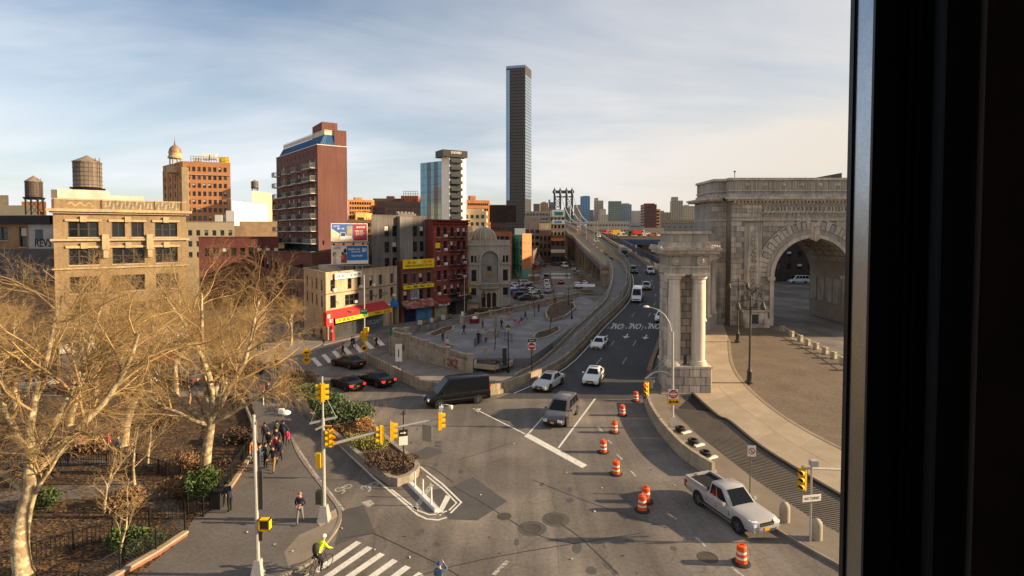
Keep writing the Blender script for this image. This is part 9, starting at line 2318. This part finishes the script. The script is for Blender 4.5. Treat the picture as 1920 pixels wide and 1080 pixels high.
p=G(1237,500);car('grey sedan on the outer lane beside the pavilion cornice','sedan',(110,112,116),(R(1236,507).x+1.5,R(1236,507).y,R(1236,507).z),258,0,simple=True)
# --- bicycles
def bicycle(label,loc,face,rgb=(40,40,44),z=0.0,group=None,basket=False):
 """face: degrees, riding direction; wheels on local y axis"""
 o=thing('bicycle',label,'bicycle',(loc[0],loc[1],z),radians(face-90),group)
 fm=flat('bike_%d_%d_%d'%rgb,rgb,0.4)
 for y in(-0.52,0.54):
  t=B();t.tube([(0,y+0.33*cos(a),0.34+0.33*sin(a))for a in[2*pi*k/20 for k in range(21)]],0.018,5);w=t.build('wheel',M_tyre,o)
  s_=B();[s_.tube([(0,y,0.34),(0,y+0.32*cos(a),0.34+0.32*sin(a))],0.003,3)for a in[2*pi*k/12 for k in range(12)]];s_.build('spoke',M_steel,w)
 f=B();A_,B__,C_,D_=(0,-0.52,0.34),(0,-0.08,0.30),(0,-0.20,0.86),(0,0.40,0.84)
 for p,q in((A_,B__),(A_,C_),(B__,C_),(C_,D_),(B__,D_),(D_,(0,0.54,0.34))):f.tube([p,q],0.017,6)
 f.build('frame',fm,o);h_=B();h_.tube([(0,0.40,0.84),(0,0.42,1.00)],0.014,6);h_.tube([(-0.26,0.40,1.03),(-0.1,0.46,1.02),(0.1,0.46,1.02),(0.26,0.40,1.03)],0.013,6);h_.build('handlebar',M_blk,o)
 s_=B();s_.prism([(-0.07,-0.34),(0.07,-0.34),(0.02,-0.08),(-0.02,-0.08)],0.92,0.97);s_.build('saddle',M_blk,o)
 c_=B();c_.tube([(-0.03,-0.08,0.30),(0.03,-0.08,0.30)],0.09,12);c_.tube([(-0.1,-0.02,0.46),(-0.1,-0.13,0.14)],0.012,5);c_.build('crank',M_steel,o)
 if basket:q=B();q.bx(-0.18,0.18,0.42,0.72,0.8,1.0);q.build('basket',fm,o)
 return o
 # ---------------------------------------------------------------- people
dk=(38,36,40);nv=(36,40,56);bk=(28,27,29);bl_=(56,62,82);kh=(150,118,78);gr_=(104,104,106)
def at(px,py,z=0.12):p=G(px,py,z);return(p.x,p.y)
person('walker in navy jacket and red scarf on the empty pavement','pockets',at(563,982),-95,nv,(120,116,116),(150,110,80),scarf=(170,40,40),z=0.12)
person('man in dark jacket leaning over the litter bin by the park gate','lean',at(431,960),150,(34,36,46),bk,z=0.12)
bp=G(597,1077);bicycle('dark road bicycle under the cyclist in the neon jacket',(bp.x,bp.y),60,(36,36,40))
person('cyclist in neon yellow jacket and white helmet with dark backpack','cycle',(bp.x,bp.y),60,(196,226,30),bk,hat=(206,196,186),bag=(52,48,46),z=0.0)
person('person in denim jacket and blue cap shading their eyes','raise',at(824,1128,0),70,(84,104,124),bl_,hat=(40,70,120),z=0.0)
crowd=[(497,836,'walk',-80,(60,58,62),nv,'person in patterned grey coat walking beside the green banner post',{}),(520,832,'stand',100,(84,82,52),(70,68,50),'person in long olive coat seen from behind',dict(coat=True)),(531,832,'walk2',95,nv,bk,'person in navy coat walking beside the child in pink',{}),(504,852,'walk',-90,dk,bk,'person in charcoal jacket in the middle of the crowd',{}),(519,846,'walk2',-85,(46,44,48),nv,'person in dark coat just behind the red and blue jacket',{}),(518,862,'walk',-95,(170,36,60),nv,'person in red and blue jacket leading the crowd',dict(bag=(40,50,110))),(513,884,'walk2',-90,bk,kh,'person in black jacket and khaki trousers nearest the window',{}),(498,878,'stand',60,(58,66,60),bk,'person in dark green jacket at the brick kerb',{}),(487,880,'phone',20,(70,84,100),bl_,'person in blue coat standing close to the lamp post',{}),(475,868,'stand',-30,(206,116,40),gr_,'person in orange jacket behind the lamp post',{}),(474,852,'stand',-60,(76,62,56),bk,'person in brown jacket against the railing',{}),(524,868,'walk',-80,(50,52,70),bk,'person walking at the side of the red and blue jacket',{})]
for px,py,pose,fc,top,legs,lab,kw in crowd:person(lab,pose,at(px,py),fc,top,legs,group='crowd on the park pavement',z=0.12,skin=random.randrange(4),**kw)
person('small child in bright pink coat at the white lane line','walk',at(539,835),95,(226,40,90),bk,scale=0.66,group='crowd on the park pavement',z=0.12,coat=True)
# cyclists
for px,py,fc,top,lab,rgb,z in((503,752,110,(52,60,84),'cyclist in dark blue jacket riding up the bike lane',bk,0.0),(519,700,100,(54,44,42),'cyclist in brown jacket at the far end of the bike lane',bk,0.0),(930,700,15,(40,42,50),'cyclist in dark clothes on a blue shared bicycle',(30,90,170),0.09)):
 p=G(px,py,z);person(lab,'cycle',(p.x,p.y),fc,top,bk,z=z);bicycle('bicycle ridden by the '+lab.split(' riding')[0].split(' at the')[0].split(' on a')[0],(p.x,p.y),fc,rgb,z,basket=rgb[2]>100)
 # far pedestrians
for px,py,pose,fc,top,legs,lab in((706,653,'walk',-20,bk,bk,'person in black crossing before the plaza corner'),(660,654,'walk',180,dk,bl_,'person in dark coat on the inner zebra stripes'),(664,653,'walk2',180,(40,60,100),bk,'person in blue jacket beside the dark coat on the zebra'),(643,668,'walk',200,bk,bk,'person in black stepping off the zebra crossing'),(613,638,'stand',-90,(206,200,196),(140,140,150),'person in white top at the corner awning'),(668,624,'walk',10,bk,bk,'person in black walking under the red awning'),(618,636,'stand',-60,(70,56,46),bk,'person in brown beside the red post'),(602,636,'stand',10,dk,bk,'person in dark clothes half hidden by twigs at the corner'),(649,626,'stand',-90,(170,160,150),bk,'person in pale jacket beside the leaning carton'),(588,634,'walk',0,(60,70,90),bk,'person behind the street tree at the corner'),(567,640,'walk',20,bk,dk,'person at the edge of the tan loft corner'),(1013,561,'walk',-90,bk,bk,'person in black walking at the lot edge'),(1060,521,'walk',0,bk,dk,'person crossing the market street zebra'),(1063,522,'walk2',0,dk,dk,'second person crossing the market street zebra')):
 person(lab,pose,at(px,py,0.0),fc,top,legs,group='pedestrians at the far corner',z=0.02)
p=G(897,645,PZ);person('person in black coat standing inside the plaza railings','stand',(p.x,p.y),-90,bk,bk,z=PZ)
p=G(911,643,PZ);person('person in pale patterned coat standing beside the plaza railings','stand',(p.x,p.y),-100,(150,140,128),bk,z=PZ,coat=True)
p=G(838,652,PZ);person('person in pale jacket sitting on the plaza wall','sit',(p.x,p.y),-60,(206,186,160),(150,60,60),z=PZ)
o=thing('stone_bench','low stone seat under the sitting person on the plaza','bench',(p.x,p.y,PZ));B().bx(-0.9,0.9,-0.35,0.12,0.36,0.44).build('seat_slab',M_bal,o);[B().bx(x-0.12,x+0.12,-0.3,0.08,0,0.36).build('support',M_bal,o)for x in(-0.65,0.65)]
for i,(px,py,fc)in enumerate(((672,618,20),(785,622,70),(797,620,80),(808,619,75),(820,617,80))):
 q=G(px,py,0.0);bicycle(('black bicycle leaning under the red awning','first bicycle of the rack behind the plaza corner','second bicycle of the rack behind the plaza corner','third bicycle of the rack behind the plaza corner','fourth bicycle of the rack behind the plaza corner')[i],(q.x,q.y),fc,((30,30,32),(50,60,70),(120,130,134),(60,90,96),(40,40,44))[i],0.02)
for i,(px,py,top)in enumerate(((110,872,(150,120,50)),(150,856,(150,110,90)),(180,838,(60,60,70)),(204,852,(150,50,54)),(222,862,(110,100,104)))):
 person(('person in yellow hat far inside the park','person in peach jacket far inside the park','person in dark jacket on the inner park path','person in red jacket on the inner park path','person in grey jacket on the inner park path')[i],'stand',at(px,py,0.1),-60+30*i,top,bk,group='people inside the park',z=0.1)
for i,(px,py,pose,fc,top,lab)in enumerate(((985,600,'walk',200,(60,60,66),'person in grey walking past the plaza tables'),(940,618,'walk2',20,bk,'person in black crossing the middle of the plaza'),(1010,585,'stand',-60,(130,60,60),'person in maroon beside the curved bed'),(870,628,'walk',150,nv,'person in navy walking behind the graffiti wall'),(905,615,'stand',30,(120,110,90),'person in tan standing by the red planter'),(978,606,'sit',200,(70,80,70),'person in green sitting at the middle plaza table'),(1040,572,'walk',170,bk,'person in black by the far balustrade'),(830,640,'phone',-90,(90,84,80),'person with phone beside the seated figure'))):
 p=G(px,py,PZ);person(lab,pose,(p.x,p.y),fc,top,bk,group='people on the plaza',z=PZ)
 # oil stains, gum and litter that give the junction its wear
rn=random.Random(31);M_oil=mat('oil_stain',(80,76,72),0.7,var=0.2,scale=2)
for k in range(46):
 px,py=rn.uniform(700,1290),rn.uniform(770,1078)
 if px>1180 and py<900:continue
 c=G(px,py);r_=rn.uniform(0.08,0.32);b=B();n_=18;ph=rn.uniform(0,6)
 b.add([(c.x+r_*(0.85+0.15*sin(2*t+ph))*cos(t),c.y+1.7*r_*(0.85+0.15*sin(2*t+ph))*sin(t),0.0028)for t in[2*pi*j/n_ for j in range(n_)]],[tuple(range(n_))]);b.build('oil_stain',M_oil,road)
for k in range(26):
 px,py=rn.uniform(430,1300),rn.uniform(790,1075);c=G(px,py,0.13 if px<600 else 0.0);b=B();b.box((0,0,0.03),(rn.uniform(0.05,0.13),rn.uniform(0.04,0.1),rn.uniform(0.01,0.05)),rn.uniform(0,3),0,rn.uniform(-0.4,0.4));o=b.build('litter',mat('litter_pale',(196,190,178),0.8)if k%3 else MATS['leaf_litter'],road);o.location=(c.x,c.y,c.z)
 # ---------------------------------------------------------------- the window the picture is taken through
wf=thing('window_frame','dark metal window frame and jamb close beside the viewpoint','window',(0,0,CAM_H-1.6))
M_wf=flat('frame_black',(44,44,47),0.4);M_wg=mat('frame_gasket',(176,184,192),0.25,var=0.05,scale=40,fine=0.1,fscale=300,metal=0.9);M_wgd=mat('frame_gasket_dark',(70,68,68),0.45,var=0.1);M_room=mat('room_wall',(120,106,98),0.9,var=0.08)
def post(name,px0,px1,y0,y1,m,h=(0.0,3.2)):
 """upright bar whose camera side shows between two pixel columns at depth y0"""
 x0_,x1_=(px0-960)/FPX*y0,(px1-960)/FPX*y0
 b=B();b.bx(x0_,x1_,y0,y1,h[0],h[1]);return b.build(name,m,wf)
def slant(name,pa,ya,pb,yb,m):
 """upright strip turned towards the outside light"""
 a,c=Vector(((pa-960)/FPX*ya,ya,0)),Vector(((pb-960)/FPX*yb,yb,0));d=Vector((0.02,-0.004,0))
 b=B();b.prism([(a.x,a.y),(c.x,c.y),(c.x+0.02,c.y),(a.x+0.03,a.y)],0.0,3.2);return b.build(name,m,wf)
post('outer_bead',1593,1600,0.84,0.85,M_wf)
slant('gasket',1599,0.838,1634,0.800,M_wg)
post('sash_stile',1632,1701,0.795,0.800,M_wf)
post('sash_lip',1699,1719,0.790,0.795,M_wgd)
post('sash_groove',1717,1743,0.785,0.790,M_wf)
slant('inner_gasket',1741,0.784,1768,0.760,M_wg)
post('jamb_liner',1765,1829,0.750,0.756,M_wf)
B().bx(0.545,0.66,0.801,0.838,0.0,3.2).build('frame_body',M_wf,wf)
x0_=(1827-960)/FPX*0.745
B().bx(x0_,0.75,0.735,0.745,0.0,3.2).build('reveal',M_room,wf)
lt=B();lt.tube([(0.585,0.745,1.0),(0.59,0.735,1.05),(0.60,0.735,1.07)],[0.012,0.014,0.008],10);lt.tube([(0.57,0.73,1.03),(0.61,0.73,1.03)],0.006,8);lt.build('latch',mat('latch_bronze',(130,90,60),0.35,metal=0.7),wf)
gp=bpy.data.materials.new('clear_glass');gp.use_nodes=True;gn=gp.node_tree;gn.nodes.remove(gn.nodes['Principled BSDF']);tr=gn.nodes.new('ShaderNodeBsdfTransparent');tr.inputs[0].default_value=(0.985,0.98,0.975,1);gn.links.new(tr.outputs[0],gn.nodes['Material Output'].inputs['Surface'])
b=B();b.quad((-1.6,0.845,0.0),(0.52,0.845,0.0),(0.52,0.845,3.2),(-1.6,0.845,3.2));b.build('pane',gp,wf)
for nm,d in(('window_head',(-1.75,0.62,0.66,0.84,3.2,3.32)),('window_sill',(-1.75,0.62,0.66,0.84,-0.12,0.0)),('far_stile',(-1.75,-1.6,0.66,0.84,0.0,3.2))):B().bx(*d).build(nm,M_wf,wf)
# the room behind the viewpoint
rz0=CAM_H-1.6
for nm,d in(('room_floor',(-4.2,3.2,-4.2,0.66,rz0-0.5,rz0-0.3)),('room_ceiling',(-4.2,3.2,-4.2,0.66,rz0+3.6,rz0+3.8)),('room_back_wall',(-4.2,3.2,-4.2,-4.0,rz0-0.3,rz0+3.6)),('room_side_wall',(-4.2,-4.0,-4.0,0.66,rz0-0.3,rz0+3.6)),('room_far_wall',(3.0,3.2,-4.0,0.66,rz0-0.3,rz0+3.6)),('window_wall',(0.75,3.0,0.10,0.735,rz0-0.3,rz0+3.6)),('window_wall_far',(-4.0,-1.75,0.10,0.66,rz0-0.3,rz0+3.6)),('window_wall_head',(-1.75,0.75,0.10,0.735,rz0+3.32,rz0+3.6)),('window_wall_apron',(-1.75,0.75,0.10,0.735,rz0-0.3,rz0-0.12))):
 struct(B().bx(*d).build(nm,M_room))
